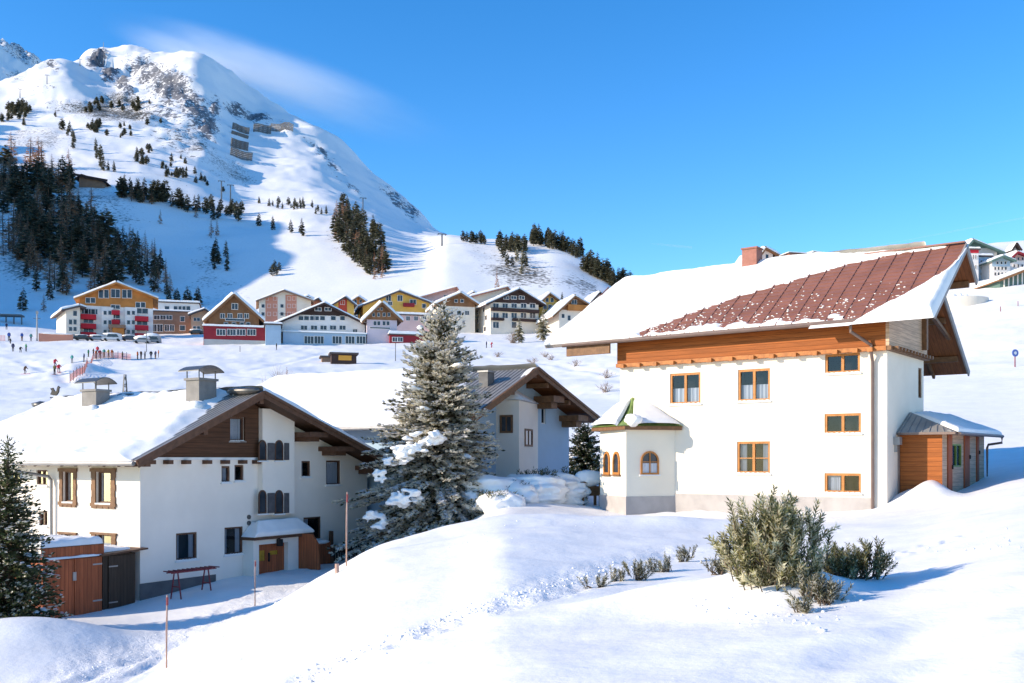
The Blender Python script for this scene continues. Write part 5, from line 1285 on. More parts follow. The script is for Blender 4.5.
def bushes():
    b0 = hit(772, 580, 10, 20); g = zat(b0.x, b0.y)
    c = Vector((b0.x, b0.y, g-.22))
    t = dwarf_pine('dwarf_pine', 'big frosted dwarf pine bush on the foreground drift before the cream house', c, .70, .56, 1.28, 400, 3, stems=16, shoot=(.14,.30), frost=.60, mats=('bush_dark','bush_mid','bush_pale'), need=46, nl=.082)
    for k, (px, py, r) in enumerate(()):
        q = P(px, py, c.y-.45)-c; b = MB(); b.blob(tuple(q), (r*1.3,r,r*.6), k, .2, 2); b.blob((q.x+r,q.y,q.z-.03), (r*.9,r*.8,r*.5), k+9, .2, 2); b.build('snow_lump', M['roofsnow'], t, smooth=True)
    b1 = hit(848, 578, 10, 20); dwarf_pine('dwarf_pine', 'smaller darker dwarf pine right of the big frosted bush, its shoots spreading right', Vector((b1.x+.1, b1.y+.2, zat(b1.x,b1.y+.2)-.14)), .56, .36, .66, 150, 5, stems=11, frost=.2, shoot=(.10,.22), need=36, mats=('bush_dark','bush_mid','bush_pale'))
    b2 = hit(805, 612, 8, 20); dwarf_pine('dwarf_pine', 'tiny pine tuft poking from the snow in front of the big frosted bush', Vector((b2.x, b2.y, b2.z-.03)), .14, .12, .16, 12, 6, stems=3, shoot=(.08,.14))
    b3 = hit(720, 575, 8, 20); dwarf_pine('dwarf_pine', 'low frosted pine sprig at the left foot of the big frosted bush', Vector((b3.x, b3.y, b3.z-.03)), .22, .2, .5, 34, 8, stems=4, shoot=(.1,.2))
    b4 = hit(826, 600, 8, 20); dwarf_pine('dwarf_pine', 'small frosted pine sprig on the right edge of the drift, above the tiny tuft', Vector((b4.x, b4.y, b4.z-.03)), .34, .24, .34, 46, 9, stems=4, shoot=(.12,.2))
    for i, (px, py, n, r, h, wh) in enumerate(((596,588,7,.14,.13,'leftmost in the line of buried twigs'),(618,581,7,.13,.13,'second from the left in the line of buried twigs'),(637,580,15,.22,.28,'bushy one in the middle of the line of buried twigs'),
            (656,572,4,.08,.30,'thin upright one right of the bushy middle'),(668,572,10,.18,.20,'second from the right in the line of buried twigs'),(684,562,13,.20,.34,'tallest, at the right end of the line of buried twigs'))):
        c = hit(px, py, 8, 22); dwarf_pine('pine_sprig', 'pine sprig in the snow, '+wh, Vector((c.x,c.y,c.z-.03)), r*1.7, r*.9, h*1.1, int(n*1.5), 40+i, 'sprig', 'pine sprigs in the trampled snow', shoot=(.10,.18), stems=3)
    # snow-laden shrubs of the garden hedge
    spec = [(488,484,41,1.3,1.0,'leftmost, against the frosted spruce'),(512,490,41,1.0,.8,'low one with the dark sprigs, below the white bay'),(535,484,42,1.3,1.0,'broad one below the blue wall'),(560,482,43,1.2,.95,'one with dark sprigs on its right, left of the wooden shelter'),(500,500,39.5,.9,.5,'low front one beside the spruce foot')]
    for i, (px, py, d, r, h, wh) in enumerate(spec):
        c = P(px, py, d); g = zat(c.x, c.y); base = Vector((c.x, c.y, g-.1)); hh = c.z-g+h*.55
        t = dwarf_pine('snowy_shrub', 'shrub under thick snow, '+wh, base, r*1.0, r*.7, hh*1.22, 260, 60+i, 'shrub', 'snow laden shrubs of the hedge', shoot=(.2,.4), mats=('fol_green','fol_green2','fol_spruce2'), stems=6, frost=.2, need=16, nl=.15)
        b = MB(); rn = random.Random(i); b.blob((0,-.05,hh*.72), (r*.95,r*.66,.34), i*7, .25, 3); b.blob((r*.3,-.15,hh*.42), (r*.75,r*.66,.42), i*7+1, .25, 3); b.blob((-r*.4,-.22,hh*.3), (r*.6,r*.66,.40), i*7+2, .25, 3); b.blob((0,-.1,.15), (r*1.0,r*.75,.32), i*7+3, .25, 3)
        for k in range(34):
            a = rn.uniform(0,6.28); q = rn.random()**.5; b.blob((math.cos(a)*r*q*.9, math.sin(a)*r*q*.6-.1, hh*(.92-.5*q)), (r*rn.uniform(.16,.40), r*rn.uniform(.16,.34), rn.uniform(.08,.24)), k+i*40, .3, 2)
        melt(b.build('snow_cap', M['roofsnow'], t, smooth=True), .05, 6)
    twig_bush('bare brown shrub on the bank behind the white house ridge, the bigger', 280, 398, 3.6, 2.4, 1, 60)
    twig_bush('low bare shrub right of the thin larch sapling behind the white house', 304, 398, 2.2, 2.6, 2, 50)
    twig_bush('dry twiggy bush below the frosted conifers in front of the cream hotel', 513, 343, 3.2, 2.6, 3, 60)
    g = 'low snowed in shrubs on the meadow left of the cream house'
    for i, (px, py) in enumerate(((533,364),(545,357),(551,360),(576,366),(607,378),(606,392),(498,357))):
        twig_bush('low twiggy shrub half buried on the meadow beyond the blue house roof', px, py, 1.3, 1.7, 10+i, 24, g)
# ------------------------------------------------------------------ the village across the meadow
VM = {}
def vm(name, c, var=.08):
    if name not in VM: VM[name] = plain(name, c, .85, var, .35)
    return VM[name]
def vmats():
    vm('wall_white', (.79,.73,.69)); vm('wall_cream', (.74,.66,.56)); vm('wall_pink', (.66,.45,.42)); vm('wall_salmon', (.60,.25,.17)); vm('wall_yellow', (.72,.42,.10))
    vm('wall_red', (.52,.07,.04)); vm('wall_maroon', (.28,.025,.035)); vm('balcony_red', (.55,.025,.04)); vm('wood_honey', (.50,.19,.05), .25); vm('wood_mid', (.24,.115,.055), .25)
    vm('wood_dark', (.055,.032,.028), .2); vm('wall_tan', (.26,.16,.11), .15); vm('wall_peach', (.66,.36,.22)); vm('roof_dark', (.10,.075,.07)); vm('wall_blue', (.35,.47,.58)); vm('wall_lilac', (.62,.52,.56))
    vm('glass_green', (.10,.17,.15)); vm('brick', (.40,.17,.11)); vm('wall_grey', (.45,.43,.42)); vm('snow_net', (.75,.30,.24)); vm('sign_orange', (.72,.33,.06))
def vwin(par, x, z, w, h, y=0.0, fr=None, axis='x', glassy='glassF', nx=1):
    b = MB(); t = min(.12, w*.09)
    def bx(a, c, e, f, d0, d1, m):
        if axis == 'x': b.box(a, c, y-d1, y-d0, e, f, m)
        else: b.box(y-d1 if par_left(axis) else y+d0, y-d0 if par_left(axis) else y+d1, a, c, e, f, m)
    bx(x-w/2, x+w/2, z, z+h, .02, .06, 1)
    bx(x-w/2-t, x-w/2-.001, z-t, z+h+t, .02, .14, 0); bx(x+w/2+.001, x+w/2+t, z-t, z+h+t, .02, .14, 0); bx(x-w/2, x+w/2, z+h+.001, z+h+t, .02, .14, 0); bx(x-w/2, x+w/2, z-t, z-.001, .02, .16, 0)
    for k in range(1, nx): bx(x-w/2+w*k/nx-.05, x-w/2+w*k/nx+.05, z, z+h, .061, .12, 0)
    return b.build('window', [fr or VM['wall_white'], M[glassy]], par, recalc=False)
def par_left(a): return a == 'l'
def village_house(label, px0, px1, pbase, peave, papex, d, mats, depth=14, xapex=None, yaw=(.97,.25), over=1.2, rows=(), srows=(), balc=(), split=None, group=None, eaves=None, snow=.5, roofm='roof_dark', name='village_house', extra=None, cat='house', flat=False, front_over=1.4):
    """gable-front house seen between photo columns px0..px1; rows: (row, height px, [columns], width px)"""
    if pbase >= 331 and px1 < 620 and not name.startswith('kiosk'): d = hit((px0+px1)/2, pbase-.8, 180, 329).y
    c0 = P(px0, pbase, d); yv = Vector((yaw[0], yaw[1])).normalized()
    k = (px1-CX)/F; W = (k*d-c0.x)/(yv.x-k*yv.y); g = (HY-pbase)/F*d
    fr = Frame(c0.x, c0.y, g, yv); root = empty(name, fr.o, fr.yaw, label, cat, group)
    pl = Plane(fr, (0,0,0), (1,0,0), (0,-1,0))
    ax = pl.at(xapex if xapex else (px0+px1)/2, papex)[0] if not flat else W/2
    za = pl.at(xapex if xapex else (px0+px1)/2, papex)[1]
    z0 = pl.at(px0, peave)[1]; z1 = pl.at(px1, eaves if eaves else peave)[1]
    mw, mg = VM[mats[0]], VM[mats[1]]
    if flat: za = z0 = z1 = (z0+z1)/2
    sl = (za-z0)/max(ax,.1); sr = (za-z1)/max(W-ax,.1)
    clips = [] if flat else [(-sl,1,za-sl*ax-.3), (sr,1,za+sr*ax-.3)]
    zs = None if split is None else pl.at((px0+px1)/2, split)[1]
    b = MB(); top = za+.1 if not flat else za
    facade(b, pl, 0, W, -5, top if zs is None else zs, (), clips); back = Plane(fr,(0,depth,0),(1,0,0),(0,1,0)); facade(b, back, 0, W, -5, top, (), clips)
    facade(b, Plane(fr,(0,0,0),(0,1,0),(-1,0,0)), 0, depth, -5, za+.1, (), [(0,1,z0-.3 if not flat else za)]); facade(b, Plane(fr,(W,0,0),(0,1,0),(1,0,0)), 0, depth, -5, za+.1, (), [(0,1,z1-.3 if not flat else za)])
    b.build('wall', mw, root, recalc=False)
    if zs is not None:
        b = MB(); facade(b, Plane(fr,(0,-.12,0),(1,0,0),(0,-1,0)), 0, W, zs, top, (), clips); b.box(0, W, -.12, -.001, zs-.12, zs)
        b.build('gable_cladding', mg, root, recalc=False)
    if flat:
        b = MB(); b.box(-.4, W+.4, -.4, depth+.4, za, za+.35, 0); b.build('roof', VM[roofm], root)
        snow_sheet(root, lambda u, v: (-.4+(W+.8)*u, -.4+(depth+.8)*v, za+.35), (0,0,1), snow, 'roof_snow', 24, 16, None, (.4,.4,.4,.4), W, depth, int(px0), rough=.05)
    else:
        nL = Vector((-sl,0,1)).normalized(); nR = Vector((sr,0,1)).normalized(); b = MB()
        slab(b, [(-over,-front_over,z0-sl*over),(ax,-front_over,za),(ax,depth+over,za),(-over,depth+over,z0-sl*over)], nL, .3, 0, 1, 1); slab(b, [(ax,-front_over,za+.003),(W+over,-front_over,z1-sr*over),(W+over,depth+over,z1-sr*over),(ax,depth+over,za+.003)], nR, .3, 0, 1, 1)
        b.build('roof', [VM[roofm], VM[roofm]], root, recalc=False)
        b = MB()
        for (p, q) in (((-over,z0-sl*over-.25),(ax,za-.2)), ((ax,za-.2),(W+over,z1-sr*over-.25))): b.bar((p[0],-front_over-.06,p[1]),(q[0],-front_over-.06,q[1]), .1, .5)
        b.build('bargeboard', VM[roofm], root, recalc=False)
        snow_sheet(root, lambda u, v: (-over+(ax+over)*v, -front_over+.1+(depth+over+front_over-.1)*u, z0-sl*over+(za-z0+sl*over)*v), nL, snow, 'roof_snow', 24, 14, None, (.5,.5,.5,0), depth, ax+over, int(px0), rough=.04)
        snow_sheet(root, lambda u, v: (ax+(W+over-ax)*v, -front_over+.1+(depth+over+front_over-.1)*u, za-(W+over-ax)*sr*v), nR, snow, 'roof_snow', 24, 14, None, (.5,.5,0,.5), depth, W-ax+over, int(px1), rough=.04)
    pf = -.12 if zs is not None else 0
    for (py, hpx, xs, wpx, *o) in rows:
        nx = o[0] if o else 1; fm = VM[o[1]] if len(o) > 1 else None
        for px in xs:
            u, z = pl.at(px, py); s = (d+u*yv.y)/F; yy = pf if (zs is not None and z > zs-.3) else 0
            vwin(root, u, z-hpx*s/2, wpx*s, hpx*s, yy, fm, nx=nx)
    for (py, hpx, f0, f1, col) in balc:                     # balcony boards with their slab
        u0, z = pl.at(f0, py); u1, _ = pl.at(f1, py); s = d/F
        b = MB(); b.box(u0, u1, -1.35, -1.25, z-hpx*s/2, z+hpx*s/2); b.box(u0, u1, -1.35, -.0, z-hpx*s/2-.15, z-hpx*s/2-.002); b.box(u0, u0+.1, -1.25, 0, z-hpx*s/2, z+hpx*s/2); b.box(u1-.1, u1, -1.25, 0, z-hpx*s/2, z+hpx*s/2)
        b.build('balcony', VM[col], root, recalc=False)
    for (py, hpx, ys, w) in srows:                          # windows of the left flank
        for y in ys:
            z = pl.at(px0, py)[1]; h = hpx*d/F; vwin(root, y, z-h/2, w, h, 0, None, 'l')
    if extra: extra(root, pl, W, d)
    return root, pl, W
def annex_box(root, pl, px0, px1, py0, py1, d, mat, depth=6, y0=-4, snow=.4, wins=(), name='annex', roofm=None):
    q = Plane(pl.fr, (0,y0,0), (1,0,0), (0,-1,0)); u0, zb = q.at(px0, py1); u1, zt = q.at(px1, py0)
    b = MB(); b.box(u0, u1, y0, y0+depth, -5, zt); a = b.build(name, VM[mat], root)
    snow_sheet(a, lambda u, v: (u0-.3+(u1-u0+.6)*u, y0-.4+(depth+.4)*v, zt), (0,0,1), snow, 'roof_snow', 20, 10, None, (.4,.4,.4,.1), u1-u0, depth, int(px0), rough=.05)
    for (py, h, xs, w, *o) in wins:
        for px in xs:
            u, z = q.at(px, py); s = d/F; vwin(a, u, z-h*s/2, w*s, h*s, y0, nx=o[0] if o else 1)
    return a
def village():
    vmats()
    H = village_house
    def hotel(root, pl, W, d):
        for x0, x1 in ((101.5,113.5),(125,137)):            # white projecting bays
            q = Plane(pl.fr, (0,-.6,0), (1,0,0), (0,-1,0)); u0, zt = q.at(x0, 307); u1, _ = q.at(x1, 307); b = MB(); b.box(u0, u1, -.6, -.13, -2, zt); o = b.build('bay', VM['wall_white'], root)
            for py in (313,322.5,332):
                for px in (x0+3.6, x1-3.6): u, z = q.at(px, py); vwin(o, u, z-.5, .8, 1.1, -.6)
        u0, zt = pl.at(109,329.5); u1, _ = pl.at(126,329.5); b = MB(); b.box(u0, u1, -5, -.7, zt, zt+.9, 0); b.box(u0+.3, u0+.9, -4.8, -4.2, -2, zt, 0); b.box(u1-3.5, u1-.4, -4.6, -.7, -2, zt, 1); b.build('porch', [VM['wall_tan'], VM['wood_honey']], root)
    r, pl, W = H('large hotel with honey wooden gable and bright red balconies at the village edge', 80, 153, 340, 297, 283, 285, ('wall_white','wood_honey'), 18, 116.5, yaw=(.94,.34), rows=[(300.5,5,(88,93),4),(294,8,(101,106.5),4,1),(293.5,8,(115.5,),8,2),(294,8,(124.5,129.5),4),(305,5,(138,143),4),(311.5,5,(88.5,147.5*1.0-56.5),12,2),(311,5,(142,),11,2),(321,4,(88.5,115.5),9,2),(323,4,(142,),10,2),(331,4,(88.5,115.5),9,2),(307,3.6,(115.5,),8,2),(316.5,3.6,(115.5,),8,2),(326,3.6,(115.5,),8,2)],
        balc=[(316.6,4.4,81,96.3,'balcony_red'),(326,4.4,81,96.3,'balcony_red'),(334.5,4.2,81,96.3,'balcony_red'),(312.5,4,111.8,119.8,'balcony_red'),(322,4,111.8,119.8,'balcony_red'),(318.6,4.4,135,148.5,'balcony_red'),(327.6,4.4,135,148.5,'balcony_red'),(335.5,4,135,148.5,'balcony_red')], split=306.5, over=1.5, name='hotel', cat='hotel', extra=hotel, snow=.7, roofm='wood_honey')
    H('white side wing with snowy roof at the left flank of the red balconied hotel', 66, 80, 340, 309, 306, 283, ('wall_cream','wall_white'), 17, 79, yaw=(.84,.54), rows=[(313.5,5,(75,),3.5),(322,5,(70.5,75),3),(329,4,(70.5,75),3),(336,3,(70,75),3)], over=1.4, eaves=306.3, name='hotel_wing', snow=.7, cat='house')
    H('long brown flat roofed block between the hotel and the peach house', 149.5, 191, 335, 312, 310, 292, ('wall_tan','wall_tan'), 12, flat=True, rows=[(317.5,4,(157,163,169),5.6,2),(328,7,(154,160),5,2),(328,6,(167,172),4,2),(319,5,(182.5,),4,1),(328,5,(182.5,),5,1)], snow=.5, name='flat_block', cat='block')
    H('white flat roofed upper block behind the long brown block', 153, 199, 314, 303, 300, 340, ('wall_white','wall_white'), 12, flat=True, rows=[(308.5,4.5,(167,176,180,184,188),4.2)], snow=.7, name='flat_block', cat='block')
    H('small peach pink house beside the gabled house with the maroon annex', 191, 212, 335, 314, 309, 297, ('wall_peach','wall_peach'), 12, 205, rows=[(319.5,3,(195,198.5,206),2.6),(328.5,4.5,(194.5,198.5),2.8)], over=.8, snow=.6)
    r, pl, W = H('steep gabled weathered timber house rising behind its maroon annex', 208.5, 259, 344, 317, 294.5, 300, ('wood_mid','wood_mid'), 16, 234, over=1.3, rows=[(306.5,5.5,(234.8,),5.5,2),(316,4.5,(222.5,230,240,246.5),4,2),(319.8,2,(235,),18),(324,3,(226,234,242,248),3.5)], snow=.8, roofm='wood_mid')
    a = annex_box(r, pl, 203.5, 266.5, 327.8, 343.5, 295, 'wall_maroon', 7, -5, .6, [(332.3,5,(221,231.5,241,251.5),7,3)], 'annex')
    q = Plane(pl.fr, (0,-5.05,0), (1,0,0), (0,-1,0)); u0, z = q.at(204,339); u1, _ = q.at(266,339); b = MB(); b.box(u0, u1, -5.06, -5.01, -5, z); b.build('plinth', VM['wall_grey'], a)
    H('red and cream striped apartment block with a shallow gable', 259, 311, 325, 300, 290.5, 330, ('wall_cream','wall_cream'), 16, 284, rows=[(298.5,3.4,(267,275,289,294),3,1),(306,3.4,(263,269,275,282,289,294),3,1),(314,3.4,(263,269,275,282,289,294),3,1)], over=1.0, snow=.5, name='apartment_block', cat='block', roofm='wall_tan',
      extra=lambda root, pl, W, d: [(lambda u0, u1, zt: (lambda b: (b.box(u0, u1, -.10, -.005, -4, zt), b.build('facade_panel', VM['wall_salmon'], root)))(MB()))(pl.at(x0,320)[0], pl.at(x1,320)[0], pl.at(x0,yt)[1]) for x0, x1, yt in ((265.5,277.5,296.5),(285.5,296.5,294.8))])
    r, pl, W = H('white house with a wide black timber gable and glazed ground floor', 279.5, 365, 345.5, 322, 303.5, 295, ('wall_white','wood_dark'), 18, 324, eaves=324, split=315, over=2.2, rows=[(309.3,3,(318,328),6,2),(318.2,4,(301,306.5,312.5,316.5,322.5,333.3,342.5),4.6,1),(317.5,4,(355,),4),(327.7,4,(304,314,323.5,333,342.5),6,2),(331,3.5,(355,),4,2)], snow=.6, roofm='wood_dark')
    annex_box(r, pl, 283, 366, 334.2, 345.5, 291, 'wall_blue', 5, -4, .45, [(340,6.5,(309,319,337,350,361),8,3)], 'shop_front')
    H('low white flank wing under the long snowy roof left of the black gabled house', 265.5, 281, 346, 325, 322.5, 296, ('wall_blue','wall_blue'), 16, flat=True, snow=.5, name='side_wing', yaw=(.97,.25), cat='house')
    H('small house with a red gable centre peeping over the black gabled roof', 333.5, 354, 318, 304, 297, 325, ('wall_yellow','wall_yellow'), 14, 345, over=.8, rows=[(302.5,4,(342.5,),4,2)], snow=.6, extra=lambda root, pl, W, d: (lambda b: (b.box(pl.at(338.5,305)[0], pl.at(347,305)[0], -.1, -.004, -3, pl.at(343,298.8)[1]), b.build('facade_panel', VM['wall_red'], root)))(MB()))
    H('small orange gabled roof poking up behind the black gabled house', 310, 322, 312, 303, 298.5, 340, ('wall_salmon','wall_salmon'), 10, 318, over=.6, snow=.5)
    H('brown gabled chalet with pale pink lower floors and white windows', 367, 397, 344, 317, 303, 297, ('wall_lilac','wood_mid'), 16, 381.5, split=319.5, over=1.4, rows=[(309,2.5,(378,381.5),2),(314.8,3.5,(373.5,378.5,384,389),2.4),(323.3,4,(375,378.8,384,388),2.8),(328,1.2,(380,),20)], snow=.9, roofm='wood_mid')
    H('long low pink house under a bluish snow roof beside the brown chalet', 396.5, 430, 334, 315.5, 307, 300, ('wall_pink','wall_pink'), 16, rows=[(318.5,4,(408,416,424.5),3.6,2)], xapex=413, yaw=(.97,.25), over=.9, snow=.8, flat=True)
    H('flat maroon pavilion in front of the pink house', 390, 427, 344, 335.5, 333, 288, ('wall_maroon','wall_maroon'), 8, flat=True, rows=[(339.5,4,(395,400),5,2)], snow=.9, name='pavilion', cat='pavilion')
    H('wide yellow gabled house standing behind the brown chalet', 363, 436, 322, 305, 291, 330, ('wall_yellow','wall_yellow'), 18, 399, over=1.6, rows=[(298.2,5.5,(388.5,400),4.6,2),(302,4.5,(413,),6,2),(303.5,3.5,(390,),4,2),(306,4,(424,),3.6,1)], balc=[(304.8,3,403,414,'wall_maroon')], snow=.6)
    H('pinkish house with a long red edged roof above the yellow gabled house', 421, 461, 310, 297, 287.5, 350, ('wall_pink','wall_pink'), 14, 456, over=1.0, rows=[(297,3.5,(446,456),4,2)], snow=.6, roofm='wall_salmon')
    H('dark brown gabled house with white snow roof left of the cream hotel', 438, 475, 330, 303, 293.5, 318, ('wall_cream','wood_mid'), 16, 460, split=306, over=1.2, rows=[(301,3,(456,462),3),(313,4,(451,459,467),4,2)], snow=.9, roofm='wood_mid')
    H('long brown roofed house with red eaves behind the cream hotel', 473, 512, 310, 296, 287.3, 345, ('wall_cream','wood_mid'), 16, 507, over=1.2, rows=[(296,3,(500,506),3)], snow=.8, roofm='brick')
    def creamh(root, pl, W, d):
        u, z = pl.at(528, 336); b = MB(); 
    H('cream hotel with a dark brown gable and two long balconies', 490.5, 538.5, 335, 302, 289.5, 300, ('wall_cream','wood_dark'), 24, 518, split=303, over=2.0, rows=[(297.7,3,(506,513.5,521.5),5.5,2),(305.7,4.2,(495.8,505,514,523.5,532.5),5.6,2),(315.5,5,(495.8,505,514,523.5,532.5),5.8,2),(325,6,(495.8,),6,2),(325,6,(514,),5,1)],
      srows=[(307,4.5,(6,12),1.6),(316,4.5,(4,12),1.6),(327,4.5,(5,12),1.8)], balc=[(309,2.6,491,538,'wood_dark'),(318.8,1.8,491,503,'wood_dark'),(319.5,2,512,538,'wood_dark')], snow=.8, name='hotel', cat='hotel', roofm='wood_dark', yaw=(.93,.36))
    H('low cream garage block with a teal gable at the left foot of the cream hotel', 463.5, 474, 332, 317, 314, 292, ('wall_cream','wall_blue'), 6, 468, over=.5, rows=[(322,2,(468,),3)], snow=.2, split=318, roofm='glass_green', name='garage_block', cat='house')
    H('yellow gabled house between the cream hotel and the balcony chalet', 539, 561.5, 322, 303, 293.8, 325, ('wall_yellow','wall_yellow'), 16, 549, over=1.1, rows=[(300,4,(547,552),3),(307,4,(545,550),3.4),(308,4,(556.5,),3)], snow=.8, roofm='wood_mid')
    H('pale chalet with timber gable and carved balcony next to the snow roof', 559, 600, 325, 310, 296.5, 305, ('wall_cream','wood_mid'), 16, 574, over=2.4, split=310, eaves=312, rows=[(316,4,(563,),3),(318,5,(569,),3),(302,4,(574,),5,2)], balc=[(307.5,5,567,588,'wood_honey')], snow=.8, roofm='wood_mid')
    H('distant chalet with a dark roof edge tucked into the slope above the balcony chalet', 594, 606, 306, 298, 292.5, 350, ('wall_cream','wood_mid'), 10, 599, over=1.5, snow=.8, roofm='wood_dark')
    H('tan gabled house squeezed in behind the red and cream block', 294, 320, 318, 304, 296.5, 348, ('wall_cream','wood_mid'), 12, 307, over=1.0, split=305, rows=[(301,3,(304,309),2.6)], snow=.8, roofm='wood_mid')
    H('cream gabled house half hidden between the red gable and the yellow house', 348, 368, 316, 303.5, 297, 350, ('wall_cream','wood_honey'), 12, 358, over=1.0, split=304, rows=[(301.5,3,(355.5,360.5),2.4)], snow=.8, roofm='wood_mid')
    H('honey timbered house behind the roofs left of the cream hotel', 462, 484, 316, 300, 292.5, 360, ('wall_yellow','wood_honey'), 12, 473, over=1.0, split=302, rows=[(298,3,(470,476),2.4)], snow=.8, roofm='wood_mid')
    # kiosk on the meadow
    r, pl, W = H('small dark wooden kiosk with an orange panel on the ski meadow', 331.5, 356.5, 364, 354.3, 354, 192, ('wood_dark','wood_dark'), 3, flat=True, snow=.25, name='kiosk', cat='kiosk')
    u0, z1 = pl.at(338.5,355.3); u1, z0 = pl.at(351.5,360.5); b = MB(); b.box(u0,u1,-.08,-.002,z0,z1); b.build('panel', VM['sign_orange'], r)
    H('low weathered shed joined to the left of the dark kiosk', 322, 332, 363, 357.5, 357, 192.5, ('wall_tan','wall_tan'), 3, flat=True, snow=.25, name='shed', cat='shed')
    # the hut with the long dark roof high on the slope
    r, pl, W = H('mountain hut with a long dark shed roof in the patch of sun above the forest', 79, 104, 184, 176.5, 174.5, 600, ('wall_tan','wood_dark'), 12, 82, over=2.2, eaves=181.5, yaw=(1,.1), extra=lambda root, pl, W, d: (lambda b: (b.bar((-2.5,-1.7,pl.at(79,175.2)[1]),(W+2.5,-1.7,pl.at(105,181.3)[1]),.6,1.3), b.build('roof_edge', VM['wood_dark'], root)))(MB()), name='mountain_hut', cat='hut', snow=.15, roofm='wood_dark')
    H('tiny dark roofed hut on the sunlit terrace right of the single conifers', 322, 331, 231, 229, 226.3, 600, ('wood_mid','wood_dark'), 6, 326.5, over=1, yaw=(1,.1), name='mountain_hut', cat='hut', snow=.3, roofm='wood_dark')
    # skyline buildings behind the cream house
    r, pl, W = H('low terracotta box with a flat top above the red brown roof, behind the chimney', 789.5, 806, 272, 254, 252, 300, ('brick','brick'), 8, flat=True, snow=.3, name='flat_block', cat='block')
    H('white gabled house with a timber frame right behind the terracotta chimney', 757, 789, 276, 258, 248.5, 305, ('wall_white','wood_mid'), 14, 764, over=1.2, eaves=262, rows=[(257,5,(767,774),3,1)], snow=.9, roofm='wood_mid')
    H('dark roofed house low behind the red brown ridge, right of the terracotta box', 806, 832, 272, 256, 252.5, 310, ('wall_cream','roof_dark'), 12, 812, over=1.2, snow=.6)
    # upper right hotels
    H('white hotel tower with a bright pink red top band at the right skyline', 967, 978.5, 281, 250, 249.5, 240, ('wall_white','balcony_red'), 10, flat=True, split=252.5, rows=[(257,3.6,(970.8,973.2,975.6),1.1),(267,3.6,(970.8,973.2,975.6),1.1)], snow=.5, yaw=(1,.05), name='hotel', cat='hotel')
    H('broad hotel with an arched dark green roof edge behind the pink topped tower', 964, 997, 280, 248.5, 240.5, 262, ('wall_grey','glass_green'), 14, 971, split=247.5, eaves=251, over=1.5, rows=[(256,3,(981,984.5,988),2),(262,3,(981,984.5,988),2),(268,3,(981,984.5,988,991.5),2)], snow=.6, roofm='glass_green', yaw=(1,.05), name='hotel', cat='hotel')
    H('pale blue glazed block between the pink topped tower and the green shop row', 978.5, 991, 282, 257, 256, 245, ('wall_blue','wall_white'), 10, flat=True, rows=[(262,3,(981.5,985,988.5),2.2),(268,3,(981.5,985,988.5),2.2),(274,3,(981.5,985,988.5),2.2)], snow=.6, yaw=(1,.05), name='flat_block', cat='block')
    H('house row with a blue green upper storey near the right edge', 992, 1010, 280, 260, 256.5, 240, ('wall_white','wall_blue'), 10, 1001, split=266, over=.8, rows=[(268.5,3,(995,998.5,1002,1005.5),2),(263,2.6,(997,1001,1005),2),(274,3,(995,998.5,1002,1005.5),2)], snow=.5, yaw=(1,.05), roofm='glass_green')
    H('pinkish house with maroon roof edge at the right edge of the skyline', 1010, 1027, 278, 257, 252.5, 245, ('wall_white','wall_pink'), 10, 1015, split=260, over=.8, rows=[(259,3,(1014,1018,1022),1.8),(266,3,(1014,1018,1022),1.8)], snow=.5, yaw=(1,.05), roofm='wall_maroon')
    H('small dark pointed turret roof rising above the pinkish house', 1011, 1017, 262, 248, 243.5, 262, ('wall_white','wood_dark'), 2.2, 1014, over=.5, yaw=(1,.05), snow=.1, roofm='wood_dark', name='roof_turret', cat='tower')
    r, pl, W = H('glass fronted hall under a sloping snow roof at the right edge', 1000, 1030, 286, 279, 268, 215, ('glass_green','glass_green'), 10, 1029, over=1, eaves=268.5, yaw=(1,.02), snow=.7, roofm='wood_mid', name='glass_hall', cat='hall')
    for px in (1004,1008.5,1013,1017.5,1022):
        u, z = pl.at(px, 283); b = MB(); zt = pl.at(px, 283-(px-1000)*.42-2)[1]; b.box(u-.12,u+.12,-.15,-.003,-2,zt); b.build('mullion', VM['wall_white'], r)
    # round concrete basin wall
    c0 = P(968, 306, 190); cw = empty('retaining_wall', c0, 0, 'curved beige concrete wall holding a snowy platform behind the cream house gable', 'wall'); b = MB(); rr = 5.6; h = 2.0
    n = 28
    for i in range(n):
        a0, a1 = math.pi+math.pi*i/n, math.pi+math.pi*(i+1)/n; b.face([(rr*math.cos(a0),rr*.7*math.sin(a0)+4,-1.5),(rr*math.cos(a1),rr*.7*math.sin(a1)+4,-1.5),(rr*math.cos(a1),rr*.7*math.sin(a1)+4,h),(rr*math.cos(a0),rr*.7*math.sin(a0)+4,h)])
        b.face([(rr*math.cos(a0),rr*.7*math.sin(a0)+4,h),(rr*math.cos(a1),rr*.7*math.sin(a1)+4,h),(.93*rr*math.cos(a1),.93*rr*.7*math.sin(a1)+4,h),(.93*rr*math.cos(a0),.93*rr*.7*math.sin(a0)+4,h)])
    b.build('wall', VM['wall_cream'], cw)
    b = MB(); b.blob((0,4.3,h-.1), (rr*.9,rr*.62,.5), 3, .06, 3); b.build('snow_cap', M['snow'], cw, smooth=True)
    b = MB()
    for i in range(9): b.blob((-4+i*.6, 3+random.uniform(-.5,.5), h+.35), (.5,.4,.45), i, .25, 2)
    b.build('snow_heap', M['snow'], cw, smooth=True)

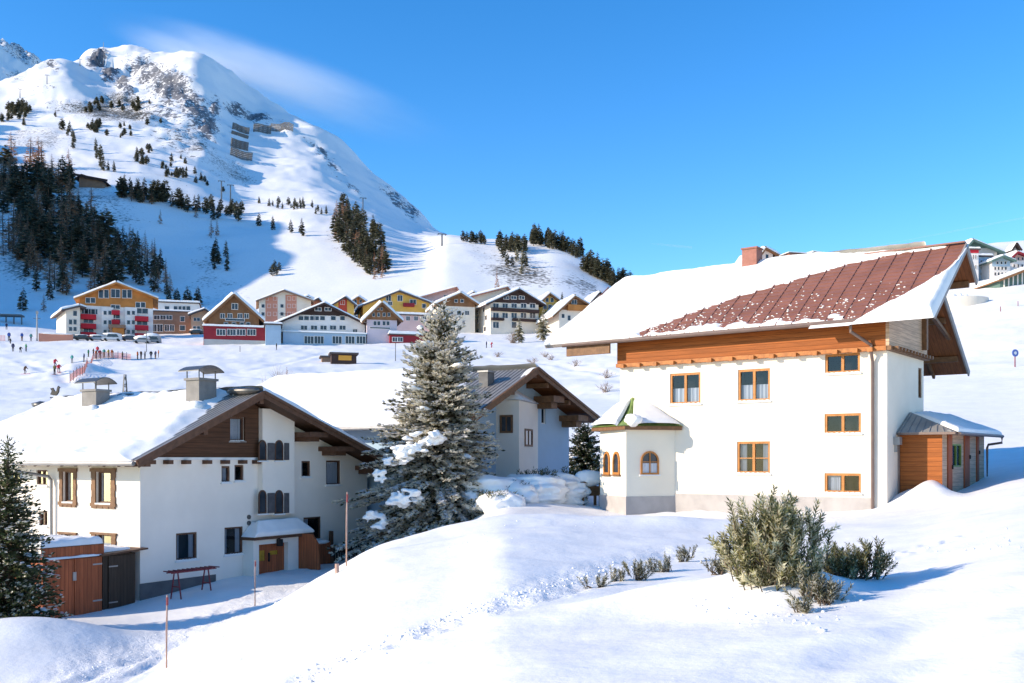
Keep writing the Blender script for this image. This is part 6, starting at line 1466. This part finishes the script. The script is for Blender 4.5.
# ------------------------------------------------------------------ people, cars, poles
def person_mesh(name, pose):
    """one continuous skinned figure, about 1.75 m"""
    J = {'stand': [(0,0,.95),(0,0,1.18),(0,0,1.42),(0,0,1.52),(0,-.01,1.66),(-.1,0,.9),(-.12,-.02,.5),(-.12,.0,.06),(-.12,-.16,.03),(.1,0,.9),(.12,-.02,.5),(.12,0,.06),(.12,-.16,.03),(-.2,0,1.4),(-.27,0,1.14),(-.25,-.12,.92),(.2,0,1.4),(.27,0,1.14),(.25,-.12,.92)],
         'ski': [(0,.12,.78),(0,.02,1.0),(0,-.12,1.2),(0,-.17,1.28),(0,-.24,1.40),(-.12,.1,.74),(-.15,-.12,.45),(-.15,.06,.06),(-.15,-.12,.03),(.12,.1,.74),(.15,-.12,.45),(.15,.06,.06),(.15,-.12,.03),(-.22,-.1,1.18),(-.36,-.14,.95),(-.33,-.36,.86),(.22,-.1,1.18),(.36,-.14,.95),(.33,-.36,.86)],
         'wave': [(0,0,.95),(0,0,1.18),(0,0,1.42),(0,0,1.52),(0,-.01,1.66),(-.1,0,.9),(-.2,-.06,.5),(-.24,.05,.06),(-.24,-.1,.03),(.1,0,.9),(.16,-.02,.5),(.2,0,.06),(.2,-.16,.03),(-.2,0,1.4),(-.42,-.05,1.34),(-.56,-.15,1.5),(.2,0,1.4),(.3,-.05,1.15),(.4,-.2,1.05)]}[pose]
    E = [(0,1),(1,2),(2,3),(3,4),(0,5),(5,6),(6,7),(7,8),(0,9),(9,10),(10,11),(11,12),(2,13),(13,14),(14,15),(2,16),(16,17),(17,18)]
    Rd = [.15,.16,.16,.07,.115,.11,.075,.06,.05,.11,.075,.06,.05,.085,.06,.05,.085,.06,.05]
    me = bpy.data.meshes.new(name); me.from_pydata(J, E, []); o = bpy.data.objects.new(name, me); COL.objects.link(o)
    sk = o.modifiers.new('s', 'SKIN'); sv = me.skin_vertices[0].data
    for i, r in enumerate(Rd): sv[i].radius = (r, r)
    sv[0].use_root = True; sb = o.modifiers.new('u', 'SUBSURF'); sb.levels = 1; sb.render_levels = 1
    dg = bpy.context.evaluated_depsgraph_get(); m2 = bpy.data.meshes.new_from_object(o.evaluated_get(dg)); bpy.data.objects.remove(o)
    m2.materials.clear()
    for _ in range(3): m2.materials.append(None)
    zw = J[0][2]-.02; zn = J[3][2]
    for p in m2.polygons:
        z = p.center.z; p.material_index = 0 if z < zw and abs(p.center.x) < (.2 if pose != 'wave' else .3) else (2 if z > zn+.01 and abs(p.center.x) < .14 else 1); p.use_smooth = True
    return m2
def people():
    PM = {k: person_mesh('person', k) for k in ('stand','ski','wave')}
    colr = {'red': (.55,.03,.05), 'blue': (.03,.10,.38), 'navy': (.02,.03,.09), 'black': (.02,.02,.022), 'green': (.02,.20,.09), 'teal': (.05,.28,.26), 'orange': (.60,.15,.04), 'brown': (.13,.07,.04), 'grey': (.20,.20,.21), 'yellow': (.6,.42,.05), 'olive': (.10,.10,.04), 'white': (.6,.6,.6)}
    cm = {k: plain('cloth_'+k, v, .8, .15, 5) for k, v in colr.items()}; head = plain('hat_and_face', (.16,.09,.07), .7, .2, 5)
    sk = MB(); sk.box(-.05,.05,-.95,.75,0,.03); sk.box(-.05,.05,-1.1,-.95,.02,.07); so = sk.build('ski', cm['red']); skm = so.data; bpy.data.objects.remove(so)
    def put(px, py, hp, pose, jk, pn, label, ski=False, rz=None, group=None):
        c = hit(px, py, 90); o = bpy.data.objects.new('person', PM[pose]); COL.objects.link(o); hh = {'stand':1.77,'ski':1.5,'wave':1.77}[pose]; s = max(1.0, min(1.55, hp/F*c.y/hh))
        o.location = (c.x, c.y, c.z-.02); o.scale = (s,s,s); o.rotation_euler = (0,0,random.uniform(0,6.28) if rz is None else rz)
        for i, mm in enumerate((cm[pn], cm[jk], head)): o.material_slots[i].link = 'OBJECT'; o.material_slots[i].material = mm
        tag(o, label, 'person', group)
        if ski:
            for x in (-.14,.14):
                k = bpy.data.objects.new('ski', skm); COL.objects.link(k); k.parent = o; k.location = (x,0,.01)
    g = 'people on the ski meadow'
    put(54.5,374.5,9,'stand','olive','black','person in dark olive clothes standing beside the red skier on the open piste',True); put(58.8,372.5,9,'ski','red','black','person in a bright red jacket skiing beside the one in olive on the open piste',True,rz=.6)
    put(55,361+6,9,'ski','red','navy','person in a dark red jacket bending forward, uphill of the olive and red pair',True,rz=1.0); put(72,363,7,'stand','teal','grey','person in teal standing alone between the red skier and the net')
    put(25,374,9,'ski','brown','grey','crouching skier in brown making a long trail shadow, lowest on the piste',True,rz=1.3)
    put(13,351.5,9,'stand','navy','black','person in navy standing above the green one on the shaded lift track'); put(26,351.5,8.5,'stand','green','black','person in a green jacket next to a crouched companion on the shaded lift track')
    put(20.5,352.5,5,'ski','black','black','crouched person in black between the navy and green figures')
    put(9,341,9.5,'stand','blue','black','person in a bright blue jacket on the lift track at the left edge'); put(10.5,343.5,6,'ski','black','black','small crouching person in black in front of the blue jacket at the left edge')
    put(22,341,9,'stand','blue','brown','person in blue and brown waiting left of the tall mast'); put(31,341,8,'stand','teal','navy','person in light blue waiting closest to the tall mast')
    row = [(84,362,9.5,'stand','navy','black','in navy at the left end of the row by the net'),(88.5,357,8,'stand','green','olive','in green behind the left end of the net'),(93.5,356,8,'wave','brown','black','in brown waving behind the net'),(97.5,354.5,9,'stand','red','navy','in the brightest red, tallest behind the net'),
           (96,358.5,7,'stand','orange','black','in orange in front of the brightest red one'),(100,358,7,'stand','red','black','in dark red right of the brightest red one'),(104,357,8,'stand','teal','olive','in teal at the middle of the net'),(108.5,357.5,7,'wave','yellow','brown','in yellow with arms out behind the net'),(112,357.5,7.5,'stand','orange','olive','in orange and olive behind the net'),
           (122.5,359.5,8,'stand','olive','black','in olive alone at the gap in the row'),(137.5,359.5,6,'stand','orange','brown','in faded orange at the start of the right group'),(141,359,7,'stand','brown','black','in brown second in the right group'),(145,359,7.5,'stand','grey','black','in grey in the middle of the right group'),
           (151,359,7.5,'stand','black','navy','all in black, stoutest of the right group'),(155.5,359,6,'stand','navy','brown','in navy beside the stout black figure'),(158.5,357.5,5,'stand','orange','brown','in orange at the right end of the row')]
    for px, py, h, p, j, pn, l in row: put(px, py, h, p, j, pn, 'small person '+l, group=g)
    put(276.5,350,5,'stand','black','black','person in black walking below the white wing of the black gabled house'); put(491.5,347.5,4.5,'ski','red','red','person in red lying back in the snow below the cream hotel'); put(486.5,348,4,'stand','navy','black','small dark figure beside the red one below the cream hotel')
    put(6.5,329.5,7,'stand','navy','black','figure in dark blue far up at the left edge beside the shaded shelter')
def car(label, px, py, L, col, snowy=0.0, rz=0.2, van=False):
    c = hit(px, py, 200); root = empty('parked_car', c, rz, label, 'car', 'cars parked in front of the village houses'); W = .9; k = L/4.4; h = 1.9 if van else 1.45
    prof = [(-2.2,.35),(-2.15,.8),(-1.3,.92),(-.75,h),(1.2 if not van else 2.05,h),(1.85 if not van else 2.15,.95),(2.15,.88),(2.2,.35)]
    b = MB(); b.prism([(x*k,-W,z) for x, z in prof], (0,2*W,0)); b.build('body', plain('car_paint_%d' % px, col, .35, .05, 2, 0, 0, .5), root)
    b = MB()
    for y0, y1 in ((-W-.01,-W-.002),(W+.002,W+.01)): b.prism([(-1.1*k,y0,.98),(-.72*k,y0,h-.12),(1.1*k,y0,h-.12),(1.6*k,y0,.98)], (0,y1-y0,0))
    b.build('side_windows', M['glassF'], root)
    for x in (-1.35,1.35):
        for y in (-W+.05,W-.05): b = MB(); b.tube([(x*k,y-.12,.33),(x*k,y+.12,.33)], .33, 12); b.build('wheel', M['black'], root)
    if snowy: b = MB(); b.blob((0,0,h), (2.0*k,.9,.35*snowy), px, .1, 2); b.build('snow_cap', M['snow'], root, smooth=True)
def mast(name, label, px, py, hpx, r, cat, head=None, mat='steel', d0=90, group=None):
    c = hit(px, py, d0); h = hpx/F*c.y; root = empty(name, c, .25, label, cat, group); b = MB(); b.tube([(0,0,-1),(0,0,h)], [r*1.3, r], 8); b.build('pole', M[mat], root)
    if head: head(root, h)
    return root
def props():
    # thin marker poles in the foreground snow
    for px, pb, pt_, d, l in ((166.5,668,595,None,'pale thin snow pole standing nearest, at the end of the wheel ruts'),(255,606,560,None,'pale snow pole on the edge of the drift before the white house porch'),(346.5,566,492,None,'tallest pale snow pole beside the dark picket fence')):
        c = hit(px, pb, 10); h = (pb-pt_)/F*c.y; o = empty('snow_pole', (c.x,c.y,c.z), 0, l, 'pole', 'snow marker poles'); b = MB(); b.tube([(0,0,-.3),(.0,0,h*.5),(.01*h,0,h)], [.026,.022,.018], 7); b.build('shaft', M['pole'], o, smooth=True)
        b = MB(); b.tube([(.0088*h,0,h*.86),(.0105*h,0,h*.97)], .024, 7); b.build('red_band', M['redpaint'], o)
    c = hit(337, 573, 10); o = empty('post', c, 0, 'stubby cut post in the snow at the foot of the tallest snow pole', 'post'); b = MB(); b.tube([(0,0,-.2),(0,0,.22)], .05, 8); b.build('shaft', M['pole'], o)
    rn = random.Random(12); b = MB()                         # loose crumbs of snow
    for line, n, sp in (([(300,683),(380,645),(470,612),(560,583),(640,566)], 260, 6), ([(690,600),(740,612),(800,618),(850,600)], 60, 13), ([(70,683),(180,640),(300,598)], 160, 12), ([(430,560),(520,530),(600,518)], 16, 10), ([(880,560),(960,545),(1020,540)], 30, 8)):
        for i in range(n):
            t = rn.random()*(len(line)-1); k = int(t); t -= k; p, q = line[k], line[k+1]
            c = hit(p[0]+(q[0]-p[0])*t+rn.gauss(0,sp), p[1]+(q[1]-p[1])*t+rn.gauss(0,sp*.5), 6, 34); s = rn.uniform(.007,.024)*(1 if rn.random() < .95 else 1.7)
            b.blob((c.x,c.y,c.z+s*.3), (s*1.2,s,s*.8), i, .3, 1)
    tag(b.build('snow_crumbs', M['snow'], None, smooth=True, recalc=False), 'loose crumbs of snow along the trampled trail and wheel ruts', 'snow crumbs', None, 'stuff')
    # wooden shelter with a thick snow hood
    c = P(589, 505, 43); g = zat(c.x, c.y); o = empty('garden_shelter', (c.x,c.y,g), .3, 'little wooden garden shelter under a thick snow hood left of the turret', 'shelter'); zt = (HY-483)/F*43-g
    for x, y in ((-.4,-.3),(.4,-.3),(-.4,.3),(.4,.3)): b = MB(); b.bar((x,y,-.3),(x,y,zt), .1,.1); b.build('post', M['brownM'], o)
    b = MB(); b.box(-.55,.55,-.42,.42,zt,zt+.07); b.build('roof', M['brownT'], o)
    b = MB(); b.blob((0,0,zt+.22), (.68,.55,.36), 4, .12, 3); b.build('snow_hood', M['roofsnow'], o, smooth=True)
    b = MB(); b.box(-.1,.42,-.1,.3,zt-.55,zt-.2); b.box(-.2,.48,-.2,.35,zt-.2,zt-.14); b.build('feeder_box', M['brownM'], o)
    # round sign on the piste
    def disc(root, h):
        b = MB(); b.tube([(0,-.06,h),(0,.0,h)], .36, 16); b.build('sign_disc', cmat('sign_blue', (.10,.16,.42)), root)
        b = MB(); b.tube([(0,-.07,h),(0,-.061,h)], .15, 16); b.build('sign_face', M['white'], root)
    mast('piste_sign', 'round blue piste sign on a thin pole on the white slope at the far right', 1015, 367, 14, .05, 'sign', disc, 'redpaint')
    for px, py, h, l in ((1000.5,311.5,5,'short piste stake on the slope left of the right edge, the left one'),(1018,306,5,'short piste stake nearest the right edge')): mast('piste_stake', l, px, py, h, .06, 'stake', None, 'redpaint')
    # mast with lamp by the lift track
    def lamp(root, h):
        b = MB(); b.bar((-.9,0,h-1.2),(.9,0,h-1.2), .12,.12); b.build('cross_arm', M['steel'], root); b = MB(); b.box(-.28,.28,-.2,.2,h,h+.8); b.build('lamp_head', M['metalgrey'], root)
    mast('lamp_mast', 'tall grey lamp mast beside the shaded lift track', 37, 341, 27, .16, 'mast', lamp, 'conc')
    for px, py, h, l in ((110,340,7,'thin pale lamp post before the red balconies'),(146.5,352,22,'thin flagpole before the snow covered parking'),(395.5,361,18,'thin pole on the meadow below the maroon pavilion'),(240,352,6,'short post below the maroon annex')): mast('thin_pole', l, px, py, h, .07, 'pole')
    # lift pylons
    def pyl(root, h):
        b = MB(); b.bar((-2.2,0,h),(2.2,0,h), .35,.4); b.build('cross_arm', M['steel'], root)
        for x in (-2,2): b = MB(); b.bar((x,-1.2,h-.4),(x,1.2,h-.4), .3,.3); b.build('roller_battery', M['steel'], root)
    g = 'pylons of the ski lifts'
    for px, py, h, l in ((221.5,201,20,'left one of the two tall lift pylons under the avalanche barriers'),(230.5,203,18,'right one of the two tall lift pylons under the avalanche barriers'),(363,212,14,'pale lift pylon among the trees on top of the sunlit terrace'),(364+78,246,12,'thin lift pylon on the saddle'),(47,84,9,'small lift pylon on the sunny left ridge'),(20,98,9,'lowest small lift pylon on the sunny left ridge'),(80,66,7,'small lift pylon just left of the rocky summit')):
        mast('lift_pylon', l, px, py, h, .35, 'pylon', pyl, 'steel', 300, g)
    mast('summit_mast', 'thin mast on the very summit of the mountain', 103.5, 50, 8, .3, 'mast', None, 'metalgrey', 900)
    # avalanche barriers
    def barrier(x0, y0, x1, y1, hpx, label):
        a = hit(x0, y0, 500); b2 = hit(x1, y1, 500); o = empty('avalanche_barrier', a, 0, label, 'barrier', 'avalanche barriers on the mountain'); h = hpx/F*a.y; n = 16; m = MB()
        for i in range(n):
            t = (i+.5)/n; p = (b2-a)*t; g = Vector((a.x+p.x, a.y+p.y, 0)); g.z = zat(g.x, g.y)-a.z
            q = Vector((p.x, p.y, g.z-.5)); m.bar(q, q+Vector((.5,1.2,h)), .8 if i % 4 else 1.2, .4)
        for k in range(5):
            f = .15+.2*k; p0 = a*0; pts = []
            for i in range(6):
                t = i/5; p = (b2-a)*t; pts.append(Vector((p.x+.5*f, p.y+1.2*f, zat(a.x+p.x, a.y+p.y)-a.z+h*f)))
            for i in range(5): m.bar(pts[i], pts[i+1], .3, .75)
        m.build('rack', M['concD'], o)
    for x0,y0,x1,y1,h,l in ((232,129,249,134,7,'topmost small barrier of the left stack'),(231,133.5,248,139,3.5,'second barrier of the left stack, thin'),(230.5,146,248,151,9,'tall third barrier of the left stack'),(230,155,252,161,9,'lowest and longest barrier of the left stack'),(253,132,271,134,9,'left barrier of the right pair'),(270,131,293,132,8,'right and longest barrier of the right pair')):
        barrier(x0,y0,x1,y1,h,'dark steel avalanche barrier, '+l)
    # orange safety net
    o = None; pts = [hit(*p, 90) for p in ((70,383),(80,376),(87,367),(93,360),(104,358.5),(118,359),(131,360.5))]
    o = empty('safety_net', pts[3], 0, 'faded pinkish orange safety net along the bank on the ski meadow', 'net'); b = MB(); po = []
    for p, q in zip(pts[:-1], pts[1:]):
        for k in range(3):
            a = p+(q-p)*(k/3)-pts[3]; c = p+(q-p)*((k+1)/3)-pts[3]; a.z = zat(a.x+pts[3].x, a.y+pts[3].y)-pts[3].z; c.z = zat(c.x+pts[3].x, c.y+pts[3].y)-pts[3].z
            for r in range(5): z = .25+r*.24; b.bar(a+Vector((0,0,z)), c+Vector((0,0,z)), .04,.07)
            for r in range(5): t = r/5; e = a+(c-a)*t; b.bar(e+Vector((0,0,.2)), e+Vector((0,0,1.3)), .05,.05)
            po.append(a)
    b.build('mesh', VM['snow_net'], o, recalc=False)
    for a in po: b = MB(); b.tube([a+Vector((0,0,-.2)), a+Vector((0,0,1.6))], .05, 6); b.build('post', M['darkwood'], o)
    o = empty('safety_net', hit(3,341,90), 0, 'pale pink net across the lift track at the left edge', 'net'); c = o.location
    b = MB(); e = hit(0,340,90)
    for r in range(5): b.bar((-9,0,.2+r*.3),(.6,0,.2+r*.3), .05,.1)
    for i in range(12): b.bar((-9+i*.85,0,.1),(-9+i*.85,0,1.5), .05,.05)
    b.build('mesh', VM['snow_net'], o, recalc=False)
    # shelter roofline at the far left and a low wall beside the hotel
    c = hit(10, 323, 200); o = empty('lift_shelter', c, .2, 'dark open lift shelter in the shade at the far left edge', 'shelter'); b = MB(); b.box(-4,4,-2,2,2.2,2.7); b.build('roof', M['concD'], o)
    for x in (-3.6,-1.2,1.2,3.6): b = MB(); b.bar((x,0,-1),(x,0,2.2), .35,.35); b.build('post', M['concD'], o)
    c = hit(57, 341, 150); o = empty('garden_wall', c, .3, 'low terracotta wall at the left foot of the hotel with red balconies', 'wall'); b = MB(); b.box(-4.5,4,-.2,.2,-1,1.9); b.build('masonry', VM['wall_salmon'], o); b = MB(); b.blob((0,0,1.95), (4.3,.5,.25), 2, .1, 2); b.build('snow_cap', M['snow'], o, smooth=True)
    # cars
    for px, py, L, col, sn, l, vn in ((82,340.5,4.2,(.03,.03,.035),.6,'dark car under the left red balconies, snow on its roof',False),(97,341,4.4,(.35,.36,.38),1,'silver car in the middle before the hotel with red balconies',False),(112,341,5.2,(.55,.56,.58),1,'long white van before the hotel porch',True),(129,341,4,(.04,.05,.08),.8,'dark blue car right of the hotel porch',False),(142,343.5,4.6,(.35,.35,.37),2.2,'deeply snow covered car at the left of the parking bank',False),(152,343.5,4.8,(.25,.26,.28),2.6,'deeply snow covered van at the right of the parking bank',True),(196,334.5,4.4,(.06,.05,.05),1,'dark car before the peach pink house',False),(372,343,4.4,(.03,.04,.07),.5,'dark car below the brown gabled chalet',False)):
        car(l, px, py, L, col, sn, .25, vn)
    # wind-blown snow plume off the ridge and two contrails
    t = NT('blown_snow'); vc = t.coord('Object'); nz = t.noise(vc, .9, 5, .6); ln = t.n('ShaderNodeVectorMath', operation='LENGTH'); t.link(vc, ln.inputs[0])
    sx = t.n('ShaderNodeSeparateXYZ'); t.link(vc, sx.inputs[0]); fall = t.math('MULTIPLY', t.ramp(ln.outputs['Value'], .15, 1.0, 1, 0), t.ramp(sx.outputs['X'], -.7, .9, 1, .12)); dn = t.math('MULTIPLY', t.math('MULTIPLY', fall, t.ramp(nz, .30, .70)), .030)
    pv = t.n('ShaderNodeVolumePrincipled'); t.link(dn, pv.inputs['Density']); pv.inputs['Color'].default_value = (1,1,1,1); pv.inputs['Anisotropy'].default_value = .2; t.link(pv.outputs[0], t.out.inputs['Volume'])
    bm = bmesh.new(); bmesh.ops.create_icosphere(bm, subdivisions=3, radius=1); me = bpy.data.meshes.new('snow_plume'); bm.to_mesh(me); bm.free(); me.materials.append(t.m)
    o = bpy.data.objects.new('snow_plume', me); COL.objects.link(o); c = P(286, 84, 1480); o.location = c; o.scale = (300, 80, 52); o.rotation_euler = (0, R(19), 0); tag(o, 'white veil of snow blown off the mountain ridge', 'snow plume', None, 'stuff')
    t = NT('vapour_trail'); pv = t.n('ShaderNodeVolumePrincipled'); pv.inputs['Density'].default_value = .0075; pv.inputs['Color'].default_value = (1,1,1,1); t.link(pv.outputs[0], t.out.inputs['Volume'])
    for (a, b_, r, l) in ((P(855,250,5200), P(1080,207,5200), 5.5, 'long faint contrail rising to the right edge of the sky'), (P(650,243.5,5200), P(692,247.5,5200), 7, 'short faint contrail fragment in the sky above the cream house roof')):
        m = MB(); m.tube([a, (a+b_)/2, b_], [r*.4, r, r], 8); o = m.build('contrail', t.m); tag(o, l, 'contrail')
def cmat(n, c):
    if n not in VM: VM[n] = plain(n, c, .5, .05, 3)
    return VM[n]
# ------------------------------------------------------------------ light, sky, camera
def setup():
    el = R(20.5); S = Vector((-.962, -.273, 0)).normalized()
    sun = bpy.data.lights.new('sun', 'SUN'); sun.energy = 2.85; sun.angle = R(.53); sun.color = (1, .905, .785)
    so = bpy.data.objects.new('sun', sun); COL.objects.link(so); d = Vector((S.x*math.cos(el), S.y*math.cos(el), math.sin(el)))
    so.rotation_euler = d.to_track_quat('Z', 'Y').to_euler(); so.location = d*200
    w = bpy.data.worlds.new('World'); scene.world = w; w.use_nodes = True; nt = w.node_tree; nt.nodes.clear()
    sky = nt.nodes.new('ShaderNodeTexSky'); sky.sky_type = 'NISHITA'; sky.sun_disc = False; sky.sun_elevation = el; sky.sun_rotation = math.atan2(S.x, S.y)
    sky.altitude = 1700; sky.air_density = 1.0; sky.dust_density = .1; sky.ozone_density = 3.0
    bg = nt.nodes.new('ShaderNodeBackground'); bg.inputs['Strength'].default_value = .15
    out = nt.nodes.new('ShaderNodeOutputWorld'); hs = nt.nodes.new('ShaderNodeHueSaturation'); hs.inputs['Hue'].default_value = .505; hs.inputs['Saturation'].default_value = 1.32; nt.links.new(sky.outputs[0], hs.inputs['Color']); nt.links.new(hs.outputs[0], bg.inputs[0]); nt.links.new(bg.outputs[0], out.inputs[0])
    cam = bpy.data.cameras.new('camera'); cam.sensor_width = 36; cam.lens = 36*F/1024; cam.clip_end = 20000; cam.clip_start = .1; cam.shift_y = (HY-341.5)/1024
    co = bpy.data.objects.new('camera', cam); COL.objects.link(co); co.rotation_euler = (R(90), 0, 0); scene.camera = co
    v = scene.view_settings; v.view_transform = 'Standard'; v.look = 'None'; v.exposure = 1.14; v.use_white_balance = True; v.white_balance_temperature = 7300; v.white_balance_tint = 10; v.gamma = 1
    scene.render.engine = 'CYCLES'; c = scene.cycles; c.max_bounces = 6; c.diffuse_bounces = 3; c.glossy_bounces = 3; c.transparent_max_bounces = 12; c.volume_bounces = 2
    try: c.use_denoising = True; c.denoiser = 'OPENIMAGEDENOISE'
    except Exception: pass
    c.volume_step_rate = 1.0; c.volume_max_steps = 128
init_mats(); setup(); shape_ground(); make_ground()
house_cream(); house_white(); house_blue()
village(); forests(); big_trees(); bushes(); people(); props()
